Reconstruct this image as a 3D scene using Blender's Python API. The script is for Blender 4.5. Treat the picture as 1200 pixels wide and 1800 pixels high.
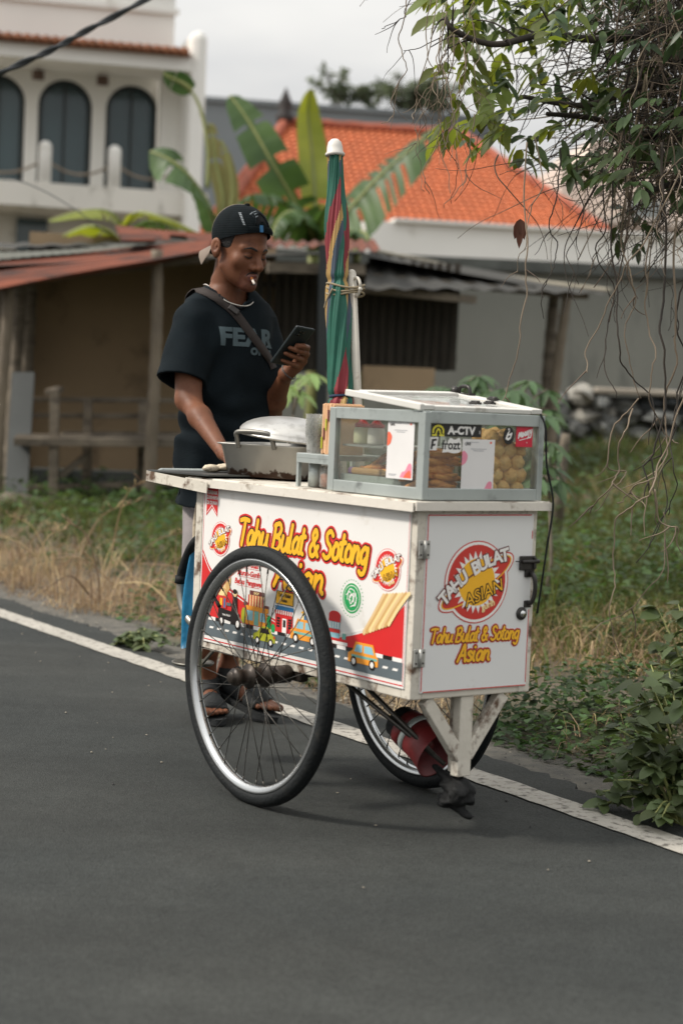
import bpy, bmesh, math, random
import numpy as np
from mathutils import Vector, Matrix
from mathutils.bvhtree import BVHTree
random.seed(7); RNG = np.random.default_rng(11)
SC = bpy.context.scene
for _o in list(bpy.data.objects): bpy.data.objects.remove(_o)
COL = SC.collection
R_ = math.radians

# ------------------------------------------------------------------ camera
FPX, CAMH, PITCH, ROLL = 3254.0, 1.067, .06, .043
_cp, _sp, _cr, _sr = math.cos(PITCH), math.sin(PITCH), math.cos(ROLL), math.sin(ROLL)
c_fwd = Vector((0, _cp, -_sp)); _u = Vector((0, _sp, _cp)); _r = Vector((1, 0, 0))
c_right = _cr*_r + _sr*_u; c_up = -_sr*_r + _cr*_u
cam = bpy.data.cameras.new('camera'); cam_o = bpy.data.objects.new('camera', cam); COL.objects.link(cam_o)
cam_o.matrix_world = Matrix(((c_right.x, c_up.x, -c_fwd.x, 0), (c_right.y, c_up.y, -c_fwd.y, 0), (c_right.z, c_up.z, -c_fwd.z, CAMH), (0, 0, 0, 1)))
cam.sensor_fit = 'VERTICAL'; cam.sensor_height = 36; cam.lens = FPX/1800*36
cam.clip_start = .05; cam.clip_end = 2000
cam.dof.use_dof = True; cam.dof.focus_distance = 5.35; cam.dof.aperture_fstop = 2.9
SC.camera = cam_o

# ------------------------------------------------------------------ light
SUN_EL, SUN_AZ = R_(44), R_(-98)          # azimuth clockwise from +Y
world = bpy.data.worlds.new("World"); SC.world = world; world.use_nodes = True
wn, wl = world.node_tree.nodes, world.node_tree.links
bg = wn['Background']; bg.inputs[1].default_value = .108
sky = wn.new('ShaderNodeTexSky'); sky.sky_type = 'NISHITA'; sky.sun_disc = False
sky.sun_elevation = SUN_EL; sky.sun_rotation = SUN_AZ; sky.air_density = 1.0; sky.dust_density = 4.0; sky.ozone_density = 1.0
hs = wn.new('ShaderNodeHueSaturation'); hs.inputs['Saturation'].default_value = .16
wl.new(sky.outputs[0], hs.inputs['Color'])
tc = wn.new('ShaderNodeTexCoord'); mp = wn.new('ShaderNodeMapping'); mp.inputs['Scale'].default_value = (1, 1, 3.2)
nz = wn.new('ShaderNodeTexNoise'); nz.inputs['Scale'].default_value = 2.6; nz.inputs['Detail'].default_value = 5; nz.inputs['Roughness'].default_value = .5
cr = wn.new('ShaderNodeValToRGB'); cr.color_ramp.elements[0].position = .38; cr.color_ramp.elements[0].color = (4.7, 4.8, 4.95, 1)
cr.color_ramp.elements[1].position = .62; cr.color_ramp.elements[1].color = (7.0, 6.9, 6.65, 1)
wl.new(tc.outputs['Generated'], mp.inputs[0]); wl.new(mp.outputs[0], nz.inputs['Vector']); wl.new(nz.outputs[0], cr.inputs[0])
mx = wn.new('ShaderNodeMix'); mx.data_type = 'RGBA'; mx.inputs[0].default_value = .85     # thin high overcast over the sky
wl.new(hs.outputs[0], mx.inputs[6]); wl.new(cr.outputs[0], mx.inputs[7]); 
sz = wn.new('ShaderNodeSeparateXYZ'); wl.new(tc.outputs['Generated'], sz.inputs[0])     # an overcast sky is brighter overhead than at the horizon
zr = wn.new('ShaderNodeMapRange'); zr.inputs[1].default_value = .12; zr.inputs[2].default_value = .95; zr.inputs[3].default_value = 1.0; zr.inputs[4].default_value = 2.1; wl.new(sz.outputs[2], zr.inputs[0])
vm = wn.new('ShaderNodeVectorMath'); vm.operation = 'SCALE'; wl.new(mx.outputs[2], vm.inputs[0]); wl.new(zr.outputs[0], vm.inputs['Scale']); wl.new(vm.outputs[0], bg.inputs[0])
sun = bpy.data.lights.new('sun', 'SUN'); sun.energy = 3.0; sun.angle = R_(8); sun.color = (1, .93, .84)
sun_o = bpy.data.objects.new('sun', sun); COL.objects.link(sun_o)
sd = Vector((math.sin(SUN_AZ)*math.cos(SUN_EL), math.cos(SUN_AZ)*math.cos(SUN_EL), math.sin(SUN_EL)))
sun_o.rotation_euler = sd.to_track_quat('Z', 'Y').to_euler(); sun_o.location = (0, 0, 20)
SC.view_settings.view_transform = 'Standard'; SC.view_settings.look = 'None'; SC.view_settings.exposure = .27; SC.view_settings.gamma = 1
SC.cycles.use_denoising = True; SC.cycles.max_bounces = 8; SC.cycles.transparent_max_bounces = 24
SC.cycles.sample_clamp_indirect = 6; SC.cycles.caustics_reflective = False; SC.cycles.caustics_refractive = False
SC.render.film_transparent = False
# ------------------------------------------------------------------ helpers
def at(x, y, Y):
    """world point that photo pixel (x, y) shows at depth Y"""
    d = c_fwd*FPX + c_right*(x-600) - c_up*(y-900)
    t = Y/d.y
    return Vector((0, 0, CAMH)) + t*d
def lin(h):
    h = h.lstrip('#'); v = [int(h[i:i+2], 16)/255 for i in (0, 2, 4)]
    return tuple(x/12.92 if x <= .04045 else ((x+.055)/1.055)**2.4 for x in v)
def mat(name, col, rough=.6, metal=0., var=.12, scale=6., bump=0., bscale=60., col2=None, spec=.5, dirt=None, dirt_amt=.0, dirt_scale=5., island=0., transl=0., detail=5., stretch=None):
    m = bpy.data.materials.new(name); m.use_nodes = True
    n, l = m.node_tree.nodes, m.node_tree.links
    b = n['Principled BSDF']
    if isinstance(col, str): col = lin(col)
    if isinstance(col2, str): col2 = lin(col2)
    if isinstance(dirt, str): dirt = lin(dirt)
    b.inputs['Metallic'].default_value = metal; b.inputs['Roughness'].default_value = rough
    b.inputs['Specular IOR Level'].default_value = spec
    t = n.new('ShaderNodeTexCoord'); vec = t.outputs['Object']
    if stretch:
        mp = n.new('ShaderNodeMapping'); mp.inputs['Scale'].default_value = stretch; l.new(vec, mp.inputs[0]); vec = mp.outputs[0]
    z = n.new('ShaderNodeTexNoise'); z.inputs['Scale'].default_value = scale; z.inputs['Detail'].default_value = detail; l.new(vec, z.inputs['Vector'])
    a = col2 if col2 else tuple(min(1, c*(1+var)) for c in col); c0 = col if col2 else tuple(c*(1-var) for c in col)
    r = n.new('ShaderNodeValToRGB'); r.color_ramp.elements[0].position = .32; r.color_ramp.elements[1].position = .68
    r.color_ramp.elements[0].color = (*c0, 1); r.color_ramp.elements[1].color = (*a, 1)
    l.new(z.outputs[0], r.inputs[0]); out = r.outputs[0]
    if island > 0:
        g = n.new('ShaderNodeNewGeometry'); h = n.new('ShaderNodeHueSaturation')
        ma = n.new('ShaderNodeMapRange'); ma.inputs[3].default_value = 1-island; ma.inputs[4].default_value = 1+island
        mh = n.new('ShaderNodeMapRange'); mh.inputs[3].default_value = .5-.05*island; mh.inputs[4].default_value = .5+.03*island
        l.new(g.outputs['Random Per Island'], ma.inputs[0]); l.new(g.outputs['Random Per Island'], mh.inputs[0])
        l.new(ma.outputs[0], h.inputs['Value']); l.new(mh.outputs[0], h.inputs['Hue']); l.new(out, h.inputs['Color']); out = h.outputs[0]
    if dirt:
        z2 = n.new('ShaderNodeTexNoise'); z2.inputs['Scale'].default_value = dirt_scale; z2.inputs['Detail'].default_value = 8; z2.inputs['Roughness'].default_value = .65; l.new(vec, z2.inputs['Vector'])
        r2 = n.new('ShaderNodeValToRGB'); r2.color_ramp.elements[0].position = .66-dirt_amt*.3; r2.color_ramp.elements[1].position = .80-dirt_amt*.3
        r2.color_ramp.elements[0].color = (0, 0, 0, 1); r2.color_ramp.elements[1].color = (1, 1, 1, 1); l.new(z2.outputs[0], r2.inputs[0])
        mx = n.new('ShaderNodeMix'); mx.data_type = 'RGBA'; l.new(r2.outputs[0], mx.inputs[0]); l.new(out, mx.inputs[6]); mx.inputs[7].default_value = (*dirt, 1); out = mx.outputs[2]
    l.new(out, b.inputs['Base Color'])
    if bump:
        z3 = n.new('ShaderNodeTexNoise'); z3.inputs['Scale'].default_value = bscale; z3.inputs['Detail'].default_value = 4; l.new(vec, z3.inputs['Vector'])
        bp = n.new('ShaderNodeBump'); bp.inputs['Strength'].default_value = bump; bp.inputs['Distance'].default_value = .01; l.new(z3.outputs[0], bp.inputs['Height']); l.new(bp.outputs[0], b.inputs['Normal'])
    if transl:
        tr = n.new('ShaderNodeBsdfTranslucent'); ms = n.new('ShaderNodeMixShader'); ms.inputs[0].default_value = transl
        hu = n.new('ShaderNodeHueSaturation'); hu.inputs['Value'].default_value = 1.5; hu.inputs['Saturation'].default_value = 1.1; hu.inputs['Hue'].default_value = .48
        l.new(out, hu.inputs['Color']); l.new(hu.outputs[0], tr.inputs[0]); l.new(b.outputs[0], ms.inputs[1]); l.new(tr.outputs[0], ms.inputs[2])
        l.new(ms.outputs[0], n['Material Output'].inputs[0])
    return m
def glass(name, tint='#ffffff', rough=.02, fac=.12, dirt=.06, refl=1.0):
    """thin pane: mostly see-through, a Fresnel reflection and a film of dust"""
    m = bpy.data.materials.new(name); m.use_nodes = True; n, l = m.node_tree.nodes, m.node_tree.links; n.remove(n['Principled BSDF'])
    tr = n.new('ShaderNodeBsdfTransparent'); tr.inputs[0].default_value = (*lin(tint), 1)
    gl = n.new('ShaderNodeBsdfGlossy'); gl.inputs['Roughness'].default_value = rough
    fw = n.new('ShaderNodeLayerWeight'); fw.inputs[0].default_value = .5; pw_ = n.new('ShaderNodeMath'); pw_.operation = 'POWER'; pw_.inputs[1].default_value = 5; l.new(fw.outputs['Facing'], pw_.inputs[0])
    fr = n.new('ShaderNodeMath'); fr.operation = 'MULTIPLY_ADD'; fr.inputs[1].default_value = .7; fr.inputs[2].default_value = .025; l.new(pw_.outputs[0], fr.inputs[0])
    m1 = n.new('ShaderNodeMixShader'); l.new(fr.outputs[0], m1.inputs[0]); l.new(tr.outputs[0], m1.inputs[1]); l.new(gl.outputs[0], m1.inputs[2])
    di = n.new('ShaderNodeBsdfDiffuse'); di.inputs[0].default_value = (.7, .7, .68, 1)
    z = n.new('ShaderNodeTexNoise'); z.inputs['Scale'].default_value = 9; z.inputs['Detail'].default_value = 6
    mm = n.new('ShaderNodeMath'); mm.operation = 'MULTIPLY'; mm.inputs[1].default_value = dirt*2; l.new(z.outputs[0], mm.inputs[0])
    m2 = n.new('ShaderNodeMixShader'); l.new(mm.outputs[0], m2.inputs[0]); l.new(m1.outputs[0], m2.inputs[1]); l.new(di.outputs[0], m2.inputs[2])
    l.new(m2.outputs[0], n['Material Output'].inputs[0]); return m

class MB:
    def __init__(s): s.v = []; s.f = []; s.m = []; s.s = []
    def add(s, vs, fs, mi=0, sm=False):
        o = len(s.v); s.v += [tuple(p) for p in vs]
        for f in fs: s.f.append([i+o for i in f]); s.m.append(mi); s.s.append(sm)
        return s
    def box(s, c, d, rot=None, mi=0, bev=0.):
        """c centre, d full sizes; bev chamfers every edge"""
        hx, hy, hz = d[0]/2, d[1]/2, d[2]/2; b = min(bev, hx*.9, hy*.9, hz*.9)
        M = rot.to_3x3() if isinstance(rot, (Matrix,)) else (Matrix.Rotation(rot, 3, 'Z') if rot else None)
        if b <= 0:
            vs = [Vector((x*hx, y*hy, z*hz)) for x in (-1, 1) for y in (-1, 1) for z in (-1, 1)]
            fs = [(0, 1, 3, 2), (4, 6, 7, 5), (0, 4, 5, 1), (2, 3, 7, 6), (0, 2, 6, 4), (1, 5, 7, 3)]
        else:
            bm = bmesh.new(); bmesh.ops.create_cube(bm, size=1)
            for v in bm.verts: v.co = Vector((v.co.x*2*hx, v.co.y*2*hy, v.co.z*2*hz))
            bmesh.ops.bevel(bm, geom=bm.edges[:], offset=b, segments=2, affect='EDGES', profile=.5)
            bm.verts.index_update(); vs = [v.co.copy() for v in bm.verts]; fs = [[v.index for v in f.verts] for f in bm.faces]; bm.free()
        c = Vector(c); vs = [(M @ v if M else v)+c for v in vs]
        return s.add(vs, fs, mi)
    def beam(s, a, b, w, h, mi=0, up=(0, 0, 1), bev=0.):
        """rectangular bar from a to b; w across, h along up"""
        a, b = Vector(a), Vector(b); d = b-a; L = d.length; x = d.normalized(); u = Vector(up)
        y = u.cross(x)
        if y.length < 1e-4: y = Vector((0, 1, 0)).cross(x)
        if y.length < 1e-4: y = Vector((1, 0, 0)).cross(x)
        y.normalize(); z = x.cross(y)
        M = Matrix((x, y, z)).transposed()
        return s.box((a+b)/2, (L, w, h), M, mi, bev)
    def tube(s, pts, r, n=10, mi=0, cap=True, sm=True, closed=False):
        pts = [Vector(p) for p in pts]; k = len(pts); rr = r if hasattr(r, '__len__') else [r]*k
        T = []
        for i in range(k):
            if closed: t = pts[(i+1) % k]-pts[i-1]
            else: t = pts[min(i+1, k-1)]-pts[max(i-1, 0)]
            T.append(t.normalized() if t.length > 1e-9 else Vector((0, 0, 1)))
        u = Vector((0, 0, 1)) if abs(T[0].z) < .9 else Vector((1, 0, 0))
        a = (u-T[0]*u.dot(T[0])).normalized(); vs = []
        for i in range(k):
            a = (a-T[i]*a.dot(T[i])); a = a.normalized() if a.length > 1e-6 else T[i].orthogonal().normalized()
            b = T[i].cross(a)
            for j in range(n):
                th = 2*math.pi*j/n; vs.append(pts[i]+rr[i]*(a*math.cos(th)+b*math.sin(th)))
        fs = [(i*n+j, i*n+(j+1) % n, (i+1)*n+(j+1) % n, (i+1)*n+j) for i in range(k-1) for j in range(n)]
        if closed: fs += [((k-1)*n+j, (k-1)*n+(j+1) % n, (j+1) % n, j) for j in range(n)]
        elif cap: fs += [tuple(range(n-1, -1, -1)), tuple((k-1)*n+j for j in range(n))]
        return s.add(vs, fs, mi, sm)
    def lathe(s, prof, org=(0, 0, 0), axis=(0, 0, 1), n=24, mi=0, sm=True, closed=False, cap=True):
        """prof: (radius, height) along axis"""
        ax = Vector(axis).normalized(); a = ax.orthogonal().normalized(); b = ax.cross(a); o = Vector(org); vs = []
        for (r, h) in prof:
            for j in range(n):
                th = 2*math.pi*j/n; vs.append(o+ax*h+r*(a*math.cos(th)+b*math.sin(th)))
        k = len(prof)
        fs = [(i*n+j, i*n+(j+1) % n, (i+1)*n+(j+1) % n, (i+1)*n+j) for i in range(k-1) for j in range(n)]
        if closed: fs += [((k-1)*n+j, (k-1)*n+(j+1) % n, (j+1) % n, j) for j in range(n)]
        elif cap:
            if prof[0][0] > 1e-6: fs.append(tuple(range(n-1, -1, -1)))
            if prof[-1][0] > 1e-6: fs.append(tuple((k-1)*n+j for j in range(n)))
        return s.add(vs, fs, mi, sm)
    def ball(s, c, r, n=16, m=10, mi=0, rot=None, sm=True, noise=0.):
        rx, ry, rz = r if hasattr(r, '__len__') else (r, r, r); c = Vector(c); vs = []; fs = []
        for i in range(m+1):
            ph = math.pi*i/m
            for j in range(n):
                th = 2*math.pi*j/n; k = 1+noise*math.sin(3*th+5*ph+c.x*90)*math.sin(ph)+noise*.6*math.sin(7*th-4*ph+c.y*70)*math.sin(ph)
                p = Vector((rx*math.sin(ph)*math.cos(th), ry*math.sin(ph)*math.sin(th), rz*math.cos(ph)))*k
                vs.append((rot @ p if rot else p)+c)
        fs = [(i*n+j, (i+1)*n+j, (i+1)*n+(j+1) % n, i*n+(j+1) % n) for i in range(m) for j in range(n)]
        return s.add(vs, fs, mi, sm)
    def prism(s, poly, org, ax, ay, d, mi=0):
        """flat outline (x, y) in the plane org+x*ax+y*ay, thickened by d along ax x ay"""
        ax, ay, o = Vector(ax), Vector(ay), Vector(org); nn = ax.cross(ay).normalized()*d; k = len(poly)
        f = [o+ax*x+ay*y for x, y in poly]; vs = f+[p+nn for p in f]
        fs = [tuple(range(k-1, -1, -1)), tuple(range(k, 2*k))]+[(i, (i+1) % k, k+(i+1) % k, k+i) for i in range(k)]
        return s.add(vs, fs, mi)
    def flat(s, poly, org, ax, ay, mi=0):
        ax, ay, o = Vector(ax), Vector(ay), Vector(org)
        return s.add([o+ax*x+ay*y for x, y in poly], [tuple(range(len(poly)))], mi)
    def build(s, name, mats, parent=None, off=None):
        me = bpy.data.meshes.new(name); o0 = Vector(off) if off is not None else None
        me.from_pydata([tuple(Vector(p)-o0) for p in s.v] if o0 is not None else s.v, [], s.f)
        for m in (mats if isinstance(mats, (list, tuple)) else [mats]): me.materials.append(m)
        me.polygons.foreach_set('material_index', s.m); me.polygons.foreach_set('use_smooth', s.s); me.update()
        o = bpy.data.objects.new(name, me); COL.objects.link(o)
        if parent is not None: o.parent = parent
        elif o0 is not None: o.location = o0
        return o
def nmesh(name, V, F, mats, parent=None, mi=None, smooth=True):
    """mesh from numpy arrays; F is (n,4) or (n,3)"""
    me = bpy.data.meshes.new(name); V = np.ascontiguousarray(V, dtype=np.float32); F = np.ascontiguousarray(F, dtype=np.int32); k = F.shape[1]
    me.vertices.add(len(V)); me.vertices.foreach_set('co', V.ravel())
    me.loops.add(F.size); me.loops.foreach_set('vertex_index', F.ravel())
    me.polygons.add(len(F)); me.polygons.foreach_set('loop_start', np.arange(0, F.size, k, dtype=np.int32))
    for m in (mats if isinstance(mats, (list, tuple)) else [mats]): me.materials.append(m)
    if mi is not None: me.polygons.foreach_set('material_index', np.asarray(mi, dtype=np.int32))
    me.update(calc_edges=True); me.validate()
    me.polygons.foreach_set('use_smooth', np.full(len(me.polygons), smooth))
    o = bpy.data.objects.new(name, me); COL.objects.link(o)
    if parent is not None: o.parent = parent
    return o
def tag(o, label=None, cat=None, group=None, kind=None):
    if label: o['label'] = label
    if cat: o['category'] = cat
    if group: o['group'] = group
    if kind: o['kind'] = kind
    return o
def thing(name, label, cat, loc=(0, 0, 0), rotz=0, group=None):
    o = bpy.data.objects.new(name, None); COL.objects.link(o); o.location = loc; o.rotation_euler = (0, 0, rotz); o.empty_display_size = .1
    return tag(o, label, cat, group)
def copy_tree(o, parent=None):
    kids = [c for c in bpy.data.objects if c.parent == o]
    c = o.copy(); COL.objects.link(c)
    if parent is not None: c.parent = parent
    for k in kids: copy_tree(k, c)
    return c
def catmull(P, n=8, closed=False):
    P = [Vector(p) for p in P]; out = []; k = len(P)
    for i in range(k if closed else k-1):
        if closed: a, b, c, d = P[i-1], P[i], P[(i+1) % k], P[(i+2) % k]
        else: a, b, c, d = P[max(i-1, 0)], P[i], P[i+1], P[min(i+2, k-1)]
        for j in range(n):
            t = j/n; out.append(.5*((2*b)+(c-a)*t+(2*a-5*b+4*c-d)*t*t+(3*b-a-3*c+d)*t**3))
    if not closed: out.append(P[-1])
    return out
def text2d(s, size=1., off=0., shear=0., spacing=1.):
    """glyph outlines of the built-in font as (verts2d, faces); centred on x, baseline y=0"""
    cu = bpy.data.curves.new('t', 'FONT'); cu.body = s; cu.size = size; cu.offset = off; cu.shear = shear; cu.align_x = 'CENTER'; cu.space_character = spacing; cu.resolution_u = 4
    o = bpy.data.objects.new('t', cu); COL.objects.link(o); dg = bpy.context.evaluated_depsgraph_get(); e = o.evaluated_get(dg); me = e.to_mesh()
    vs = [(v.co.x, v.co.y) for v in me.vertices]; fs = [tuple(p.vertices) for p in me.polygons]
    e.to_mesh_clear(); bpy.data.objects.remove(o); bpy.data.curves.remove(cu); return vs, fs
def add_text(mb, s, size, org, ax, ay, mi, off=0., shear=0., spacing=1., ang=0., bend=0., sx=1.):
    vs, fs = text2d(s, size, off, shear, spacing); ax, ay, o = Vector(ax), Vector(ay), Vector(org); ca, sa = math.cos(ang), math.sin(ang); P = []
    for x, y in vs:
        x *= sx
        if bend: y = y - bend*x*x
        P.append(o+ax*(x*ca-y*sa)+ay*(x*sa+y*ca))
    n = ax.cross(ay)
    if fs:
        a, b, c = P[fs[0][0]], P[fs[0][1]], P[fs[0][2]]
        if (b-a).cross(c-a).dot(n) < 0: fs = [f[::-1] for f in fs]
    mb.add(P, fs, mi)
# brush lettering: stroke glyphs on an em grid
GL = {'T': (.6, [[(0, .93), (.3, .99), (.64, .95)], [(.36, .96), (.3, .5), (.22, .03)]]),
 'a': (.55, [[(.47, .48), (.3, .58), (.1, .38), (.1, .12), (.24, .03), (.4, .2), (.49, .54), (.44, .15), (.56, .04)]]),
 'h': (.54, [[(.16, 1.0), (.11, .5), (.05, .03)], [(.09, .3), (.28, .56), (.42, .46), (.4, .14), (.5, .03)]]),
 'u': (.54, [[(.1, .56), (.06, .18), (.2, .03), (.38, .2), (.47, .56), (.43, .14), (.54, .04)]]),
 'B': (.64, [[(.14, .96), (.1, .5), (.03, .03)], [(.06, .9), (.4, 1.0), (.56, .8), (.4, .58), (.18, .52), (.46, .46), (.56, .24), (.36, .03), (.05, .04)]]),
 'l': (.26, [[(.17, 1.0), (.1, .5), (.08, .12), (.2, .03)]]),
 't': (.36, [[(.22, .9), (.15, .4), (.14, .1), (.28, .03)], [(.02, .6), (.36, .66)]]),
 '&': (.68, [[(.62, .04), (.32, .45), (.18, .75), (.34, .95), (.47, .76), (.3, .55), (.08, .3), (.14, .06), (.36, .05), (.6, .38)]]),
 'S': (.58, [[(.54, .84), (.36, .98), (.14, .84), (.22, .6), (.45, .42), (.44, .14), (.22, .02), (.02, .12)]]),
 'o': (.5, [[(.27, .58), (.1, .4), (.09, .12), (.25, .03), (.42, .16), (.43, .42), (.27, .58), (.2, .56)]]),
 'n': (.52, [[(.1, .57), (.09, .3), (.05, .03)], [(.08, .3), (.27, .56), (.41, .46), (.39, .14), (.48, .04)]]),
 'g': (.54, [[(.46, .48), (.3, .58), (.11, .4), (.11, .14), (.25, .05), (.4, .2)], [(.49, .56), (.45, .0), (.37, -.27), (.2, -.34), (.05, -.25)]]),
 'A': (.64, [[(.02, .02), (.25, .55), (.42, .99), (.5, .5), (.57, .02)], [(.14, .35), (.54, .37)]]),
 's': (.44, [[(.41, .48), (.27, .58), (.12, .46), (.3, .3), (.38, .12), (.2, .03), (.04, .1)]]),
 'i': (.26, [[(.12, .56), (.07, .2), (.17, .03)], [(.15, .8), (.16, .81)]]), ' ': (.34, [])}
def stroke(mb, pts, r, org, ax, ay, z, mi, rise=.00025):
    """round-ended ribbon along 2D points, climbing a hair so that it never folds onto itself"""
    P = [Vector((p[0], p[1])) for p in pts]; k = len(P); ax, ay, o = Vector(ax), Vector(ay), Vector(org); n = ax.cross(ay)
    L, Rr = [], []
    for i in range(k):
        t = P[min(i+1, k-1)]-P[max(i-1, 0)]; t = t.normalized() if t.length > 1e-9 else Vector((1, 0)); q = Vector((-t.y, t.x))*r; L.append(P[i]+q); Rr.append(P[i]-q)
    w = lambda p, i: o+ax*p[0]+ay*p[1]+n*(z+rise*i/max(1, k-1))
    vs = [w(L[i], i) for i in range(k)]+[w(Rr[i], i) for i in range(k)]
    mb.add(vs, [(i, k+i, k+i+1, i+1) for i in range(k-1)], mi)
    for i, dz in ((0, -.00003), (k-1, .00003)):
        mb.add([w(P[i]+Vector((math.cos(a), math.sin(a)))*r, i)+n*dz for a in [2*math.pi*j/14 for j in range(14)]], [tuple(range(14))], mi)
def brush(mb, s, em, org, ax, ay, z, layers, shear=.12, sx=.86, ang=0.):
    """layers: (radius in em, material index); centred text"""
    wd = sum(GL[c][0] for c in s)*sx*em; ca, sa = math.cos(ang), math.sin(ang)
    for li, (r, mi) in enumerate(layers):
        x = -wd/2; q = 0
        for c in s:
            w, st = GL[c]
            for ps in st:
                pp = [(p.x, p.y) for p in catmull([(a, b, 0) for a, b in ps], 6)]
                p2 = [((x+(a*sx+shear*b)*em), b*em) for a, b in pp]; p2 = [(a*ca-b*sa, a*sa+b*ca) for a, b in p2]
                stroke(mb, p2, r*em, org, ax, ay, z+li*.0006+(q % 6)*.00004, mi); q += 1
            x += w*sx*em
def circ(r, n=28, cx=0, cy=0, ry=None, a0=0): return [(cx+r*math.cos(a0+2*math.pi*i/n), cy+(ry or r)*math.sin(a0+2*math.pi*i/n)) for i in range(n)]
def rect(x0, y0, x1, y1): return [(x0, y0), (x1, y0), (x1, y1), (x0, y1)]
# vectorised foliage
def leaves(P, D, N, Ln, W, fold=.25, droop=.25, st=((0, .06), (.2, .75), (.5, 1.), (.8, .62), (1., .0))):
    """P base, D direction, N face normal, per-leaf length and width -> V, F"""
    n = len(P); D = D/np.linalg.norm(D, axis=1, keepdims=True); S = np.cross(D, N); S /= (np.linalg.norm(S, axis=1, keepdims=True)+1e-9); U = np.cross(S, D)
    k = len(st); V = np.zeros((n, k, 3, 3))
    for i, (t, w) in enumerate(st):
        m = P+D*(Ln*t)[:, None]-np.array([0, 0, 1.])*(droop*Ln*t*t)[:, None]
        h = S*(W*w*.5)[:, None]; up = U*(W*w*.5*fold)[:, None]
        V[:, i, 0] = m+h+up; V[:, i, 1] = m; V[:, i, 2] = m-h+up
    b = (np.arange(n)*k*3)[:, None]; F = []
    for i in range(k-1):
        for j in range(2): F.append(np.stack([b[:, 0]+i*3+j, b[:, 0]+i*3+j+1, b[:, 0]+(i+1)*3+j+1, b[:, 0]+(i+1)*3+j], 1))
    return V.reshape(-1, 3), np.stack(F, 1).reshape(-1, 4)
def blades(P, H, W, lean, az, curl=.6, k=4):
    """grass blades: base points, height, width, lean amount and azimuth"""
    n = len(P); V = np.zeros((n, k, 2, 3)); A = np.stack([np.cos(az), np.sin(az), np.zeros(n)], 1); fa = RNG.uniform(0, 6.28, n); S = np.stack([np.cos(fa), np.sin(fa), np.zeros(n)], 1)
    for i in range(k):
        t = i/(k-1); w = W*(1-t**1.6*.93); ang = lean*(t**(1+curl)); m = P+A*(H*t*np.sin(ang))[:, None]; m[:, 2] += H*t*np.cos(ang)
        V[:, i, 0] = m+S*(w*.5)[:, None]; V[:, i, 1] = m-S*(w*.5)[:, None]
    b = np.arange(n)*k*2; F = np.stack([np.stack([b+i*2, b+i*2+1, b+i*2+3, b+i*2+2], 1) for i in range(k-1)], 1).reshape(-1, 4)
    return V.reshape(-1, 3), F
def join(*vf):
    V, F, o = [], [], 0
    for v, f in vf: V.append(v); F.append(f+o); o += len(v)
    return np.concatenate(V), np.concatenate(F)
def rot_to(d): return Vector(d).to_track_quat('Z', 'Y').to_matrix()
# ------------------------------------------------------------------ the ground and the road
RN = Vector((.8593, .5115, 0)); RD = Vector((.5115, -.8593, 0))    # across the road (away from the camera), along it (towards the right)
def nl(n, l, z=0): return RN*n+RD*l+Vector((0, 0, z))
def sstep(a, b, x): t = np.clip((x-a)/(b-a), 0, 1); return t*t*(3-2*t)
def terrain(x, y):
    n = x*RN.x+y*RN.y
    h = -.022+.03*sstep(3.4, 4.2, n)+.62*sstep(9, 22, y)*sstep(-1.0, 3.5, x)+.05*sstep(3.6, 6, n)
    h = h+np.where(n > 3.5, .018*np.sin(x*3.1+y*1.7)*np.sin(y*2.3-x)+.012*np.sin(x*7.7)*np.sin(y*6.1), 0)*sstep(3.4, 4.5, n)
    return h
def soil_mat():
    m = mat('soil', lin('#4d4639'), .95, var=.3, scale=1.3, bump=.6, bscale=90, col2=lin('#63594a'), dirt='#3a4029', dirt_amt=.5, dirt_scale=.9); return m
xs = np.concatenate([np.linspace(-160, -12, 30), np.linspace(-11.5, 14, 180), np.linspace(15, 160, 30)]); ys = np.concatenate([np.linspace(-40, -1, 20), np.linspace(0, 30, 190), np.linspace(31, 260, 40)])
X, Y = np.meshgrid(xs, ys); Z = terrain(X, Y); V = np.stack([X.ravel(), Y.ravel(), Z.ravel()], 1); nx_, ny_ = len(xs), len(ys)
i = np.arange((ny_-1)*(nx_-1)); r0 = i//(nx_-1); c0 = i % (nx_-1); q = r0*nx_+c0
tag(nmesh('ground', V, np.stack([q, q+1, q+1+nx_, q+nx_], 1), soil_mat()), kind='structure')

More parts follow.
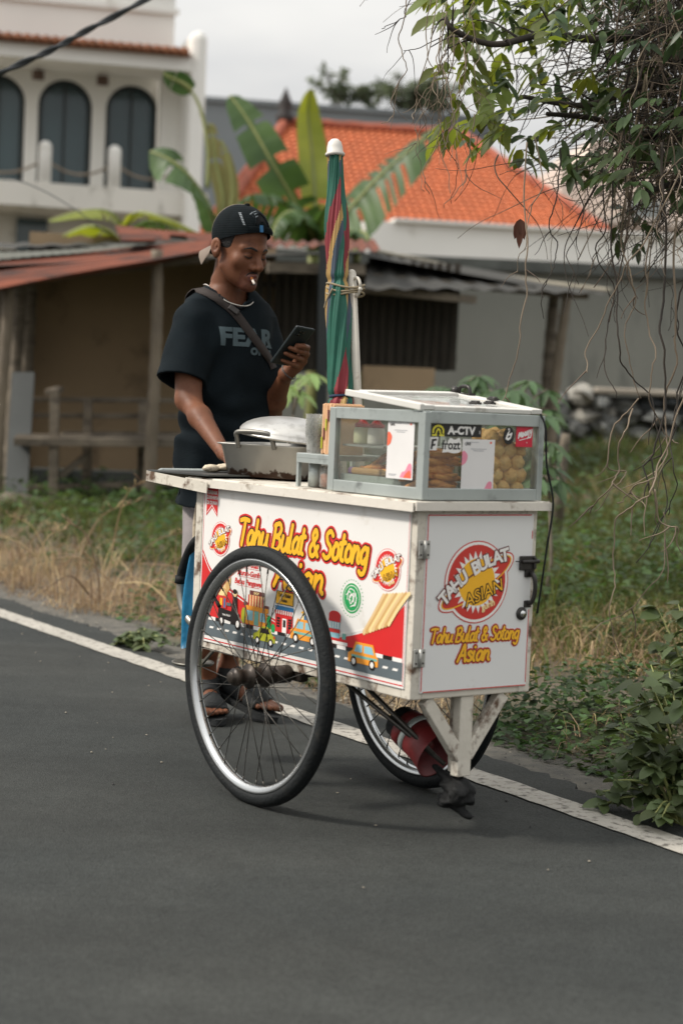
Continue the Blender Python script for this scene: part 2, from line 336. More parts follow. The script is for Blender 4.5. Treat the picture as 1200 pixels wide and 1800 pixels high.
def asphalt():
    m = mat('asphalt', lin('#2d302f'), .85, var=.2, scale=.55, col2=lin('#393a37'), spec=.22)
    n, l = m.node_tree.nodes, m.node_tree.links; b = n['Principled BSDF']; t = n.new('ShaderNodeTexCoord')
    base = b.inputs['Base Color'].links[0].from_socket
    v = n.new('ShaderNodeTexVoronoi'); v.inputs['Scale'].default_value = 210; l.new(t.outputs['Object'], v.inputs['Vector'])      # aggregate
    hv = n.new('ShaderNodeHueSaturation'); mr = n.new('ShaderNodeMapRange'); mr.inputs[3].default_value = .72; mr.inputs[4].default_value = 1.3
    sp = n.new('ShaderNodeSeparateColor'); l.new(v.outputs['Color'], sp.inputs[0]); l.new(sp.outputs[0], mr.inputs[0]); l.new(mr.outputs[0], hv.inputs['Value']); l.new(base, hv.inputs['Color'])
    z = n.new('ShaderNodeTexNoise'); z.inputs['Scale'].default_value = 26; z.inputs['Detail'].default_value = 7; z.inputs['Roughness'].default_value = .7; l.new(t.outputs['Object'], z.inputs['Vector'])
    r = n.new('ShaderNodeValToRGB'); r.color_ramp.elements[0].position = .69; r.color_ramp.elements[1].position = .76; l.new(z.outputs[0], r.inputs[0])
    mx = n.new('ShaderNodeMix'); mx.data_type = 'RGBA'; l.new(r.outputs[0], mx.inputs[0]); l.new(hv.outputs[0], mx.inputs[6]); mx.inputs[7].default_value = (.028, .028, .028, 1)
    zs = n.new('ShaderNodeTexNoise'); zs.inputs['Scale'].default_value = 1.; zs.inputs['Detail'].default_value = 5; mpn = n.new('ShaderNodeMapping'); mpn.inputs['Rotation'].default_value = (0, 0, math.atan2(-RD.y, RD.x)); mpn.inputs['Scale'].default_value = (.18, 2.4, 1)
    l.new(t.outputs['Object'], mpn.inputs[0]); l.new(mpn.outputs[0], zs.inputs['Vector']); mr2 = n.new('ShaderNodeMapRange'); mr2.inputs[1].default_value = .3; mr2.inputs[2].default_value = .7; mr2.inputs[3].default_value = .82; mr2.inputs[4].default_value = 1.2
    h2 = n.new('ShaderNodeHueSaturation'); l.new(zs.outputs[0], mr2.inputs[0]); l.new(mr2.outputs[0], h2.inputs['Value']); l.new(mx.outputs[2], h2.inputs['Color']); zb = n.new('ShaderNodeTexNoise'); zb.inputs['Scale'].default_value = 7.5; zb.inputs['Detail'].default_value = 6; zb.inputs['Roughness'].default_value = .62; l.new(t.outputs['Object'], zb.inputs['Vector'])
    mr3 = n.new('ShaderNodeMapRange'); mr3.inputs[1].default_value = .3; mr3.inputs[2].default_value = .7; mr3.inputs[3].default_value = .88; mr3.inputs[4].default_value = 1.12; l.new(zb.outputs[0], mr3.inputs[0])
    h3 = n.new('ShaderNodeHueSaturation'); l.new(mr3.outputs[0], h3.inputs['Value']); l.new(h2.outputs[0], h3.inputs['Color']); l.new(h3.outputs[0], b.inputs['Base Color'])
    bp = n.new('ShaderNodeBump'); bp.inputs['Strength'].default_value = .55; bp.inputs['Distance'].default_value = .004; l.new(v.outputs['Distance'], bp.inputs['Height']); l.new(bp.outputs[0], b.inputs['Normal'])
    return m
M_asph = asphalt()
mb = MB(); ed = []
for k in range(900):
    l_ = -30+k*.05
    e = 3.28+.03*math.sin(l_*2.1)+.022*math.sin(l_*5.7+1)+.02*random.uniform(-1, 1); ed.append((l_, e))
vs = [nl(-8, -60), nl(-8, 60)]; fr = [nl(e, l_) for l_, e in ed]
for k in range(len(fr)-1):
    a, b = ed[k], ed[k+1]
    mb.add([nl(-8, a[0]), nl(-8, b[0]), nl(b[1], b[0]), nl(a[1], a[0])], [(0, 1, 2, 3)])
    mb.add([nl(a[1], a[0]), nl(b[1], b[0]), nl(b[1]+.012, b[0], -.05), nl(a[1]+.012, a[0], -.05)], [(0, 1, 2, 3)])
mb.add([nl(-8, -90), nl(-8, -30), nl(3.28, -30), nl(3.28, -90)], [(0, 1, 2, 3)])
mb.add([nl(-8, 14.9), nl(-8, 60), nl(3.28, 60), nl(3.28, 14.9)], [(0, 1, 2, 3)])
tag(mb.build('road', M_asph), kind='structure')
# grey gravelly shoulder between the asphalt and the verge
mb = MB(); pr_ = None
for k in range(420):
    l_ = -22+k*.07; w_ = .30+.10*math.sin(l_*1.3)+.07*math.sin(l_*3.9+1)+random.uniform(-.04, .04); row = []
    for j in range(7):
        n_ = 3.24+(w_+.04)*j/6; p = nl(n_, l_); row.append(Vector((p.x, p.y, float(terrain(np.array(p.x), np.array(p.y)))+.010*math.sin(math.pi*min(1, j/6*1.02))+(.001 if j not in (0, 6) else -.02)+random.uniform(-.002, .003))))
    if pr_: mb.add(pr_+row, [(j, j+1, j+8, j+7) for j in range(6)], 0, True)
    pr_ = row
tag(mb.build('road_shoulder', mat('shoulder_grit', lin('#4e4c47'), .95, var=.3, scale=14, col2=lin('#67635a'), dirt='#2e2d2b', dirt_amt=.35, dirt_scale=30, bump=.8, bscale=150)), kind='structure')
M_line = mat('road_paint', lin('#a8a399'), .8, var=.12, scale=3, dirt='#57534c', dirt_amt=.5, dirt_scale=34, bump=.4, bscale=220)
mb = MB(); pl = None
for k in range(701):
    l_ = -20+k*.05; a = nl(3.015+.004*random.uniform(-1, 1), l_, .004); b = nl(3.128+.004*random.uniform(-1, 1), l_, .004)
    if pl: mb.add([pl[0], a, b, pl[1]], [(0, 1, 2, 3)])
    pl = (a, b)
tag(mb.build('edge_line', M_line), kind='structure')
# loose grit and asphalt crumbs on the shoulder
P = []; mb = MB()
def pebble(mb, p, r, mi):
    vs = []; fs = [(0, 2, 4), (2, 1, 4), (1, 3, 4), (3, 0, 4), (2, 0, 5), (1, 2, 5), (3, 1, 5), (0, 3, 5)]
    for d in ((1, 0, 0), (-1, 0, 0), (0, 1, 0), (0, -1, 0), (0, 0, .7), (0, 0, -.7)): vs.append(Vector(p)+Vector(d)*r*random.uniform(.6, 1.25))
    mb.add(vs, fs, mi)
for k in range(5200):
    l_ = random.uniform(-14, 4.5); n = 3.3+abs(random.gauss(0, .17)); p = nl(n, l_); z = float(terrain(np.array(p.x), np.array(p.y)))
    pebble(mb, (p.x, p.y, z+.003), random.uniform(.003, .012)*(1.6 if random.random() < .08 else 1), random.choice((0, 0, 1)))
for k in range(170):
    l_ = random.uniform(-9, 2.2); n = random.uniform(2., 3.25); p = nl(n, l_); pebble(mb, (p.x, p.y, .003), random.uniform(.002, .005), random.choice((0, 1, 1)))
tag(mb.build('gravel', [mat('crumb', lin('#343333'), .9), mat('grit', lin('#8d8678'), .9)]), kind='stuff')
# ------------------------------------------------------------------ buildings behind
class Fac:
    """a facade plane: u runs along it to the right, z up, d out towards the road"""
    def __init__(s, px, py, Y, yaw):
        s.o = at(px, py, Y); s.ax = Vector((math.cos(yaw), math.sin(yaw), 0)); s.n = Vector((s.ax.y, -s.ax.x, 0)); s.z = Vector((0, 0, 1))
    def uz(s, x, y, d=0.):
        r = c_fwd*FPX+c_right*(x-600)-c_up*(y-900); o = Vector((0, 0, CAMH)); p0 = s.o+s.n*d; t = (p0-o).dot(s.n)/r.dot(s.n); P = o+t*r
        return (P-s.o).dot(s.ax), P.z
    def P(s, u, z, d=0.): return Vector((s.o.x, s.o.y, 0))+s.ax*u+s.n*d+Vector((0, 0, z))
    def slab(s, mb, u0, u1, z0, z1, d0, d1, mi=0, bev=0.):
        M = Matrix((s.ax, s.n, s.z)).transposed()
        mb.box(s.P((u0+u1)/2, (z0+z1)/2, (d0+d1)/2), (abs(u1-u0), abs(d1-d0), abs(z1-z0)), M, mi, bev)
    def prism(s, mb, poly, d0, d1, mi=0): mb.prism(poly, s.P(0, 0, d1), s.ax, s.z, -(d1-d0) if False else (d1-d0)*1.0, mi)

M_plaster = mat('white_plaster', lin('#eae8e2'), .9, var=.05, scale=.6, dirt='#b5afa2', dirt_amt=.12, dirt_scale=1.2)
M_plaster_st = mat('stained_plaster', lin('#dcd8cf'), .9, var=.06, scale=.8, dirt='#7d786a', dirt_amt=.42, dirt_scale=2.2, stretch=(1, 1, .35))
M_dkglass = mat('dark_glass', lin('#3a5056'), .1, var=.25, scale=.4, spec=.6)
M_dkframe = mat('dark_frame', lin('#14201f'), .5)
M_tilebrown = mat('brown_tile', lin('#8d5d43'), .85, var=.35, scale=9)
M_greywall = mat('grey_render', lin('#7a8184'), .9, var=.05, scale=.5)
M_rope = mat('rope', lin('#8b7f70'), .9)
M_pink = mat('pale_plaster', lin('#cfc3b8'), .9, var=.05, scale=.5)

F = Fac(150, 300, 30, R_(14))
def U(x, y, d=0.): return F.uz(x, y, d)
vil = thing('villa', 'white villa with arched dark windows and a balcony behind the stall', 'house', F.P(0, 0))
vo = vil.location
uL, uR = U(-260, 200)[0], U(322, 200)[0]
w = MB()
zr0 = U(150, 118)[1]; zb = U(150, 330)[1]; zt = U(150, -80)[1]
F.slab(w, uL, U(308, 20)[0], U(150, 90)[1], zt, -.9, .0)                      # upper wall
F.slab(w, uL, U(308, 20)[0]+.06, U(150, 12)[1], U(150, 2)[1], 0, .06)          # string course
F.slab(w, uL, uR+.05, U(150, 120)[1], U(150, 96)[1], -.5, .55)                # beam under the tiles
# recessed wall with three arched openings
dR = -1.0
bays = [(-48, 43, 130), (66, 161, 139), (185, 277, 149)]
edge = [U(-260, 240, dR)[0]]; arcs = []
for x0, x1, ty in bays:
    a, b = U(x0, 240, dR)[0], U(x1, 240, dR)[0]; arcs.append((a, b, U((x0+x1)/2, ty, dR)[1]))
zc = U(150, 95, dR)[1]; zfl = U(150, 335, dR)[1]-.1
prev = edge[0]
for a, b, t in arcs:
    F.slab(w, prev, a, zfl, zc, dR-.25, dR); r = (b-a)/2; c = (a+b)/2; sp = t-r
    top = [(c+r*math.cos(th), sp+r*math.sin(th)) for th in [math.pi*k/20 for k in range(21)]]
    for k in range(20):
        (x0, y0), (x1, y1) = top[k], top[k+1]
        w.prism([(x1, y1), (x0, y0), (x0, zc), (x1, zc)], F.P(0, 0, dR-.25), F.ax, F.z, .25)
    prev = b
uE = U(322, 240, dR)[0]
F.slab(w, prev, uE+.3, zfl, zc, dR-.25, dR)
F.slab(w, uL, uR+.4, U(150, 372)[1], U(150, 330)[1], -1.3, .35, 1)             # balcony slab, rain-streaked
F.slab(w, uL-1, uR-.01, 0, U(150, 372)[1]+.05, -6.9, -1.5)
F.slab(w, uL-1, uR, zfl, zt, -7, -1.45)
w.build('wall', [M_plaster, M_plaster_st], vil, vo)
w = MB(); F.slab(w, uR, U(349, 250)[0], 0, U(335, 64)[1], -7, .6, 0, .12); F.slab(w, U(281, 250, -.5)[0], uR-.002, zfl, zc, -.98, -.5); w.build('side_wall', M_plaster, vil, vo)
w = MB()
u = uL
while u < uR-.05:
    w.tube([F.P(u, U(150, 92)[1]+.02, .72), F.P(u, U(150, 80)[1]+.02, .02)], .07, 8); u += .145
F.slab(w, uL, uR, U(150, 96)[1]-.0, U(150, 92)[1]-.02, 0, .6)
w.build('tile_strip', M_tilebrown, vil, vo)
for a, b, t in arcs:
    r = (b-a)/2; c = (a+b)/2; sp = t-r; fr = MB()
    path = [(a, zfl)]+[(c-r*math.cos(th), sp+r*math.sin(th)) for th in [math.pi*k/24 for k in range(25)]]+[(b, zfl)]
    pin = [(c+(x-c)*(1-.07/r), y if y <= sp else sp+(y-sp)*(1-.07/r)) for x, y in path]
    for k in range(len(path)-1): fr.prism([path[k], pin[k], pin[k+1], path[k+1]], F.P(0, 0, dR-.2), F.ax, F.z, .12)
    for m_ in ((.0,) if c > arcs[2][0] else (0.,)): F.slab(fr, c-.012, c+.012, zfl, t-.05, dR-.17, dR-.1)
    wi = fr.build('window', M_dkframe, vil, vo); g = MB(); g.flat(pin, F.P(0, 0, dR-.16), F.ax, F.z); g.build('pane', M_dkglass, wi, None)
    for ob in (wi.children[-1],): ob.data.transform(Matrix.Translation(-vo))
for x, y in ((68, 124), (181, 134)):
    p = U(x, y, -.3); m = MB(); m.lathe([(.1, -.14), (.1, 0)], F.P(p[0], p[1], -.3), (0, 0, 1), 14); m.build('downlight', mat('downlight_brown', lin('#5e4a3e'), .7), vil, vo)
pp = []
for x in (-60, 78, 200):
    a = U(x, 325, .2); t = U(x, 247 if x < 100 else 255, .2)[1]; m = MB(); rr = .105
    m.lathe([(rr, a[1]-.1), (rr, t-rr)]+[(rr*math.cos(k*.26), t-rr+rr*math.sin(k*.26)) for k in range(1, 7)]+[(0, t)], F.P(a[0], 0, .2), (0, 0, 1), 16); m.build('balcony_post', M_plaster, vil, vo); pp.append((a[0], t))
pp.append((uR, pp[-1][1]))
for dz in (.28, .68):
    m = MB()
    for (a, ta), (b, tb) in zip(pp, pp[1:]):
        m.tube([F.P(a+(b-a)*k/10, (ta+(tb-ta)*k/10)-dz-.22*(1-(2*k/10-1)**2), .2) for k in range(11)], .02, 6)
    m.build('rope', M_rope, vil, vo)
m = MB(); a = U(30, 400, -1.4); b = U(83, 430, -1.4); F.slab(m, a[0], b[0], 0.9, U(60, 385, -1.4)[1], -1.5, -1.42); m.build('lower_window', M_dkglass, vil, vo)

# house with the orange tiled hip roof
def tiled(mb, A, B, Cc, Dd, pitch=.15, row=.22, mi=0):
    """trapezoid roof face: A-B eave, D-C ridge; rolls of pan tiles with stepped courses"""
    A, B, Cc, Dd = map(Vector, (A, B, Cc, Dd)); ex = (B-A); Lx = ex.length; ex.normalize(); mid = (Cc+Dd)/2-A; ey = mid-ex*mid.dot(ex); Ly = ey.length; ey.normalize(); nn = ex.cross(ey)
    xl, xr = (Dd-A).dot(ex), (Cc-A).dot(ex); nr = int(Ly/row); nc = int(Lx/pitch)*4; dx = Lx/nc
    vs = []; fs = []
    for j in range(nr):
        for s_ in (0, 1):
            y = (j+s_)*row*Ly/(nr*row)
            for i in range(nc+1):
                x = i*dx; h = .024*math.cos(2*math.pi*x/(4*dx))+(.035 if s_ == 0 else 0)
                vs.append(A+ex*x+ey*y+nn*h)
    W = nc+1
    for j in range(nr):
        y = (j+.5)*Ly/nr; lo, hi = xl*y/Ly, Lx+(xr-Lx)*y/Ly
        for i in range(nc):
            x = (i+.5)*dx
            if lo <= x <= hi:
                b = (2*j)*W+i; fs.append((b, b+1, b+W+1, b+W))
                if j: fs.append((b-W, b-W+1, b+1, b))
    mb.add(vs, fs, mi, False)
a10 = R_(9); ex = Vector((math.cos(a10), math.sin(a10), 0)); ey = Vector((-ex.y, ex.x, 0)); P0 = Vector((-2.32, 33.4, 4.32)); LXr, LYr = 7.15, 9.
def rp(x, y, z=0): return P0+ex*x+ey*y+Vector((0, 0, z))
ru0, ru1, rh = 1.55, 5.25, 2.3
hou = thing('tiled_house', 'white house with orange tiled hip roof behind the banana plants', 'house', (P0.x, P0.y, 0))
M_tile = mat('orange_tile', lin('#b0623c'), .85, var=.2, scale=5, dirt='#8a4e38', dirt_amt=.28, dirt_scale=1.6)
ho = Vector((P0.x, P0.y, 0)); m = MB()
c00, c10, c11, c01, r0_, r1_ = rp(0, 0), rp(LXr, 0), rp(LXr, LYr), rp(0, LYr), rp(ru0, LYr/2, rh), rp(ru1, LYr/2, rh)
tiled(m, c00, c10, r1_, r0_); tiled(m, c01, c00, r0_, r0_); tiled(m, c10, c11, r1_, r1_); tiled(m, c11, c01, r0_, r1_)
roof = m.build('roof', M_tile, hou, ho)
m = MB()
for a, b in ((r0_, r1_), (c00, r0_), (c10, r1_), (c01, r0_), (c11, r1_)):
    n_ = int((b-a).length/.28); m2 = [a+(b-a)*k/n_+Vector((0, 0, .05+.02*(k % 2))) for k in range(n_+1)]; m.tube(m2, .095, 8)
m.build('ridge_cap', mat('ridge_tile', lin('#94503a'), .85, var=.25, scale=6, dirt='#5d3527', dirt_amt=.3), roof).data.transform(Matrix.Translation(-ho))
m = MB(); m.lathe([(.16, 0), (.2, .12), (.1, .2), (.16, .34), (.05, .6), (0, .72)], r0_-ho+Vector((0, 0, .05)), (0, 0, 1), 10); m.build('finial', mat('dark_finial', lin('#33302f'), .8), roof)
m = MB(); M3 = Matrix((ex, ey, Vector((0, 0, 1)))).transposed()
m.box(rp(LXr/2, LYr/2, -.09), (LXr-.02, LYr-.02, .14), M3); m.build('eave_board', mat('eave_grey', lin('#a9a7a3'), .8), hou, ho)
m = MB(); m.box(rp(LXr/2, LYr/2, -2.25), (LXr-.9, LYr-.9, 4.16), M3); m.build('wall', M_plaster, hou, ho)

# long pale wall block right of it, and the pinkish house at the right edge
mk = MB(); Fb = Fac(900, 430, 32.2, R_(9))
Fb.slab(mk, Fb.uz(640, 430)[0], Fb.uz(1500, 430)[0], 0, Fb.uz(900, 402)[1], -.6, 0); Fb.slab(mk, Fb.uz(690, 430)[0], Fb.uz(1500, 430)[0], Fb.uz(900, 402)[1], Fb.uz(900, 396)[1], -.7, .12)
tag(mk.build('garden_wall', M_plaster, None, Fb.P(0, 0)), 'long white wall under the orange tiled roof', 'wall')
Fp = Fac(1080, 350, 40, R_(6)); pk = thing('pale_house', 'pale pinkish house with small window behind the hanging vines', 'house', Fp.P(0, 0)); po = Fp.P(0, 0)
m = MB(); u0 = Fp.uz(985, 350)[0]; Fp.slab(m, u0, u0+9, 0, Fp.uz(1020, 288)[1], -6, 0); Fp.slab(m, Fp.uz(1052, 300)[0], u0+9, Fp.uz(1020, 288)[1], Fp.uz(1060, 236)[1], -5, -.8)
Fp.slab(m, u0+.3, u0+9, 0, Fp.uz(1060, 412)[1], .002, 2.2); Fp.slab(m, u0+.2, u0+9, Fp.uz(1060, 412)[1], Fp.uz(1060, 400)[1], 0.002, 2.35); m.build('wall', M_pink, pk, po)
m = MB(); a = Fp.uz(1098, 345); b = Fp.uz(1170, 398); Fp.slab(m, a[0], b[0], b[1], a[1], .001, .05); wf = m.build('window', mat('window_frame_pale', lin('#b7b2aa'), .6), pk, po)
m = MB(); Fp.slab(m, a[0]+.08, b[0]-.08, b[1]+.08, a[1]-.08, .052, .06); m.build('pane', mat('pale_pane', lin('#6f7677'), .15), wf).data.transform(Matrix.Translation(-po))

# grey building further back with a planted roof
Fg = Fac(600, 250, 52, R_(10)); gb = MB()
Fg.slab(gb, Fg.uz(300, 250)[0], Fg.uz(862, 250)[0], 0, Fg.uz(500, 188)[1], -8, 0); Fg.slab(gb, Fg.uz(300, 250)[0]-.05, Fg.uz(862, 250)[0]+.05, Fg.uz(500, 188)[1], Fg.uz(500, 180)[1], -8.1, .12)
gbo = thing('grey_building', 'blue-grey flat-roofed building behind the orange tiled roof', 'building', Fg.P(0, 0))
gb.build('wall', M_greywall, gbo, Fg.P(0, 0))
m = MB(); a = Fg.uz(793, 250, .6); b = Fg.uz(856, 215, .6); Fg.slab(m, a[0], b[0], 0, b[1]+.1, .0021, .7); m.build('chimney', mat('dark_chimney', lin('#5e6468'), .9), gbo, Fg.P(0, 0))

# grey concrete wall and rubble wall
Fc = Fac(900, 600, 24, R_(2)); m = MB(); a = Fc.uz(440, 600)[0]; zt_ = Fc.uz(900, 478)[1]
M_conc = mat('grey_concrete', lin('#75766f'), .92, var=.10, scale=.7, dirt='#585a55', dirt_amt=.35, dirt_scale=1.4, stretch=(1.6, 1.6, .3))
cw = thing('concrete_wall', 'tall grey concrete wall running behind the stall', 'wall', Fc.P(0, 0)); co = Fc.P(0, 0)
Fc.slab(m, a, a+16, 0, zt_, -.2, 0)
m.build('wall', M_conc, cw, co)
m = MB(); Fc.slab(m, a-.1, a+16.1, zt_+.001, zt_+.15, -.28, .1); m.build('coping', mat('shadow_line_coping', lin('#4c4f4c'), .95, var=.3, scale=4), cw, co)  # dark top band: the wall's shadow line put into the colour
Fs = Fac(1050, 740, 21, R_(0)); st = thing('rubble_wall', 'low dark rubble stone wall with pale capping beyond the field', 'wall', Fs.P(0, 0)); so = Fs.P(0, 0)
m = MB(); u0 = Fs.uz(962, 740)[0]; z1 = Fs.uz(1050, 692)[1]
rs = random.Random(3)
for r_ in range(5):
    u = u0+rs.uniform(-.1, .1)
    while u < u0+7:
        w_ = rs.uniform(.16, .5); h = (z1-.4)/5; m.ball(Fs.P(u+w_/2, .42+h*(r_+.5+rs.uniform(-.3, .3)), rs.uniform(-.08, .08)), (w_*.6, .2, h*rs.uniform(.5, .85)), 7, 5, rs.choice((0, 0, 1, 2)), Matrix.Rotation(rs.uniform(-.7, .7), 3, 'Y') @ Matrix.Rotation(rs.uniform(-.5, .5), 3, 'X'), False, .2); u += w_
Fs.slab(m, u0, u0+7, .2, z1-.02, -.3, -.06, 3)
m.build('stones', [mat('dark_stone', lin('#6a6b68'), .95, var=.3, scale=4), mat('grey_stone', lin('#8f8c84'), .95, var=.25, scale=4), mat('black_stone', lin('#3b3e40'), .95, var=.25, scale=4), mat('mortar', lin('#34322f'), .95)], st, so)
m = MB(); Fs.slab(m, u0+.5, u0+7, z1, z1+.07, -.34, .2, 0, .02); m.build('coping', mat('pale_cap', lin('#9b9285'), .9, var=.2, scale=3), st, so)

# cables
def cable(name, pts, r, label, twist=0, m_=None):
    mb = MB(); P = catmull(pts, 14)
    if twist:
        for ph in (0, math.pi):
            q = []
            for i, p in enumerate(P):
                a = i*twist+ph; q.append(p+Vector((0, math.cos(a), math.sin(a)))*r*.8)
            mb.tube(q, r, 7)
    else: mb.tube(P, r, 6)
    c = mb.build(name, m_ or mat(name+'_black', lin('#14191b'), .6), None, P[0]); tag(c, label, 'cable'); return c
cable('overhead_cable', [at(-160, 205, 9), at(0, 129, 9.3), at(90, 88, 9.5), at(150, 55, 9.7), at(256, -1, 10), at(420, -100, 10.4)], .011, 'thick twisted black overhead cable crossing the upper left sky corner', .42)
cable('thin_wire', [at(-60, 300, 13), at(40, 320, 13.2), at(120, 360, 13.5), at(190, 412, 13.8)], .004, 'thin grey wire sloping down in front of the white villa balcony', 0, mat('wire_grey', lin('#5d6263'), .6))
# ------------------------------------------------------------------ the makeshift roadside stall
M_rust = mat('rusty_sheet', lin('#66331f'), .85, var=.35, scale=3.2, dirt='#33201a', dirt_amt=.6, dirt_scale=4.5, stretch=(.3, 1.6, 1.6), bump=.2, bscale=20)
M_asb = mat('grey_sheet', lin('#575850'), .9, var=.2, scale=2, dirt='#3f433d', dirt_amt=.4, dirt_scale=3)
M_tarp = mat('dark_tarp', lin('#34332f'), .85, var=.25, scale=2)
M_bamboo = mat('bamboo', lin('#6d6252'), .7, var=.2, scale=3, dirt='#4b4339', dirt_amt=.4, dirt_scale=5, stretch=(3, 3, .6))
M_oldwood = mat('old_wood', lin('#6a6154'), .9, var=.3, scale=4, dirt='#2f2b26', dirt_amt=.4, dirt_scale=6, stretch=(1, 1, 3))
M_ply = mat('plywood', lin('#9a8468'), .9, var=.12, scale=1.2, dirt='#75634e', dirt_amt=.3, dirt_scale=2)
M_slat = mat('dark_slat', lin('#3a352e'), .9, var=.3, scale=5, stretch=(6, 6, .5))
M_steel = mat('dark_post', lin('#1a2021'), .6)
def corr(mb, A, B, C, D, n, amp, mi=0, th=.006, along=0, holes=None):
    """corrugated sheet A-B-C-D (A-B the eave); ridges parallel to A-B when along=0"""
    A, B, C, D = map(Vector, (A, B, C, D)); nn = (B-A).cross(D-A).normalized(); nu, nv = (18, n*6) if along == 0 else (n*6, 12); vs = []; fs = []
    for j in range(nv+1):
        for i in range(nu+1):
            u, v = i/nu, j/nv; p = A*(1-u)*(1-v)+B*u*(1-v)+C*u*v+D*(1-u)*v
            vs.append(p+nn*(amp*math.cos(2*math.pi*n*(v if along == 0 else u))+.012*math.sin(5*u+3*v)))
    for j in range(nv):
        for i in range(nu):
            if holes and holes((i+.5)/nu, (j+.5)/nv): continue
            b = j*(nu+1)+i; fs.append((b, b+1, b+nu+2, b+nu+1))
    mb.add(vs, fs, mi, True)
stall = thing('roadside_stall', 'makeshift open stall with rusty sheet roof, bamboo posts and dark slat wall', 'stall', at(268, 912, 15.4)); so = stall.location.copy()
def bamboo(a, b, r=.035, nm='post', m_=None):
    m = MB(); a, b = Vector(a), Vector(b); P = []; R = []
    k = 9
    for i in range(k*4+1):
        t = i/(k*4); p = a+(b-a)*t+Vector((.012*math.sin(5*t+a.x), 0, 0)); P.append(p); R.append(r*(1.12 if i % 4 == 0 else 1.0)*(1.05-.12*t))
    m.tube(P, R, 10); return m.build(nm, m_ or M_bamboo, stall, so)
def sheet(nm, m_, *a, **k):
    m = MB(); corr(m, *a, **k); return m.build(nm, m_, stall, so)
sheet('roof_sheet', M_rust, at(-40, 521, 14.9), at(368, 441, 15.2), at(372, 428, 16.3), at(-60, 462, 16.3), 6, .022)['label'] = 'long rust-red front roof sheet'
hole = lambda u, v: .22 < u < .55 and v < .55+.25*math.sin(20*u) and v < .6
sheet('roof_sheet', M_rust, at(214, 427, 16.0), at(480, 432, 16.2), at(480, 421, 17.0), at(204, 400, 17.2), 5, .02, holes=hole)['label'] = 'upper rust-red roof sheet with a ragged hole'
sheet('roof_sheet', M_asb, at(-80, 466, 16.2), at(300, 430, 16.25), at(250, 431, 17.4), at(-100, 442, 17.4), 22, .003, along=1)['label'] = 'grey corrugated roof sheet'
sheet('roof_sheet', M_tarp, at(-100, 440, 17.2), at(330, 428, 17.2), at(330, 418, 18.4), at(-100, 428, 18.2), 9, .008, along=1)
sheet('roof_sheet', M_rust, at(470, 434, 15.8), at(668, 438, 16.3), at(655, 424, 17.6), at(470, 421, 17.4), 9, .015, along=1)
sheet('roof_sheet', M_tarp, at(640, 508, 15.9), at(1075, 514, 18.2), at(835, 476, 19.2), at(650, 436, 17.6), 10, .012, along=1)['label'] = 'dark sagging roof sheet on the right'
m = MB(); m.tube(catmull([at(655, 441, 17.5), at(740, 458, 18.2), at(832, 478, 18.9), at(950, 496, 18.6), at(1074, 511, 18.2)], 6), .024, 6); m.build('roof_edge', mat('pale_edge', lin('#8d8778'), .9), stall, so)
m = MB()   # added to keep the inside dark: the ceiling that closes the stall
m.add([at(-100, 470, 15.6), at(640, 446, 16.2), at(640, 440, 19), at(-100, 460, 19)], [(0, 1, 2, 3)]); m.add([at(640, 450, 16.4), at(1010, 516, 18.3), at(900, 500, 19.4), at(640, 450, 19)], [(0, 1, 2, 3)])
m.build('shade_ceiling', M_tarp, stall, so)
m = MB(); gb_ = lambda x, y, Y: at(x, y, Y)
m.beam(at(470, 470, 16.0), at(640, 474, 16.3), .06, .09); m.beam(at(628, 507, 16.2), at(834, 527, 16.9), .06, .07); m.beam(at(640, 486, 16.5), at(1030, 521, 18.2), .06, .06); m.beam(at(-40, 505, 15.4), at(365, 455, 15.6), .05, .05)
m.build('roof_beam', M_oldwood, stall, so)
def gpt(x, Y, dz=0):
    p = at(x, 800, Y); p.z = float(terrain(np.array(p.x), np.array(p.y)))+dz; return p
bamboo(gpt(267, 15.4), at(277, 440, 15.4), .05)
bamboo(gpt(-6, 15.2), at(14, 505, 15.2), .05); bamboo(gpt(42, 17.4), at(52, 470, 17.4), .07, m_=M_oldwood); bamboo(gpt(20, 16.6), at(36, 480, 16.6), .055, m_=M_oldwood)
m = MB(); m.beam(gpt(566, 16), at(570, 430, 16), .09, .09, up=(0, 1, 0)); m.build('post', M_steel, stall, so)['label'] = 'black square metal post'
bamboo(gpt(955, 18.1), at(972, 516, 18.1), .055, m_=M_oldwood); bamboo(gpt(962, 17.9), at(994, 524, 17.9), .05)
m = MB()   # back and end walls of boards and plywood
A = gpt(40, 18.0); B = gpt(470, 18.4); m.beam(A+Vector((0, 0, 1.25)), B+Vector((0, 0, 1.25)), .03, 2.5); m.build('back_wall', M_ply, stall, so)
m = MB(); x = -150
while x < 40: m.beam(gpt(x, 17.6+.2*math.sin(x)), at(x+6, 440, 17.6), .19, .03, up=(0, 1, 0)); x += 19
m.build('end_wall', M_oldwood, stall, so)
m = MB(); x = 455; k = 0
while x < 806:
    Y = 16.9+(x-455)*.002; m.beam(at(x-2, 652+2*math.sin(k*3.), Y+.05*math.sin(k*7.)), at(x+(8 if x > 700 else 4), 462, Y), .062, .025, up=(0, 1, 0)); x += 15.5; k += 1
m.beam(at(455, 500, 17.0), at(806, 512, 17.7), .05, .05); m.beam(at(455, 630, 17.0), at(800, 630, 17.7), .05, .05); m.build('slat_wall', M_slat, stall, so)
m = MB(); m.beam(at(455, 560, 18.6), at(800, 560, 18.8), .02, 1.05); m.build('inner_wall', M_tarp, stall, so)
m = MB(); m.beam(at(636, 670, 16.5), at(762, 675, 16.7), .03, .28); m.build('low_board', M_ply, stall, so)

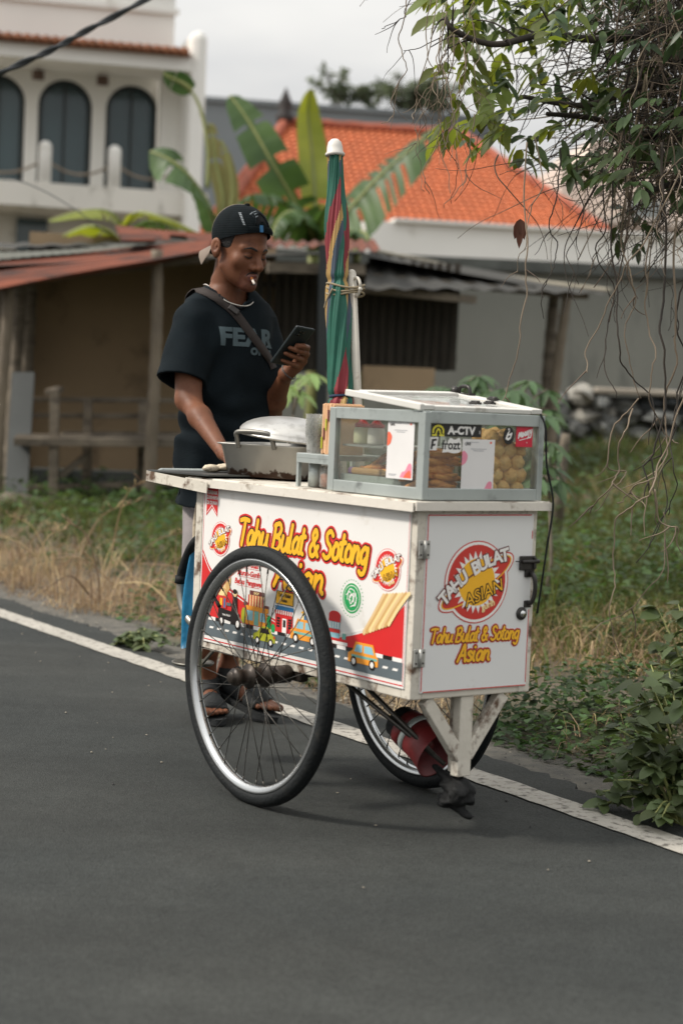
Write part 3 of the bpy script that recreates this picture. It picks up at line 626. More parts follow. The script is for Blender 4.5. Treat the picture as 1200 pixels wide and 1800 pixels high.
# bench table inside
bn = thing('wooden_bench', 'rough dark wooden bench with back rails under the stall roof', 'bench', gpt(160, 15.9)); bo = bn.location.copy()
def bpart(nm, segs, w=.07, h=.07):
    m = MB()
    for a, b in segs: m.beam(a, b, w, h, bev=.006)
    return m.build(nm, M_oldwood, bn, bo)
bpart('seat', [(at(26, 775, 15.55), at(330, 778, 15.75)), (at(30, 770, 15.9), at(330, 772, 16.1))], .34, .07)
bpart('backrest', [(at(28, 702, 16.2), at(330, 704, 16.5)), (at(40, 730, 16.2), at(330, 732, 16.5)), (at(110, 762, 16.2), at(330, 764, 16.5))], .04, .045)
for x, y0, Y in ((97, 685, 15.5), (155, 700, 16.2), (252, 700, 16.3), (40, 700, 16.2)):
    m = MB(); m.beam(gpt(x, Y), at(x, y0, Y), .075, .075, up=(0, 1, 0)); m.build('leg', M_oldwood, bn, bo)
bpart('brace', [(at(105, 838, 15.6), at(160, 795, 15.7))], .05, .05); bpart('armrest', [(at(88, 690, 15.5), at(105, 684, 16.3))], .08, .05); bpart('stretcher', [(at(48, 858, 15.7), at(330, 848, 15.9))], .05, .05)
m = MB(); a = gpt(35, 15.65); m.beam(a+Vector((-.02, 0, .02)), at(42, 655, 16.0), .19, .03, up=(0, 1, 0)); tag(m.build('white_board', mat('greyish_board', lin('#5c5f5e'), .8, var=.1, scale=2), None, a), 'pale grey board leaning upright beside the stall bench', 'board')
m = MB(); a = gpt(-30, 15.0, .05); b = gpt(72, 15.0, .05); m.tube([a, a*.6+b*.4+Vector((0, 0, .02)), b], [.085, .09, .075], 12); tag(m.build('log', M_oldwood, None, a), 'short old log lying on the ground before the bench', 'log')
# low grey ledge inside
m = MB(); m.beam(gpt(60, 17.6, .12), gpt(330, 17.7, .12), .4, .26); tag(m.build('concrete_ledge', mat('ledge_grey', lin('#4a4d4a'), .9), None, gpt(60, 17.6)), 'low grey concrete ledge at the back of the stall', 'ledge')
# stick post in the field
m = MB(); a = gpt(984, 13.2); m.tube([a, at(985, 840, 13.2), at(992, 775, 13.2), at(994, 762, 13.2)], [.045, .04, .035, .03], 9); m.tube([at(985, 836, 13.2), at(972, 826, 13.15), at(956, 815, 13.1)], [.02, .018, .012], 7)
tag(m.build('stick_post', M_oldwood, None, a), 'thin weathered stick post with a side branch in the field', 'post')
# ------------------------------------------------------------------ planting
def green(name, c1, c2, isl=.3, tr=.35, rough=.55): return mat(name, lin(c1), rough, col2=lin(c2), scale=2.5, island=isl, transl=tr, spec=.35)
M_grass = green('grass_green', '#3b4a24', '#5e6433', .5)
M_weed = green('weed_green', '#2f4726', '#4f6437', .5)
M_straw = mat('straw', lin('#7d6849'), .85, col2=lin('#b8a27f'), scale=2.2, island=.5, transl=.15)
M_straw2 = mat('field_straw', lin('#8f7452'), .8, col2=lin('#a98c66'), scale=3, island=.4, transl=.15)
def scatter(n, n0, n1, l0, l1):
    a = RNG.uniform(n0, n1, n); b = RNG.uniform(l0, l1, n)-5.5; P = np.zeros((n, 3)); P[:, 0] = a*RN.x+b*RD.x; P[:, 1] = a*RN.y+b*RD.y; P[:, 2] = terrain(P[:, 0], P[:, 1]); return P, a, b
def patch(P, f, s): return np.sin(P[:, 0]*f+s)*np.sin(P[:, 1]*f*.8+2*s)+.6*np.sin(P[:, 0]*f*2.3-P[:, 1]*f*1.9+s)
# photo-space helpers so that the belts of straw, weeds and grass lie where the road verge has them
# left verge: matted straw, with green behind
P, a, b = scatter(24000, 3.42, 5.2, -11, -1.0); dn = a-3.42
keep = (RNG.uniform(0, 1, len(a)) < np.clip(1.2-dn*.85+.45*patch(P, 2.1, 1), 0, 1)) & (dn > .10+.12*np.sin(b*2.3)+.05*np.sin(b*7)); P = P[keep]; k = len(P)
s1 = blades(P, RNG.uniform(.06, .20, k)*(1+.7*np.clip(patch(P, 3.3, 4), -.6, 1.2)), RNG.uniform(.002, .005, k), RNG.uniform(.9, 2.9, k), RNG.uniform(0, 6.28, k), .1, 5)
P2 = P[::14]; k = len(P2); s2 = blades(P2, RNG.uniform(.22, .46, k), RNG.uniform(.003, .006, k), RNG.uniform(.2, 1.0, k), RNG.uniform(0, 6.28, k), .4, 5)
# right verge: thinner straw between the weeds
P, a, b = scatter(26000, 3.4, 7.6, -1.0, 4.2); keep = (patch(P, 1.7, 3)+.6*patch(P, 4.1, 8) > -.4) & (RNG.uniform(0, 1, len(a)) < .8); P = P[keep]; k = len(P); P[:, 2] += RNG.uniform(0, .13, k)*np.clip((a[keep]-3.45)*3, 0, 1)
s3 = blades(P, RNG.uniform(.06, .24, k), RNG.uniform(.002, .005, k), RNG.uniform(1.1, 2.9, k), RNG.uniform(0, 6.28, k), .05, 5)
V, F = join(s1, s2, s3); tag(nmesh('dry_straw', V, F, M_straw, smooth=False), kind='stuff')
# straw in the field further off
P = np.stack([RNG.uniform(-6, 9, 14000), RNG.uniform(8, 21, 14000), np.zeros(14000)], 1); P[:, 2] = terrain(P[:, 0], P[:, 1]); nn_ = P[:, 0]*RN.x+P[:, 1]*RN.y
keep = (nn_ > 5) & (patch(P, .9, 5) > np.where(P[:, 1] > 14, -.2, .3)) & (P[:, 0] > .3); P = P[keep]; k = len(P); s1 = blades(P, RNG.uniform(.1, .34, k), RNG.uniform(.006, .012, k), RNG.uniform(.5, 1.8, k), RNG.uniform(0, 6.28, k), .3, 4)
V, F = s1; tag(nmesh('field_straw', V, F, M_straw2, smooth=False), kind='stuff')
# green grass: left behind the straw, and the field on the right
P, a, b = scatter(40000, 3.9, 12.5, -14, 0); keep = (RNG.uniform(0, 1, len(a)) < np.clip((a-4.1)*.8+.2*patch(P, 1.6, 2), 0, 1)) & (P[:, 1] < 15.1); P = P[keep]; k = len(P)
s1 = blades(P, RNG.uniform(.08, .26, k), RNG.uniform(.006, .013, k), RNG.uniform(.2, 1.4, k), RNG.uniform(0, 6.28, k), .5, 4)
P = np.stack([RNG.uniform(-1, 10, 52000), RNG.uniform(6, 21, 52000), np.zeros(52000)], 1); P[:, 2] = terrain(P[:, 0], P[:, 1]); nn_ = P[:, 0]*RN.x+P[:, 1]*RN.y
keep = (nn_ > 4.6) & (patch(P, .9, 5) < .75) & (P[:, 0] < P[:, 1]*.24); P = P[keep]; k = len(P)
s2 = blades(P, RNG.uniform(.10, .26, k)*(1+.9*np.clip(patch(P, 1.9, 7), 0, 1.3)), RNG.uniform(.006, .014, k), RNG.uniform(.2, 1.6, k), RNG.uniform(0, 6.28, k), .5, 4)
V, F = join(s1, s2); tag(nmesh('grass', V, F, M_grass, smooth=False), kind='stuff')
# ground-cover weeds: small leaves on short stems
def weed(n, n0, n1, l0, l1, thr, hmax, sz, seed):
    P, a, b = scatter(n, n0, n1, l0, l1); keep = patch(P, 1.4, seed)+.5*patch(P, 3.7, seed+1) > thr; P = P[keep]; a = a[keep]; k = len(P)
    P[:, 2] += hmax*RNG.uniform(0, 1, k)**.8*np.clip((a-n0)*3+.15, .1, 1)
    az = RNG.uniform(0, 6.28, k); D = np.stack([np.cos(az), np.sin(az), RNG.uniform(-.3, .5, k)], 1); N = np.stack([RNG.normal(0, .35, k), RNG.normal(0, .35, k), np.ones(k)], 1)
    L = sz*RNG.uniform(.5, 1.3, k); return leaves(P, D, N, L, L*RNG.uniform(.5, .75, k), .2, .3)
w1 = weed(46000, 3.45, 5.8, -.6, 4.6, -.2, .17, .034, 1.3); w2 = weed(9000, 4.2, 7, -11, -1, -.1, .16, .055, 4.2); w3 = weed(30000, 5., 11, -4, 6.5, -.15, .25, .05, 2.2); w4 = weed(16000, 4.8, 12, -15, -3, -.3, .26, .07, 6.); w5 = weed(34000, 4.6, 14, -6, 8, .62, .36, .055, 3.3)
w6 = weed(9000, 3.55, 4.9, -13, -1, .75, .2, .04, 2.7); V, F = join(w1, w2, w3, w4, w5, w6); tag(nmesh('ground_cover', V, F, M_weed, smooth=True), kind='stuff')
# a few taller seeding stalks on the left verge
m = MB()
for x, y, Y, h, ln in ((190, 1010, 9.4, .62, .10), (178, 1030, 9.2, .42, -.12), (88, 985, 10.4, .34, -.16), (130, 1005, 9.6, .5, .2), (215, 1000, 9.6, .36, .25), (250, 1010, 9.3, .30, .3), (60, 985, 10, .32, .1), (30, 960, 10.6, .3, .2), (95, 1000, 9.8, .3, -.28)):
    p = at(x, y, Y); p.z = float(terrain(np.array(p.x), np.array(p.y))); Pp = catmull([p, p+Vector((ln*.2, 0, h*.45)), p+Vector((ln*.7, 0, h*.85)), p+Vector((ln*1.5, .02, h))], 5); m.tube(Pp, [.005-.0032*i/len(Pp) for i in range(len(Pp))], 5)
    for q in range(7):
        t = Pp[-1]+(Pp[-5]-Pp[-1])*q/7; d = Vector((random.uniform(-1, 1), random.uniform(-.5, .5), random.uniform(.2, 1)))*.045; m.tube([t, t+d*.6, t+d], [.002, .004, .001], 4)
for j in range(26):
    x = random.uniform(20, 310); n_ = random.uniform(3.55, 4.3); l_ = random.uniform(-14, -7); p = nl(n_, l_, .06); az = random.uniform(0, 6.28); L = random.uniform(.2, .5); d = Vector((math.cos(az), math.sin(az), random.uniform(-.05, .7)))
    Pp = catmull([p, p+d*L*.5+Vector((0, 0, .05)), p+d*L+Vector((random.uniform(-.05, .05), 0, random.uniform(-.08, .08)))], 5); m.tube(Pp, [.0045-.003*i/len(Pp) for i in range(len(Pp))], 5)
tag(m.build('dry_stalks', M_straw), kind='stuff')

# banana plants
M_ban = mat('banana_leaf', lin('#304a26'), .5, col2=lin('#4a6632'), scale=2., island=.0, transl=.35, spec=.5)
M_bany = mat('banana_leaf_yellowish', lin('#6f7f2e'), .45, col2=lin('#8d9440'), scale=2., transl=.4, spec=.5)
M_bandry = mat('banana_leaf_dry', lin('#7c7a48'), .7, col2=lin('#8f8a58'), scale=2., transl=.3)
M_banst = mat('banana_stem', lin('#77804a'), .6, col2=lin('#8f9058'), scale=3)
def banana_leaf(parent, off, pts, w, m_, side=(1, 0, 0), slits=0, droop=.15, fold=.3, seed=0, flip=1.):
    """blade along a curved midrib; slits tear it into strips that hang"""
    rs = random.Random(seed); P = catmull(pts, 10); k = len(P); m = MB(); S0 = Vector(side)
    tears = sorted(rs.sample(range(4, k-2), min(slits, k-8))) if slits else []
    for sg in (1, -1):
        vs = []; fs = []; drift = Vector((0, 0, 0)); hang = 0
        for i in range(k):
            t = i/(k-1); T = (P[min(i+1, k-1)]-P[max(0, i-1)]).normalized(); S = (S0-T*S0.dot(T)).normalized(); N = S.cross(T)
            ww = w*(max(0, math.sin(math.pi*min(1, t*.93+.07)))**.55)*(1-.25*t)
            if i in tears: hang = rs.uniform(.05, .5)*(1 if slits > 6 else .35)
            for j in range(5):
                q = j/4; p = P[i]+S*sg*ww*q*(1-.25*hang*q)+N*(fold*ww*q-.02*ww*math.sin(i*2.1))-Vector((0, 0, 1))*ww*q*q*(droop+hang)
                if j == 4: p += T*rs.uniform(-.012, .012)
                vs.append(p)
        for i in range(k-1):
            for j in range(4):
                if i in tears and j >= 1: continue
                b = i*5+j; fs.append((b, b+1, b+6, b+5))
        m.add(vs, fs, 0, True)
    m.tube(P, [.022*(1-.8*i/k)+.004 for i in range(k)], 6, 1)
    m.build('leaf', [m_, M_banst], parent, off)
def bstem(parent, off, a, b, r0, r1):
    m = MB(); a, b = Vector(a), Vector(b); m.tube([a, a.lerp(b, .4)+Vector((.03, 0, 0)), b], [r0, (r0+r1)/2, r1], 10); m.build('trunk', M_banst, parent, off)
Yb = 19.6; g0 = gpt(548, Yb); bp = thing('banana_plant', 'tall banana plant with a broad upright yellow-green leaf behind the vendor', 'banana plant', g0)
c = at(552, 420, Yb); bstem(bp, g0, g0, c, .11, .07); V3 = Vector
banana_leaf(bp, g0, [c, at(520, 360, Yb-.1), at(478, 285, Yb-.2), at(435, 210, Yb-.1), at(404, 168, Yb)], .27, M_ban, (.9, .1, .35), 6, .08, .28, 1)
banana_leaf(bp, g0, [c, at(553, 350, Yb), at(548, 270, Yb+.1), at(541, 200, Yb+.1), at(545, 156, Yb)], .19, M_bany, (1, .25, 0), 2, .0, .3, 2)
banana_leaf(bp, g0, [c, at(610, 372, Yb-.1), at(660, 318, Yb-.2), at(715, 268, Yb-.3), at(772, 222, Yb-.2)], .40, M_ban, (.35, -.6, -.5), 6, .4, .0, 3)
banana_leaf(bp, g0, [c, at(520, 372, Yb-.3), at(478, 348, Yb-.5), at(440, 345, Yb-.6), at(405, 368, Yb-.6)], .3, M_ban, (.2, -.7, .5), 10, .5, .1, 4)
banana_leaf(bp, g0, [c, at(535, 385, Yb-.5), at(512, 372, Yb-.8), at(490, 385, Yb-1.0), at(478, 412, Yb-1.1)], .24, M_ban, (.5, -.5, .3), 8, .5, .1, 5)
banana_leaf(bp, g0, [c, at(580, 385, Yb+.3), at(605, 350, Yb+.6), at(625, 335, Yb+.8)], .3, M_ban, (.4, -.6, .4), 3, .4, .1, 6)
banana_leaf(bp, g0, [c, at(560, 392, Yb-.3), at(570, 370, Yb-.6), at(575, 362, Yb-.7)], .15, M_ban, (1, 0, .2), 2, .3, .1, 7)
Yc = 18.8; g1 = gpt(372, Yc); bq = thing('banana_plant', 'banana plant with a broad torn leaf reaching left beside the villa', 'banana plant', g1); c = at(385, 420, Yc); bstem(bq, g1, g1, c, .09, .06)
banana_leaf(bq, g1, [c, at(366, 360, Yc-.1), at(335, 312, Yc-.2), at(300, 282, Yc-.2), at(264, 266, Yc-.1)], .33, M_ban, (.5, -.4, -.6), 3, .25, .1, 8)
banana_leaf(bq, g1, [c, at(392, 350, Yc), at(380, 290, Yc), at(372, 225, Yc), at(366, 220, Yc)], .085, M_bandry, (1, .2, .3), 3, .5, .1, 9)
banana_leaf(bq, g1, [c, at(404, 370, Yc), at(408, 320, Yc), at(398, 270, Yc), at(388, 245, Yc)], .08, M_bandry, (1, .2, -.3), 3, .5, .1, 10)
banana_leaf(bq, g1, [at(365, 330, Yc), at(366, 260, Yc), at(352, 190, Yc), at(330, 155, Yc), at(290, 133, Yc)], .001, M_bandry, (0, -.3, 1), 0, .1, 0, 11)
banana_leaf(bq, g1, [at(338, 158, Yc), at(322, 146, Yc), at(305, 138, Yc), at(287, 128, Yc)], .13, M_ban, (.25, -.3, .9), 1, .1, .1, 12)
Yd = 18.6; g2 = gpt(190, Yd); br = thing('banana_plant', 'low banana plant with leaves spread flat above the stall roof at left', 'banana plant', g2); c = at(215, 440, Yd); bstem(br, g2, g2, c, .09, .06)
banana_leaf(br, g2, [c, at(215, 400, Yd), at(190, 372, Yd-.2), at(140, 372, Yd-.3), at(86, 388, Yd-.4)], .17, M_bany, (.1, -.8, -.15), 4, .3, .1, 13)
banana_leaf(br, g2, [c, at(222, 398, Yd), at(245, 374, Yd-.2), at(295, 386, Yd-.3), at(352, 412, Yd-.4)], .16, M_bany, (.1, -.8, .1), 5, .35, .1, 14)
banana_leaf(br, g2, [c, at(205, 420, Yd-.4), at(180, 402, Yd-.6), at(150, 398, Yd-.8), at(110, 415, Yd-.9)], .15, M_bany, (.2, -.8, .2), 4, .3, .1, 15)
banana_leaf(br, g2, [c, at(230, 415, Yd-.4), at(262, 392, Yd-.7), at(300, 398, Yd-.8), at(330, 420, Yd-.9)], .15, M_ban, (.2, -.8, .2), 5, .3, .1, 16)
g3 = gpt(625, 18.9); bs = thing('banana_plant', 'small banana sucker just above the stall roof right of the umbrella', 'banana plant', g3); c = at(626, 440, 18.9); bstem(bs, g3, g3, c, .06, .04)
banana_leaf(bs, g3, [c, at(622, 415, 18.9), at(612, 405, 18.8), at(604, 420, 18.7)], .1, M_ban, (.6, -.5, 0), 1, .3, .1, 17); banana_leaf(bs, g3, [c, at(630, 412, 18.9), at(640, 408, 18.8), at(648, 422, 18.7)], .1, M_ban, (.6, -.5, 0), 1, .3, .1, 18)

# leafy plants behind the cart (palmate drooping leaves)
M_cass = green('drooping_leaf', '#40583a', '#566e48', .2, .3, .5); M_lgreen = green('light_leaf', '#7f9a5c', '#92a86c', .2, .4)
def palmate(name, label, px0, px1, py0, py1, Y, n, ln, m_, seed, stem0):
    rs = random.Random(seed); g = gpt(stem0, Y); t = thing(name, label, 'plant', g); m = MB(); Ps, Ds, Ns, Ls = [], [], [], []
    hub = at(stem0, py1+30, Y); m.tube([g, (g+hub)/2+Vector((.03, 0, 0)), hub], [.011, .009, .007], 7)
    for i in range(n):
        p = at(rs.uniform(px0, px1), rs.uniform(py0, py1), Y+rs.uniform(-.4, .4)); m.tube(catmull([hub, (hub+p)/2+Vector((0, 0, .06)), p], 4), .005, 5)
        a0 = rs.uniform(0, 6.28)
        for q in range(7):
            a = a0+q*.9; Ps.append(p); Ds.append((math.cos(a), math.sin(a)*.8, rs.uniform(-.75, -.1))); Ns.append((math.cos(a)*.6, math.sin(a)*.6-.2, .8)); Ls.append(ln*rs.uniform(.7, 1.15))
    m.build('stem', M_oldwood, t, g); Ls = np.array(Ls); V, F = leaves(np.array(Ps)-np.array(g), np.array(Ds), np.array(Ns), Ls, Ls*.36, .25, .3); nmesh('foliage', V, F, m_, t)
palmate('leafy_plant', 'drooping grey-green leafy plant right behind the glass case', 740, 850, 660, 700, 10.2, 13, .13, M_cass, 1, 800)
palmate('leafy_plant', 'second drooping leafy plant beside the stall right post', 855, 965, 668, 735, 9.8, 17, .13, M_cass, 2, 905)
palmate('leafy_plant', 'small pale green plant between the vendor and umbrella', 492, 556, 652, 700, 10.5, 5, .12, M_lgreen, 3, 515)
palmate('leafy_plant', 'dark leafy weed at right edge of the glass case', 945, 985, 745, 850, 9., 10, .11, M_cass, 5, 965)

# planting on the far grey roof
M_far = green('far_leaf', '#4e5b45', '#61694f', .2, .3)
def rooftop(px, py, w, h, label, n, seed):
    rs = random.Random(seed); Y = 52.5; b = at(px, py, Y); t = thing('rooftop_shrub', label, 'shrub', b, 0, None); m = MB(); Ps, Ds, Ls = [], [], []
    for i in range(n):
        tip = b+Vector((rs.uniform(-w, w), rs.uniform(-.5, .5), h*rs.uniform(.4, 1))); P = catmull([V3((0, 0, 0)), (tip-b)*.5+Vector((0, 0, h*.12)), tip-b], 5); m.tube(P, .02, 5)
        for p in P[3:]:
            for q in range(5): Ps.append(p); Ds.append((rs.uniform(-1, 1), rs.uniform(-1, 1), rs.uniform(-.6, .9))); Ls.append(rs.uniform(.15, .38))
    m.build('branch', M_oldwood, t); Ls = np.array(Ls); Vv, Ff = leaves(np.array(Ps), np.array(Ds), np.array(Ds)[:, [1, 2, 0]], Ls, Ls*.35); nmesh('foliage', Vv, Ff, M_far, t)
rooftop(715, 205, 1.1, 1.2, 'bushy far shrub on the grey roof above the orange tiles', 16, 1); rooftop(590, 190, .9, 1.1, 'spindly far shrub at left end of the grey roof planting', 7, 2); rooftop(650, 195, .5, .8, 'thin far twig shrub in the middle of the grey roof', 5, 3); rooftop(770, 205, .7, .9, 'dark far shrub at right on the grey roof', 12, 4)

# vine-hung tree at the right: trunk just outside the frame, tangle, leaves, hanging dead vines
M_bark = mat('bark', lin('#4a4238'), .95, var=.3, scale=5, bump=.6, bscale=30)
M_tleaf = mat('tree_leaf', lin('#30432a'), .45, col2=lin('#4a5c33'), scale=3, island=.35, transl=.3, spec=.45); M_tleaf2 = mat('sun_tinted_young_leaf', lin('#56662a'), .45, col2=lin('#6f7a35'), scale=3, island=.3, transl=.5)  # second leaf colour is a lighter copy with sunlight painted in
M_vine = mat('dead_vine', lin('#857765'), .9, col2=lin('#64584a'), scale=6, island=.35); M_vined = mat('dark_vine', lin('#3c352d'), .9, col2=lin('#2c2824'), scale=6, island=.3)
tr0 = Vector((1.55, 6.6, float(terrain(np.array(1.55), np.array(6.6))))); tree = thing('vine_covered_tree', 'roadside tree smothered in dead vines hanging down at upper right', 'tree', tr0)
m = MB(); top = at(1290, 60, 6.3); m.tube(catmull([tr0, tr0+Vector((.05, 0, .9)), tr0.lerp(top, .6)+Vector((.08, 0, 0)), top, top+Vector((.1, .1, .6))], 6), [.12-.0025*i for i in range(25)], 12); m.build('trunk', M_bark, tree, tr0)
rs = random.Random(5)
limbs = [[top, at(1180, 50, 6.1), at(1060, 70, 5.9), at(960, 60, 5.7), at(870, 78, 5.6), at(800, 55, 5.5), at(782, 30, 5.5)], [at(1240, 140, 6.2), at(1130, 150, 6.), at(1030, 185, 5.9), at(920, 170, 5.8)], [at(1250, 230, 6.2), at(1150, 240, 6.1), at(1050, 210, 6.), at(960, 200, 5.9)], [top, at(1150, -30, 6), at(1000, -60, 5.8), at(880, -30, 5.7), at(800, -20, 5.6)], [at(1260, 330, 6.2), at(1200, 320, 6.1), at(1130, 340, 6.)]]
for L in limbs:
    m = MB(); P = catmull(L, 6); m.tube(P, [.012*(1-.72*i/len(P))+.003 for i in range(len(P))], 8)
    for i in range(3, len(P)-1, 2):
        d = Vector((rs.uniform(-1, .4), rs.uniform(-.5, .5), rs.uniform(-.7, .8)))*rs.uniform(.08, .22); m.tube(catmull([P[i], P[i]+d*.5+Vector((0, 0, .02)), P[i]+d], 3), [.005, .004, .003, .003, .002, .002, .0015], 5)
    m.build('branch', M_vined, tree, tr0)
# leaves in sprays
def density(x, y):
    d = 0.
    if y < 60 and x > 800: d = max(d, .5)
    if x > 1040 and y < 300: d = max(d, 1.)
    if x > 1110 and y < 360: d = max(d, .9)
    if x > 1100 and y < 400: d = max(d, .4)
    if 900 < x < 1100 and y < 300: d = max(d, .2)
    if 820 < x < 1060 and 70 < y < 215: d = max(d, .2)
    if 815 < x < 900 and 195 < y < 250: d = max(d, .25)
    if 1080 < x < 1200 and 280 < y < 420: d = max(d, .35)
    return d
def sprays(n, box, accept, ln, Y0, Y1, young):
    Ps, Ds, Ns, Ls = [], [], [], []; k = 0
    while k < n:
        x, y = rs.uniform(box[0], box[2]), rs.uniform(box[1], box[3])
        if rs.random() > accept(x, y): continue
        k += 1; p = at(x, y, rs.uniform(Y0, Y1)); ax = Vector((rs.uniform(-1, .5), rs.uniform(-.7, .7), rs.uniform(-.6, .25))).normalized(); nn = rs.choice((3, 5, 5)); L = ln*rs.uniform(.7, 1.25)
        sdv = ax.cross(Vector((rs.uniform(-.4, .4), rs.uniform(-.4, .4), 1))).normalized()
        for q in range(nn):
            t = (q//2)/2; s_ = (1 if q % 2 else -1); base = p+ax*(L*.8*(1-t)); d = (ax+sdv*s_*(.9 if q else .0)).normalized() if q else ax
            if q == 0: base = p+ax*L*.85
            Ps.append(base); Ds.append(d+Vector((0, 0, -.25))); Ns.append(Vector((rs.uniform(-.5, .5), rs.uniform(-.9, .2), 1))); Ls.append(L*(1 if q == 0 else .82))
    return Ps, Ds, Ns, Ls
A_ = sprays(500, (800, -120, 1330, 430), density, .066, 5.5, 6.9, 0)
Ls = np.array(A_[3]); V, F = leaves(np.array(A_[0])-np.array(tr0), np.array(A_[1]), np.array(A_[2]), Ls, Ls*.42, .22, .25); nmesh('crown', V, F, M_tleaf, tree)
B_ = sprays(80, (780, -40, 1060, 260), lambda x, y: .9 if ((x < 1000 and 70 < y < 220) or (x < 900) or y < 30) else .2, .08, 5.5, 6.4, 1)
Ls = np.array(B_[3]); V, F = leaves(np.array(B_[0])-np.array(tr0), np.array(B_[1]), np.array(B_[2]), Ls, Ls*.45, .22, .25); nmesh('crown', V, F, M_tleaf2, tree)['label'] = 'young leaves with sunlight put into their yellow-green colour'
def wander(p, d, L, n, jit, grav, r):
    P = [Vector(p)]; d = Vector(d).normalized(); cur = Vector((r.gauss(0, 1), r.gauss(0, .6), r.gauss(0, .3)))*jit
    for i in range(n):
        cur += Vector((r.gauss(0, 1), r.gauss(0, .7), r.gauss(0, .5)))*jit*.5; cur *= .8; d = (d+cur+Vector((0, 0, -grav))).normalized(); P.append(P[-1]+d*L/n)
    return P
def vine_into(m, P, r0, r1, mi=0, n=5): m.tube(catmull(P, 3), [r0+(r1-r0)*i/(3*(len(P)-1)) for i in range(3*(len(P)-1)+1)], n, mi)
m = MB()
for i in range(1000):       # the tangle
    x = 1330-abs(rs.gauss(0, 120)) if rs.random() < .8 else rs.uniform(860, 1320); y = rs.uniform(-140, 330); Y = rs.uniform(5.7, 6.8)
    if rs.random() > min(1, .18+density(x, y)): continue
    P = wander(at(x, y, Y), (rs.uniform(-1, .6), rs.uniform(-.5, .5), rs.uniform(-1, .4)), rs.uniform(.2, .6), 10, .42, .10, rs); vine_into(m, P, rs.uniform(.001, .0026), .0008, rs.choice((0, 0, 1, 1)))
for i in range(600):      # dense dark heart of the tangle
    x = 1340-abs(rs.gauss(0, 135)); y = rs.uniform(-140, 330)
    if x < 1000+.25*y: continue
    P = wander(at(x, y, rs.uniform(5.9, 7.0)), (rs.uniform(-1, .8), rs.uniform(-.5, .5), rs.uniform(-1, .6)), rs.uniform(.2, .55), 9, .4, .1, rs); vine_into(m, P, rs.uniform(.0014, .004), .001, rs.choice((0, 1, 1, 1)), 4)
for i in range(130):       # thick curtain at the right edge
    x = rs.uniform(1110, 1330); P = wander(at(x, rs.uniform(-120, 160), rs.uniform(5.8, 6.6)), (rs.uniform(-.3, .3), rs.uniform(-.3, .3), -1), rs.uniform(.35, .8), 9, .2, .3, rs); vine_into(m, P, rs.uniform(.0025, .005), .0018, rs.choice((0, 1, 1)))
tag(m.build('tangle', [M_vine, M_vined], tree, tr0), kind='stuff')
def hang(pts, Y, r0, r1, dark, jit=5, sub=2):
    m = MB(); P = [at(x+rs.gauss(0, jit*.3), y, Y+rs.gauss(0, .03)) for x, y in pts]; C = catmull(P, 8)
    w1, w2, w3 = rs.uniform(0, 6), rs.uniform(0, 6), rs.uniform(.5, .9); C = [p+Vector((.007*math.sin(i*w3*.55+w1)+.0035*math.sin(i*1.3*w3+w2)+rs.gauss(0, .0012), .008*math.sin(i*.7*w3+w2), 0))*min(1, i/6) for i, p in enumerate(C)]; m.tube(C, [.8*(r0+(r1-r0)*i/(len(C)-1)) for i in range(len(C))], 6)
    for s_ in range(sub):
        i = rs.randrange(len(C)//3, len(C)-1); Q = wander(C[i], (rs.uniform(-1, 1), rs.uniform(-.3, .3), -.7), rs.uniform(.05, .16), 6, .35, .15, rs); vine_into(m, Q, r1*1.1, r1*.5, 0, 4)
    m.build('hanging_vine', M_vined if dark else M_vine, tree, tr0)
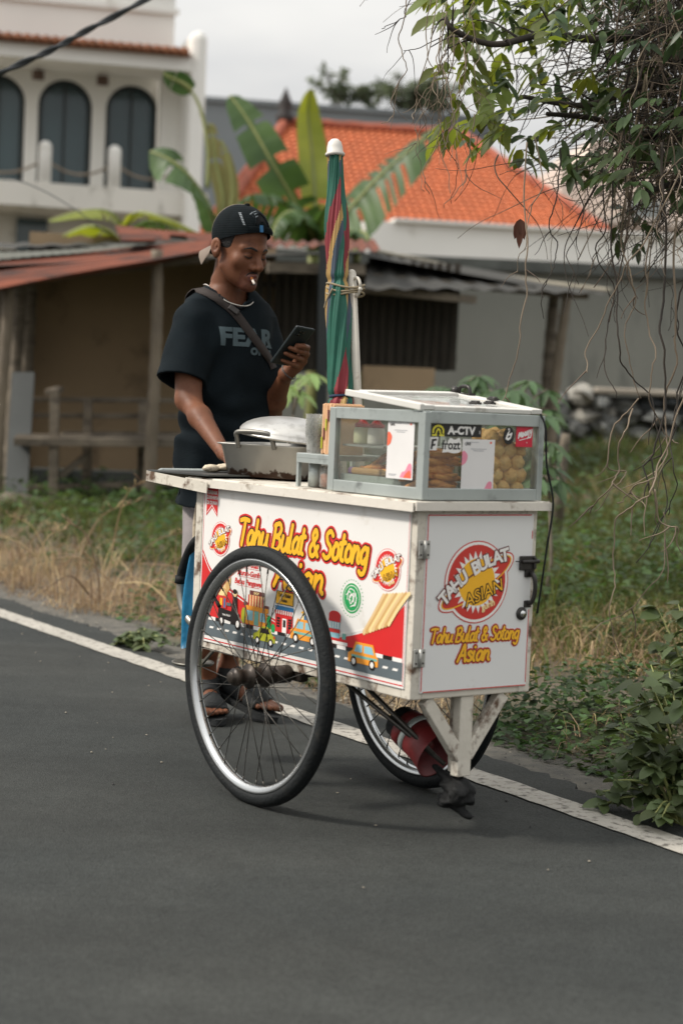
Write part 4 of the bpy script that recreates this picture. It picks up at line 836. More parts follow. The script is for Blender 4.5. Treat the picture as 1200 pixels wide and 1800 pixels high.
hv = [  # (points, depth, r0, r1, dark)
 ([(925, 250), (920, 420), (928, 520), (905, 630), (880, 712)], 5.3, .003, .0018, 0), ([(1195, 300), (1130, 430), (1082, 500), (1040, 600), (1031, 655)], 5.5, .003, .002, 0),
 ([(1075, 300), (1078, 480), (1085, 600), (1110, 660), (1140, 700), (1165, 800), (1160, 900), (1120, 990)], 5.6, .0035, .002, 1), ([(1160, 250), (1168, 420), (1158, 560), (1172, 650), (1150, 780), (1132, 830), (1140, 870)], 5.5, .005, .003, 1),
 ([(1190, 380), (1180, 560), (1188, 640), (1165, 720), (1172, 790), (1150, 850), (1155, 930)], 5.6, .0045, .002, 0), ([(1120, 700), (1085, 745), (1070, 820), (1100, 830), (1075, 860), (1040, 900)], 5.5, .003, .0018, 0),
 ([(1110, 718), (1095, 760), (1085, 830), (1060, 860), (1038, 902)], 5.4, .003, .0026, 0), ([(1200, 700), (1160, 800), (1150, 860), (1120, 880), (1085, 920), (1078, 1010), (1075, 1090), (1100, 1180)], 5.4, .0035, .002, 0),
 ([(1150, 860), (1165, 920), (1190, 930), (1200, 980)], 5.4, .003, .002, 0), ([(1040, 1110), (1080, 1085), (1120, 1060), (1160, 1000), (1165, 900)], 5.5, .002, .0022, 0), ([(1150, 840), (1120, 850), (1100, 875), (1082, 885)], 5.4, .003, .002, 0),
 ([(760, -20), (748, 60), (760, 120), (745, 180), (732, 230)], 5.4, .0022, .0012, 0), ([(715, -20), (702, 60), (712, 110), (695, 160), (688, 200), (672, 218)], 5.5, .0022, .0012, 0), ([(785, 20), (775, 110), (782, 170), (770, 230), (752, 300), (750, 340)], 5.4, .0025, .0013, 0),
 ([(800, 60), (790, 140), (795, 215), (780, 280), (790, 340)], 5.4, .0025, .0012, 0), ([(830, 200), (826, 280), (805, 330), (785, 365)], 5.4, .0022, .0012, 0), ([(770, 0), (740, 130), (735, 190), (722, 210)], 5.5, .002, .0012, 0), ([(728, -20), (715, 20), (690, 40), (670, 52)], 5.5, .002, .0014, 1), ([(780, 60), (740, 85), (700, 88)], 5.5, .002, .0012, 1),
 ([(985, 260), (982, 330), (970, 400), (975, 440), (962, 500), (955, 560)], 5.6, .003, .0015, 1), ([(1010, 240), (1012, 310), (1018, 390), (1000, 450), (1012, 500)], 5.7, .003, .0015, 1), ([(940, 240), (952, 330), (930, 380), (915, 440), (912, 480)], 5.5, .0028, .0012, 0), ([(1055, 280), (1060, 400), (1050, 450), (1072, 520), (1065, 640), (1080, 700)], 5.7, .003, .0018, 1),
 ([(1100, 300), (1096, 440), (1112, 520), (1100, 600), (1120, 700)], 5.7, .003, .002, 0), ([(1140, 420), (1130, 520), (1150, 600), (1140, 680), (1165, 760), (1195, 780)], 5.6, .003, .002, 0), ([(1205, 480), (1188, 560), (1200, 640), (1185, 740)], 5.7, .004, .002, 1), ([(1215, 560), (1195, 690), (1180, 760), (1190, 830), (1170, 905)], 5.5, .0035, .002, 1)]
for i in range(26):
    x = rs.uniform(745, 840) if i < 14 else rs.uniform(960, 1190); y = rs.uniform(-20, 120) if i < 14 else rs.uniform(200, 330); pts = [(x, y)]; 
    for k in range(5): x += rs.gauss(-4 if i < 14 else 0, 14); y += rs.uniform(25, 60) if i < 14 else rs.uniform(30, 75); pts.append((x, y))
    hv.append((pts, rs.uniform(5.3, 6.2), .0022, .0011, rs.random() < .3))
for h in hv: hang(*h)
m = MB(); Q = at(914, 385, 5.5); Vv, Ff = leaves(np.array([Q]*3)-np.array(tr0), np.array([(0, 0, -1.), (.3, 0, -1), (-.3, .1, -1)]), np.array([(0, -1., 0)]*3), np.array([.07, .05, .05]), np.array([.025]*3)); nmesh('dead_leaf', Vv, Ff, mat('dead_leaf', lin('#5c3a2a'), .8, transl=.2), tree)

# broad-leaved shrub at the right verge
M_shrub = mat('shrub_leaf', lin('#43522f'), .55, col2=lin('#5d6a42'), scale=3, island=.3, transl=.3)
def shrub(label, x, y, Y, hw, h, n, ln, seed):
    r = random.Random(seed); g = at(x, y, Y); g.z = float(terrain(np.array(g.x), np.array(g.y))); t = thing('broadleaf_shrub', label, 'shrub', g); m = MB(); Ps, Ds, Ns, Ls = [], [], [], []
    for i in range(n):
        az = r.uniform(0, 6.28); rr = hw*math.sqrt(r.random()); tip = Vector((rr*math.cos(az), rr*math.sin(az), h*r.uniform(.25, 1)*(1-.4*rr/hw))); P = catmull([V3((0, 0, 0)), tip*.5+Vector((0, 0, .05)), tip], 5); m.tube(P, [.007-.0009*i for i in range(len(P))][:len(P)] if len(P) < 8 else [.007*(1-.8*j/len(P)) for j in range(len(P))], 5)
        for p in P[4:]:
            for q in range(2):
                a = r.uniform(0, 6.28); Ps.append(p); Ds.append((math.cos(a), math.sin(a), r.uniform(-.4, .3))); Ns.append((r.gauss(0, .3), r.gauss(0, .3)-.2, 1)); Ls.append(ln*r.uniform(.55, 1.2))
    m.build('stem', M_banst, t); Ls = np.array(Ls); V, F = leaves(np.array(Ps), np.array(Ds), np.array(Ns), Ls, Ls*.75, .15, .3, ((0, .1), (.15, .8), (.4, 1.), (.7, .8), (.88, .45), (1, 0))); nmesh('foliage', V, F, M_shrub, t); return t, g
shrub('tall broad-leaved shrub at the right frame edge by the road', 1205, 1420, 5.0, .24, .60, 34, .060, 1); shrub('low broad-leaved shrub spilling over the verge at lower right', 1190, 1440, 4.85, .22, .26, 24, .048, 2); shrub('upper broad-leaved bush beyond the road verge shrub', 1235, 1230, 6.0, .28, .6, 36, .065, 3)
shrub('small leafy tuft in the straw left of the cart', 250, 1108, 7.7, .12, .1, 14, .045, 4)
for i in range(3):
    p = at(1185+i*9, 1300-i*16, 4.85); m = MB()
    for q in range(22): m.ball(p+Vector((random.gauss(0, .012), random.gauss(0, .012), random.gauss(0, .008))), .004, 6, 4)
    tag(m.build('flower_head', mat('pale_bloom', lin('#a89c84'), .8), None, p), ('lowest', 'middle', 'topmost')[i]+' pale cream flower head on the right verge shrub', 'flower', 'flower heads on the shrub')
# ------------------------------------------------------------------ the food cart (local frame: x forward along the cart, y to the far side)
CYAW = -.937; CO = Vector((-.414, 5.265, 0)); CL, CW, CB, CT = 1.011, .386, .349, .82
cart = thing('food_cart', 'white two-wheeled street food cart with printed red and yellow banners', 'food cart', CO, CYAW)
def c2w(u, v, z=0): return CO+Vector((math.cos(CYAW)*u-math.sin(CYAW)*v, math.sin(CYAW)*u+math.cos(CYAW)*v, z))
X_, Y_, Z_ = Vector((1, 0, 0)), Vector((0, 1, 0)), Vector((0, 0, 1))
M_wp = mat('chipped_white_paint', lin('#d3cdc2'), .55, var=.06, scale=5, dirt='#7a6a58', dirt_amt=.2, dirt_scale=16, bump=.15, bscale=40)
M_wp2 = mat('worn_white_paint', lin('#c9c3b6'), .6, var=.08, scale=6, dirt='#5a4332', dirt_amt=.5, dirt_scale=15, bump=.2, bscale=40)
M_alu = mat('aluminium', lin('#a9b0ad'), .42, .4, var=.1, scale=7, dirt='#7f8482', dirt_amt=.3, dirt_scale=12)
M_vin = mat('white_vinyl', lin('#e3e1dd'), .32, var=.025, scale=3, dirt='#c9c3b8', dirt_amt=.18, dirt_scale=7)
M_vinb = mat('white_door_vinyl', lin('#dcdcda'), .32, var=.025, scale=3, dirt='#b9b3a8', dirt_amt=.16, dirt_scale=6)
def flatc(n, c, r=.4): return mat(n, lin(c), r, var=.05, scale=8)
M_red, M_yel, M_blk = flatc('print_red', '#cf2a2a'), flatc('print_yellow', '#f0b429'), flatc('print_black', '#1d1614')
M_lrd, M_wht, M_gry, M_grn = flatc('print_dull_red', '#c4372f'), flatc('print_white', '#e9e6e1'), flatc('print_grey', '#5d676c'), flatc('print_green', '#1f9a54')
M_ora, M_lime, M_teal, M_blu, M_bei, M_bei2, M_brn = flatc('print_orange', '#eb9a35'), flatc('print_lime', '#a5a82c'), flatc('print_teal', '#79b3a7'), flatc('print_blue', '#2a6f9e'), flatc('print_beige', '#dfc08d'), flatc('print_tan', '#cda468'), flatc('print_brown', '#6a3a35')
M_bgr, M_pale = flatc('print_pale_blue', '#8fc0cc'), flatc('print_cream', '#efd59a')
PR = [M_vin, M_red, M_yel, M_blk, M_lrd, M_wht, M_gry, M_grn, M_ora, M_lime, M_teal, M_blu, M_bei, M_bei2, M_brn, M_bgr, M_pale]
VIN, RED, YEL, BLK, LRD, WHT, GRY, GRN, ORA, LIM, TEA, BLU, BEI, TAN, BRN, BGR, PAL = range(17)
# cabinet
m = MB(); m.box((CL/2, CW/2, (CB+CT)/2), (CL-.02, CW-.02, CT-CB-.012))
cab = m.build('cabinet', M_wp, cart)
m = MB(); pw = .036
for u in (pw/2, CL-pw/2):
    for v in (pw/2, CW-pw/2): m.box((u, v, (CB+CT)/2), (pw, pw, CT-CB), None, 0, .003)
for v in (.0145, CW-.0145):
    m.box((CL/2, v, CB+.0135), (CL-2*pw, .027, .027), None, 0, .003); m.box((CL/2, v, CT-.009), (CL-2*pw, .027, .018), None, 0, .002)
for u in (.0145, CL-.0145):
    m.box((u, CW/2, CB+.0135), (.027, CW-2*pw, .027), None, 0, .003); m.box((u, CW/2, CT-.009), (.027, CW-2*pw, .018), None, 0, .002)
m.build('cabinet_frame', M_wp2, cart)
# countertop with a folded white lip, and the plate that sticks out behind as a handle shelf
m = MB(); m.box((CL/2+.005, CW/2, .8275), (CL+.03, CW+.05, .014), None, 0, .003); m.box((CL/2, -.0275, .820), (CL+.03, .004, .022), None, 1); m.box((CL+.0215, CW/2, .822), (.004, CW+.05, .02), None, 1)
m.build('countertop', [M_wp2, M_wp], cart)
m = MB(); a, b = Vector((-.222, CW/2, .8245)), Vector((.115, CW/2, .8285)); m.beam(a+Z_*.0145, b+Z_*.0145, CW+.07, .004, 0); m.beam(Vector((-.222, -.036, .8235)), Vector((.112, -.036, .8085)), .003, .03, 1); m.box((-.2235, CW/2, .824), (.003, CW+.07, .03), None, 1)
for v in (.03, CW-.03): m.beam((-.21, v, .812), (0, v, .812), .03, .02, 1)
m.build('handle_shelf', [mat('soot_plate', lin('#4b4d4c'), .45, .4, var=.2, scale=8), M_wp2], cart)
m = MB(); m.tube([(-.215, .0, .83), (-.235, .02, .835), (-.235, CW-.02, .835), (-.215, CW, .83)], .011, 10); m.build('handle_bar', M_alu, cart)

# --- side banner
m = MB(); y0 = -.0035
def sp(poly, mi, z): m.flat([(p[0], p[1]) for p in poly], (0, y0-z, 0), X_, Z_, mi)
m.box(((.045+.988)/2, -.0015, (.374+.812)/2), (.943, .004, .438), None, VIN)
for r_ in (rect(.05, .8075, .984, .8105), rect(.0495, .38, .0515, .8), rect(.05, .3795, .986, .3825), rect(.9835, .384, .985, .80)): sp(r_, RED, .0003)
# red waves and the road
def curve2(P, n=8): return [(p.x, p.y) for p in catmull([(a, b, 0) for a, b in P], n)]
sp([(.052, .44), (.052, .618)]+curve2([(.052, .618), (.09, .575), (.14, .545), (.2, .525), (.27, .505), (.33, .485), (.42, .47), (.47, .455)])+[(.47, .44)], RED, .0004)
sp(curve2([(.052, .632), (.09, .588), (.14, .557), (.2, .536), (.27, .515), (.33, .494), (.42, .478), (.47, .462)])+curve2([(.47, .458), (.42, .473), (.33, .489), (.27, .509), (.2, .529), (.14, .549), (.09, .58), (.052, .625)]), RED, .0006)
sp([(.56, .43)]+curve2([(.56, .455), (.66, .457), (.76, .475), (.86, .505), (.93, .54), (.979, .578)])+[(.98, .43)], RED, .0004)
sp(curve2([(.56, .47), (.66, .471), (.76, .487), (.86, .517), (.93, .551), (.979, .588)])+curve2([(.979, .583), (.93, .546), (.86, .511), (.76, .481), (.66, .465), (.56, .464)]), WHT, .0005)
for k in range(24):
    x0 = .055+k*.0385; sp(rect(x0, .434, min(x0+.0385, .981), .447), (BLK, WHT)[k % 2], .0008)
sp(rect(.053, .392, .981, .437), GRY, .0010)
for k in range(23): sp([(.062+k*.04, .414), (.082+k*.04, .414), (.086+k*.04, .42), (.066+k*.04, .42)], WHT, .0013)
# ribbon with three lines
sp([(.063, .807), (.121, .807), (.121, .728), (.092, .752), (.063, .728)], RED, .0006); sp([(.0665, .735), (.092, .757), (.1175, .735), (.1175, .738), (.092, .7605), (.0665, .738)], WHT, .0009)
for k, t in enumerate(('TERENAK', 'GURIHNYA', 'DI DUNIA')): add_text(m, t, .0135, (.092, y0-.0010, .790-k*.0145), X_, Z_, WHT, .0005, sx=.88)
def logo(c, R, y, white=WHT, red=RED, yel=YEL, tilt=.50, small=False):
    """round sunburst badge with a tilted ring and two words; c = (a, b) on a plane given by function y"""
    O_, A_, B_ = y
    def fl(poly, mi, z): m.flat([(c[0]+a, c[1]+b) for a, b in poly], Vector(O_)+A_.cross(B_)*z, A_, B_, mi)
    ct, st = math.cos(tilt), math.sin(tilt); rot = lambda P: [(a*ct-b*st, a*st+b*ct) for a, b in P]
    blob = lambda k: [(a, b) for a, b in circ(R*k, 40)]
    ell = lambda rx, ry, n=40: rot(circ(R*rx, n, 0, 0, R*ry))
    fl(ell(1.37, .43), red, .0005); fl(blob(1.05), red, .00065); fl(ell(1.33, .39), white, .0008); fl(blob(1.02), white, .00095); fl(blob(.95), red, .0012); fl(ell(1.27, .33), yel, .0014); fl(ell(1.23, .29), red, .0016)
    s = []
    for k in range(52): r = R*(.80 if k % 2 == 0 else .60); s.append((r*math.cos(math.pi*2*k/52), r*math.sin(math.pi*2*k/52)-.0*R))
    fl(s, white, .0018); fl(circ(R*.6, 32), yel, .0020)
    fl(rot([(R*1.2*math.cos(a), R*.2*math.sin(a)+R*.06) for a in [math.pi*k/14 for k in range(15)]]+[(R*1.2*math.cos(a), R*.2*math.sin(a)+R*.015) for a in [math.pi*(14-k)/14 for k in range(15)]]), BRN, .0022)
    base = Vector(O_)+A_*c[0]+B_*c[1]; nn = A_.cross(B_); d1 = A_*ct+B_*st; d2 = -A_*st+B_*ct
    words = 'TAHU BULAT'; n_ = len(words)
    for i, ch in enumerate(words):
        x = (i-(n_-1)/2)*R*.235; yy = R*(.30-.16*(x/R)**2); an = tilt-.26*x/R
        q1 = A_*math.cos(an)+B_*math.sin(an); q2 = -A_*math.sin(an)+B_*math.cos(an); o_ = base+d1*x+d2*(yy-.1*R)
        if ch == ' ': continue
        add_text(m, ch, R*.46, o_+nn*.0024, q1, q2, BRN, R*.045, 0); add_text(m, ch, R*.46, o_+nn*.0028, q1, q2, white, R*.018, 0)
    an = tilt*.66; q1 = A_*math.cos(an)+B_*math.sin(an); q2 = -A_*math.sin(an)+B_*math.cos(an); o_ = base+A_*R*.28-B_*R*.42
    add_text(m, 'ASIAN', R*.46, o_+nn*.0024, q1, q2, BLK, R*.03, .15); add_text(m, 'ASIAN', R*.46, o_+nn*.0028, q1, q2, yel, -R*.001, .15)
    add_text(m, 'gurih', R*.22, base+A_*R*.42-B_*R*.66+nn*.0024, q1, q2, PAL, R*.008, .15)
PL_S = ((0, y0, 0), X_, Z_)
logo((.142, .668), .046, PL_S); logo((.906, .657), .050, PL_S)
brush(m, 'Tahu Bulat & Sotong', .0735, (.53, y0, .6605), X_, Z_, .0006, ((.20, RED), (.135, BLK), (.085, YEL)))
brush(m, 'Asian', .082, (.527, y0, .566), X_, Z_, .0006, ((.20, RED), (.135, BLK), (.085, YEL)), .12, 1.15)
for k, t in enumerate(('Asin-Pedas', 'Murah-Gurih', 'Bebas Pengawet')): add_text(m, t, .021, (.29, y0-.0006, .603-k*.0245), X_, Z_, RED, .0006, .2); sp(rect(.235+.004*(2-k), .5985-k*.0245, .345-.002*(2-k), .5995-k*.0245), RED, .0006)
# green round seal: ring and loose strokes, with a dotted rim
sp(circ(.0415, 40, .764, .571), WHT, .0004)
for k in range(30): a = 2*math.pi*k/30; sp(circ(.0018, 6, .764+.047*math.cos(a), .571+.047*math.sin(a)), GRN, .0006)
sp(circ(.0385, 40, .764, .571), GRN, .0006); sp(circ(.0335, 40, .764, .571), WHT, .0009); sp(circ(.0315, 40, .764, .571), GRN, .0012)
rq = random.Random(4)
for k in range(13):
    a = rq.uniform(0, 6.28); r1 = rq.uniform(.006, .024); pts = [(.764+r1*math.cos(a+t*1.1), .571+r1*math.sin(a+t*1.1)+.004*math.sin(5*t)) for t in (0, .5, 1, 1.5)]
    stroke(m, curve2(pts, 5), .0014, (0, y0, 0), X_, Z_, .0014+k*.00004, WHT, .00003)
# fried sticks picture and rolls picture
for k in range(9):
    x = .822+k*.0125; P = curve2([(x, .492+.004*k), (x+.03, .53+.004*k), (x+.056, .566+.003*k), (x+.074, .592+.002*k)]); stroke(m, P, .0066-.0002*k, (0, y0, 0), X_, Z_, .0012+k*.00012, (BEI, TAN, PAL)[k % 3], .00008)
for k, (x, z, rx, ry, mi) in enumerate(((.165, .548, .02, .033, BEI), (.19, .56, .014, .035, TAN), (.15, .56, .012, .03, PAL), (.165, .52, .024, .015, TAN), (.16, .522, .018, .011, PAL))): sp(circ(rx, 20, x, z, ry), mi, .0012+.0002*k)
# street scene: shops, tower, vendor's motor cart, cars
def S(poly, mi, z): sp(poly, mi, .0014+z*.0002)
x = .335  # orange shop
S(rect(x-.052, .449, x+.052, .492), ORA, 0); S(rect(x-.044, .46, x-.014, .487), BGR, 1); S(rect(x-.008, .449, x+.014, .49), TEA, 1); S(rect(x+.02, .462, x+.045, .486), BGR, 1); S(rect(x-.04, .5, x+.04, .53), PAL, 0); S(rect(x-.052, .488, x+.06, .500), ORA, 2)
for k in range(6): S(rect(x-.04+k*.0135, .5, x-.034+k*.0135, .53), LRD, 3)
S(rect(x-.034, .53, x+.036, .542), BRN, 1); S(rect(x-.062, .498, x-.042, .508), BRN, 1); S(rect(x+.04, .496, x+.06, .508), BRN, 1); add_text(m, 'SHOP', .010, (x, y0-.0024, .5325), X_, Z_, PAL, .0003); S(circ(.012, 12, x-.06, .47, .022), LIM, 2); S(circ(.01, 12, x+.064, .465, .02), GRN, 2)
x = .468  # red kiosk with the yellow board
S(rect(x-.04, .446, x+.042, .496), RED, 0); S(rect(x-.041, .494, x+.043, .505), WHT, 1)
for k in range(8): S(rect(x-.041+k*.0105, .494, x-.036+k*.0105, .505), LRD, 2)
S(rect(x-.042, .505, x+.044, .516), BLU, 2); S(rect(x-.04, .52, x+.042, .5555), BLK, 1); S(rect(x-.038, .522, x+.04, .5535), YEL, 2); add_text(m, 'Tahu Bulat', .0135, (x, y0-.0022, .541), X_, Z_, BLK, .0005); add_text(m, 'Asian', .0125, (x, y0-.0022, .528), X_, Z_, BLK, .0005)
S(rect(x-.006, .446, x+.014, .484), WHT, 1); S(rect(x-.002, .461, x+.01, .48), BLK, 2)
for dx in (-.032, .022):
    for q in range(4): S(rect(x+dx, .459+q*.007, x+dx+.016, .464+q*.007), BLK, 2)
S(circ(.012, 12, x+.05, .452, .014), GRN, 2); S(circ(.01, 12, x-.048, .452, .012), GRN, 2)
x = .575  # yellow house
S(rect(x-.035, .45, x+.045, .487), YEL, 0); S(rect(x-.024, .487, x+.03, .508), PAL, 0); S([(x-.03, .508), (x+.035, .508), (x+.015, .522), (x-.01, .522)], YEL, 1)
for dx in (-.014, .01): S(rect(x+dx, .487, x+dx+.012, .504), BLU, 1)
x = .695  # red-domed tower
S(rect(x-.022, .463, x+.024, .505), BGR, 0); S(rect(x-.024, .504, x+.026, .519), RED, 1); S(circ(.0255, 16, x+.001, .52, .012), RED, 0); S(rect(x-.024, .476, x+.026, .486), LRD, 2); S(rect(x-.03, .448, x+.06, .463), WHT, 0); S(rect(x-.03, .456, x+.06, .463), RED, 1); S(rect(x+.036, .463, x+.052, .478), TEA, 0)
for k in range(4): S(rect(x-.018+k*.011, .488, x-.013+k*.011, .503), WHT, 2)
def car(x, z, w, h, body, strip=None, roof=None, van=True):
    if van:
        S([(x-w/2, z), (x+w/2, z), (x+w*.5, z+h*.4), (x+w*.42, z+h*.52), (x+w*.32, z+h), (x-w*.26, z+h), (x-w*.36, z+h*.56), (x-w*.5, z+h*.42)], body, 4); S([(x-w*.3, z+h*.53), (x-.004, z+h*.53), (x-.004, z+h*.88), (x-w*.22, z+h*.88)], BGR, 5); S([(x+.004, z+h*.53), (x+w*.36, z+h*.53), (x+w*.28, z+h*.88), (x+.004, z+h*.88)], BGR, 5)
        S(rect(x-w*.38, z+h*.26, x+w*.47, z+h*.38), TEA, 5)
    else:
        S(curve2([(x-w/2, z+.004), (x-w*.49, z+h*.45), (x-w*.32, z+h*.62), (x-w*.15, z+h), (x+w*.2, z+h), (x+w*.36, z+h*.6), (x+w*.5, z+h*.5), (x+w*.5, z+.004)], 4), body, 4); S([(x-w*.22, z+h*.6), (x+w*.27, z+h*.6), (x+w*.17, z+h*.92), (x-w*.12, z+h*.92)], BLK, 5); S(circ(.004, 8, x+w*.46, z+h*.45), RED, 6)
    for s_ in (-.3, .31): S(circ(w*.105, 16, x+s_*w, z+.003), BLK, 6); S(circ(w*.06, 14, x+s_*w, z+.003), WHT, 7)
car(.38, .408, .105, .042, LIM, van=False); car(.565, .437, .125, .055, ORA); car(.823, .412, .125, .053, ORA)
x = .2   # black three-wheeled vendor cart
S([(x-.055, .452), (x+.05, .44), (x+.055, .47), (x-.052, .478)], BLK, 4); S(rect(x-.05, .478, x-.012, .512), LRD, 4); S(rect(x-.046, .485, x-.034, .505), YEL, 5); S(rect(x-.026, .48, x-.018, .506), BLU, 5); S([(x+.012, .47), (x+.045, .468), (x+.04, .515), (x+.022, .52)], BLK, 5); S(circ(.01, 12, x+.03, .525), BEI, 6); S(circ(.011, 12, x+.029, .53, .007), BLK, 7); S(rect(x-.012, .487, x+.01, .496), GRY, 5)
for dx, r_ in ((-.035, .013), (.048, .0145)): S(circ(r_, 16, x+dx, .442, r_*1.15), BLK, 6); S(circ(r_*.55, 14, x+dx, .442, r_*.65), WHT, 7)
add_text(m, 'TAHU BULAT', .007, (x-.01, y0-.0026, .458), X_, Z_, WHT, .0002)
m.build('side_banner', PR, cart)
# --- front door with print
m = MB(); x0 = CL+.0035
m.box((CL+.0005, .1985, .584), (.007, .345, .438), None, VIN, .002)
ex0 = CL+.0041
def fp(poly, mi, z): m.flat(poly, (ex0+z, 0, 0), Y_, Z_, mi)
for r_ in (rect(.028, .7985, .362, .8015), rect(.0275, .37, .0305, .8), rect(.035, .3665, .368, .369), rect(.366, .375, .3685, .56), rect(.366, .74, .3685, .76)): fp(r_, LRD, .0004)
logo((.190, .634), .098, ((ex0, 0, 0), Y_, Z_), red=LRD)
brush(m, 'Tahu Bulat & Sotong', .0358, (ex0, .193, .487), Y_, Z_, .0006, ((.19, LRD), (.13, BRN), (.08, YEL)))
brush(m, 'Asian', .043, (ex0, .19, .4375), Y_, Z_, .0006, ((.19, LRD), (.13, BRN), (.085, YEL)), .12, 1.)
PRD = list(PR); PRD[0] = M_vinb
door = m.build('door', PRD, cart)
for z in (.717, .453):
    h = MB(); h.box((CL+.0052, .019, z), (.0035, .034, .044), None, 0, .001); h.tube([(CL+.009, .019, z-.022), (CL+.009, .019, z+.022)], .0042, 8)
    for dz in (-.013, .013):
        for dv in (-.011, .011): h.ball((CL+.0075, .019+dv, z+dz), .0025, 8, 5, 1)
    h.build('hinge', [mat('galvanised', lin('#b5b4ae'), .45, .5, dirt='#6d655b', dirt_amt=.3, dirt_scale=30), M_blk], door)
M_lat = mat('dark_latch', lin('#3c3a38'), .4, .6, var=.2, scale=20)
h = MB(); h.box((CL+.008, .352, .679), (.008, .05, .036), None, 0, .002); h.tube([(CL+.014, .33, .683), (CL+.014, .385, .683)], .0055, 8); h.box((CL+.012, .371, .679), (.012, .008, .03), None, 0, .002); h.tube([(CL+.012, .31, .684), (CL+.013, .335, .683)], .0014, 6); h.build('latch', M_lat, door)
h = MB(); h.tube(catmull([(CL+.006, .362, .655), (CL+.024, .363, .645), (CL+.026, .366, .61), (CL+.02, .363, .582), (CL+.006, .36, .575)], 5), .0058, 8); h.box((CL+.007, .36, .575), (.006, .022, .018), None, 0, .002); h.box((CL+.007, .361, .653), (.006, .03, .02), None, 0, .002); h.build('handle', M_lat, door)
h = MB(); h.lathe([(.0165, 0), (.0165, .004), (.013, .006), (.0, .006)], (CL+.004, .342, .551), X_, 18, 0); h.lathe([(.0095, 0), (.009, .005), (0, .0055)], (CL+.0098, .342, .551), X_, 14, 1); h.build('lock', [M_lat, mat('chrome', lin('#c9cac8'), .2, 1.)], door)

# --- wheels
M_tyre = mat('tyre_rubber', lin('#181b1c'), .7, var=.2, scale=9, dirt='#2e2d2a', dirt_amt=.3, dirt_scale=20, spec=.25, bump=.3, bscale=120)
M_rim = mat('steel_rim', lin('#c4c6c6'), .22, .92, var=.08, scale=6, dirt='#6f6a62', dirt_amt=.12, dirt_scale=18)
M_spk = mat('spoke_steel', lin('#4d4b47'), .4, .8); M_hub = mat('greasy_hub', lin('#433c36'), .4, .6, var=.3, scale=14, dirt='#241f1c', dirt_amt=.45, dirt_scale=18)
WU, WR = .494, .34
def wheel(v, out):
    """out = -1 when the outer face looks to the near side"""
    t = MB(); prof = []
    rw = .0205; rc = WR-rw
    for k in range(20):
        a = 2*math.pi*k/20; d = rw*(1.0+(.03 if abs(a-math.pi/2) < .5 else 0)); prof.append((rc+d*1.0*math.cos(a), d*.98*math.sin(a)))
    t.lathe(prof, (WU, v, WR), Y_, 96, 0, True, True)
    for sgn in (-1, 1):     # raised centre rib lines of the tread
        t.lathe([(WR-.0012, sgn*.006-.0012), (WR+.0008, sgn*.006), (WR-.0012, sgn*.006+.0012)], (WU, v, WR), Y_, 96, 0, True, True)
    ty = t.build('tyre', M_tyre, None); r = MB()
    r.lathe([(.307, -.017), (.3025, -.0172), (.297, -.0155), (.2905, -.012), (.2865, -.004), (.2865, .004), (.2905, .012), (.297, .0155), (.3025, .0172), (.307, .017), (.304, .013), (.298, 0), (.304, -.013)], (WU, v, WR), Y_, 96, 0, True, True)
    rim = r.build('rim', M_rim, None); hb = MB(); s_ = out
    hb.lathe([(0, -.084), (.014, -.084), (.0155, -.082), (.0155, -.074), (.022, -.073), (.024, -.070), (.024, -.060), (.022, -.057), (.0195, -.056), (.0195, -.0275), (.033, -.0265), (.033, -.0215), (.0235, -.0205), (.0225, .02), (.033, .0215), (.033, .0265), (.0235, .0275), (.0235, .055), (.0, .055)], (WU, v, WR), Y_*(-s_) if False else Y_*(1 if s_ < 0 else -1), 24)
    hub = hb.build('hub', M_hub, None); sp_ = []
    for k in range(36):
        a = 2*math.pi*k/36+.04; fl = .0235 if k % 2 else -.0235; cr_ = .98*(1 if (k//2) % 2 else -1); ah = a+cr_
        p0 = Vector((WU+.033*math.cos(ah), v+fl, WR+.033*math.sin(ah))); p1 = Vector((WU+.289*math.cos(a), v+fl*.15, WR+.289*math.sin(a))); q = MB(); q.tube([p0, p0.lerp(p1, .95)], .0013, 5); q.tube([p0.lerp(p1, .945), p1], .0024, 6); sp_.append(q.build('spoke', M_spk, None))
    va = MB(); a = 2.45 if out < 0 else 2.75; d = Vector((math.cos(a), 0, math.sin(a))); c = Vector((WU, v, WR)); va.tube([c+d*.292, c+d*.262], .004, 8); va.tube([c+d*.268, c+d*.25], .0052, 8); vv = va.build('valve', M_tyre, None)
    e = bpy.data.objects.new('wheel', None); COL.objects.link(e); e.parent = cart
    for o in [ty, rim, hub, vv]+sp_: o.parent = e
    return e
wheel(-.101, -1); wheel(.449, 1)
m = MB(); m.tube([(WU, -.055, WR), (WU, CW+.02, WR)], .0135, 12); m.box((WU, .02, CB-.002), (.09, .03, .05), None, 0, .006); m.box((WU, CW-.02, CB-.002), (.09, .03, .05), None, 0, .006)
m.tube([(WU, -.05, WR), (WU, -.001, WR)], .024, 14); m.build('axle', M_hub, cart)
# --- support leg in front
m = MB(); u = CL-.022
m.beam((u, .189, CB), (u, .189, .145), .042, .03, up=(1, 0, 0), bev=.003); m.beam((u+.001, .062, CB-.004), (u+.001, .178, .195), .034, .026, up=(1, 0, 0), bev=.003); m.beam((u+.001, .312, CB-.004), (u+.001, .2, .195), .034, .026, up=(1, 0, 0), bev=.003); m.beam((u-.03, .189, CB), (u-.03, .189, .15), .02, .02, up=(1, 0, 0), bev=.003)
m.build('support_leg', M_wp2, cart)
for a, b in (((.66, .05, CB), (.955, .165, .17)), ((.72, .07, CB), (.93, .15, .19))):
    m = MB(); m.tube([a, b], .0065, 8); m.build('brace_rod', M_spk, cart)
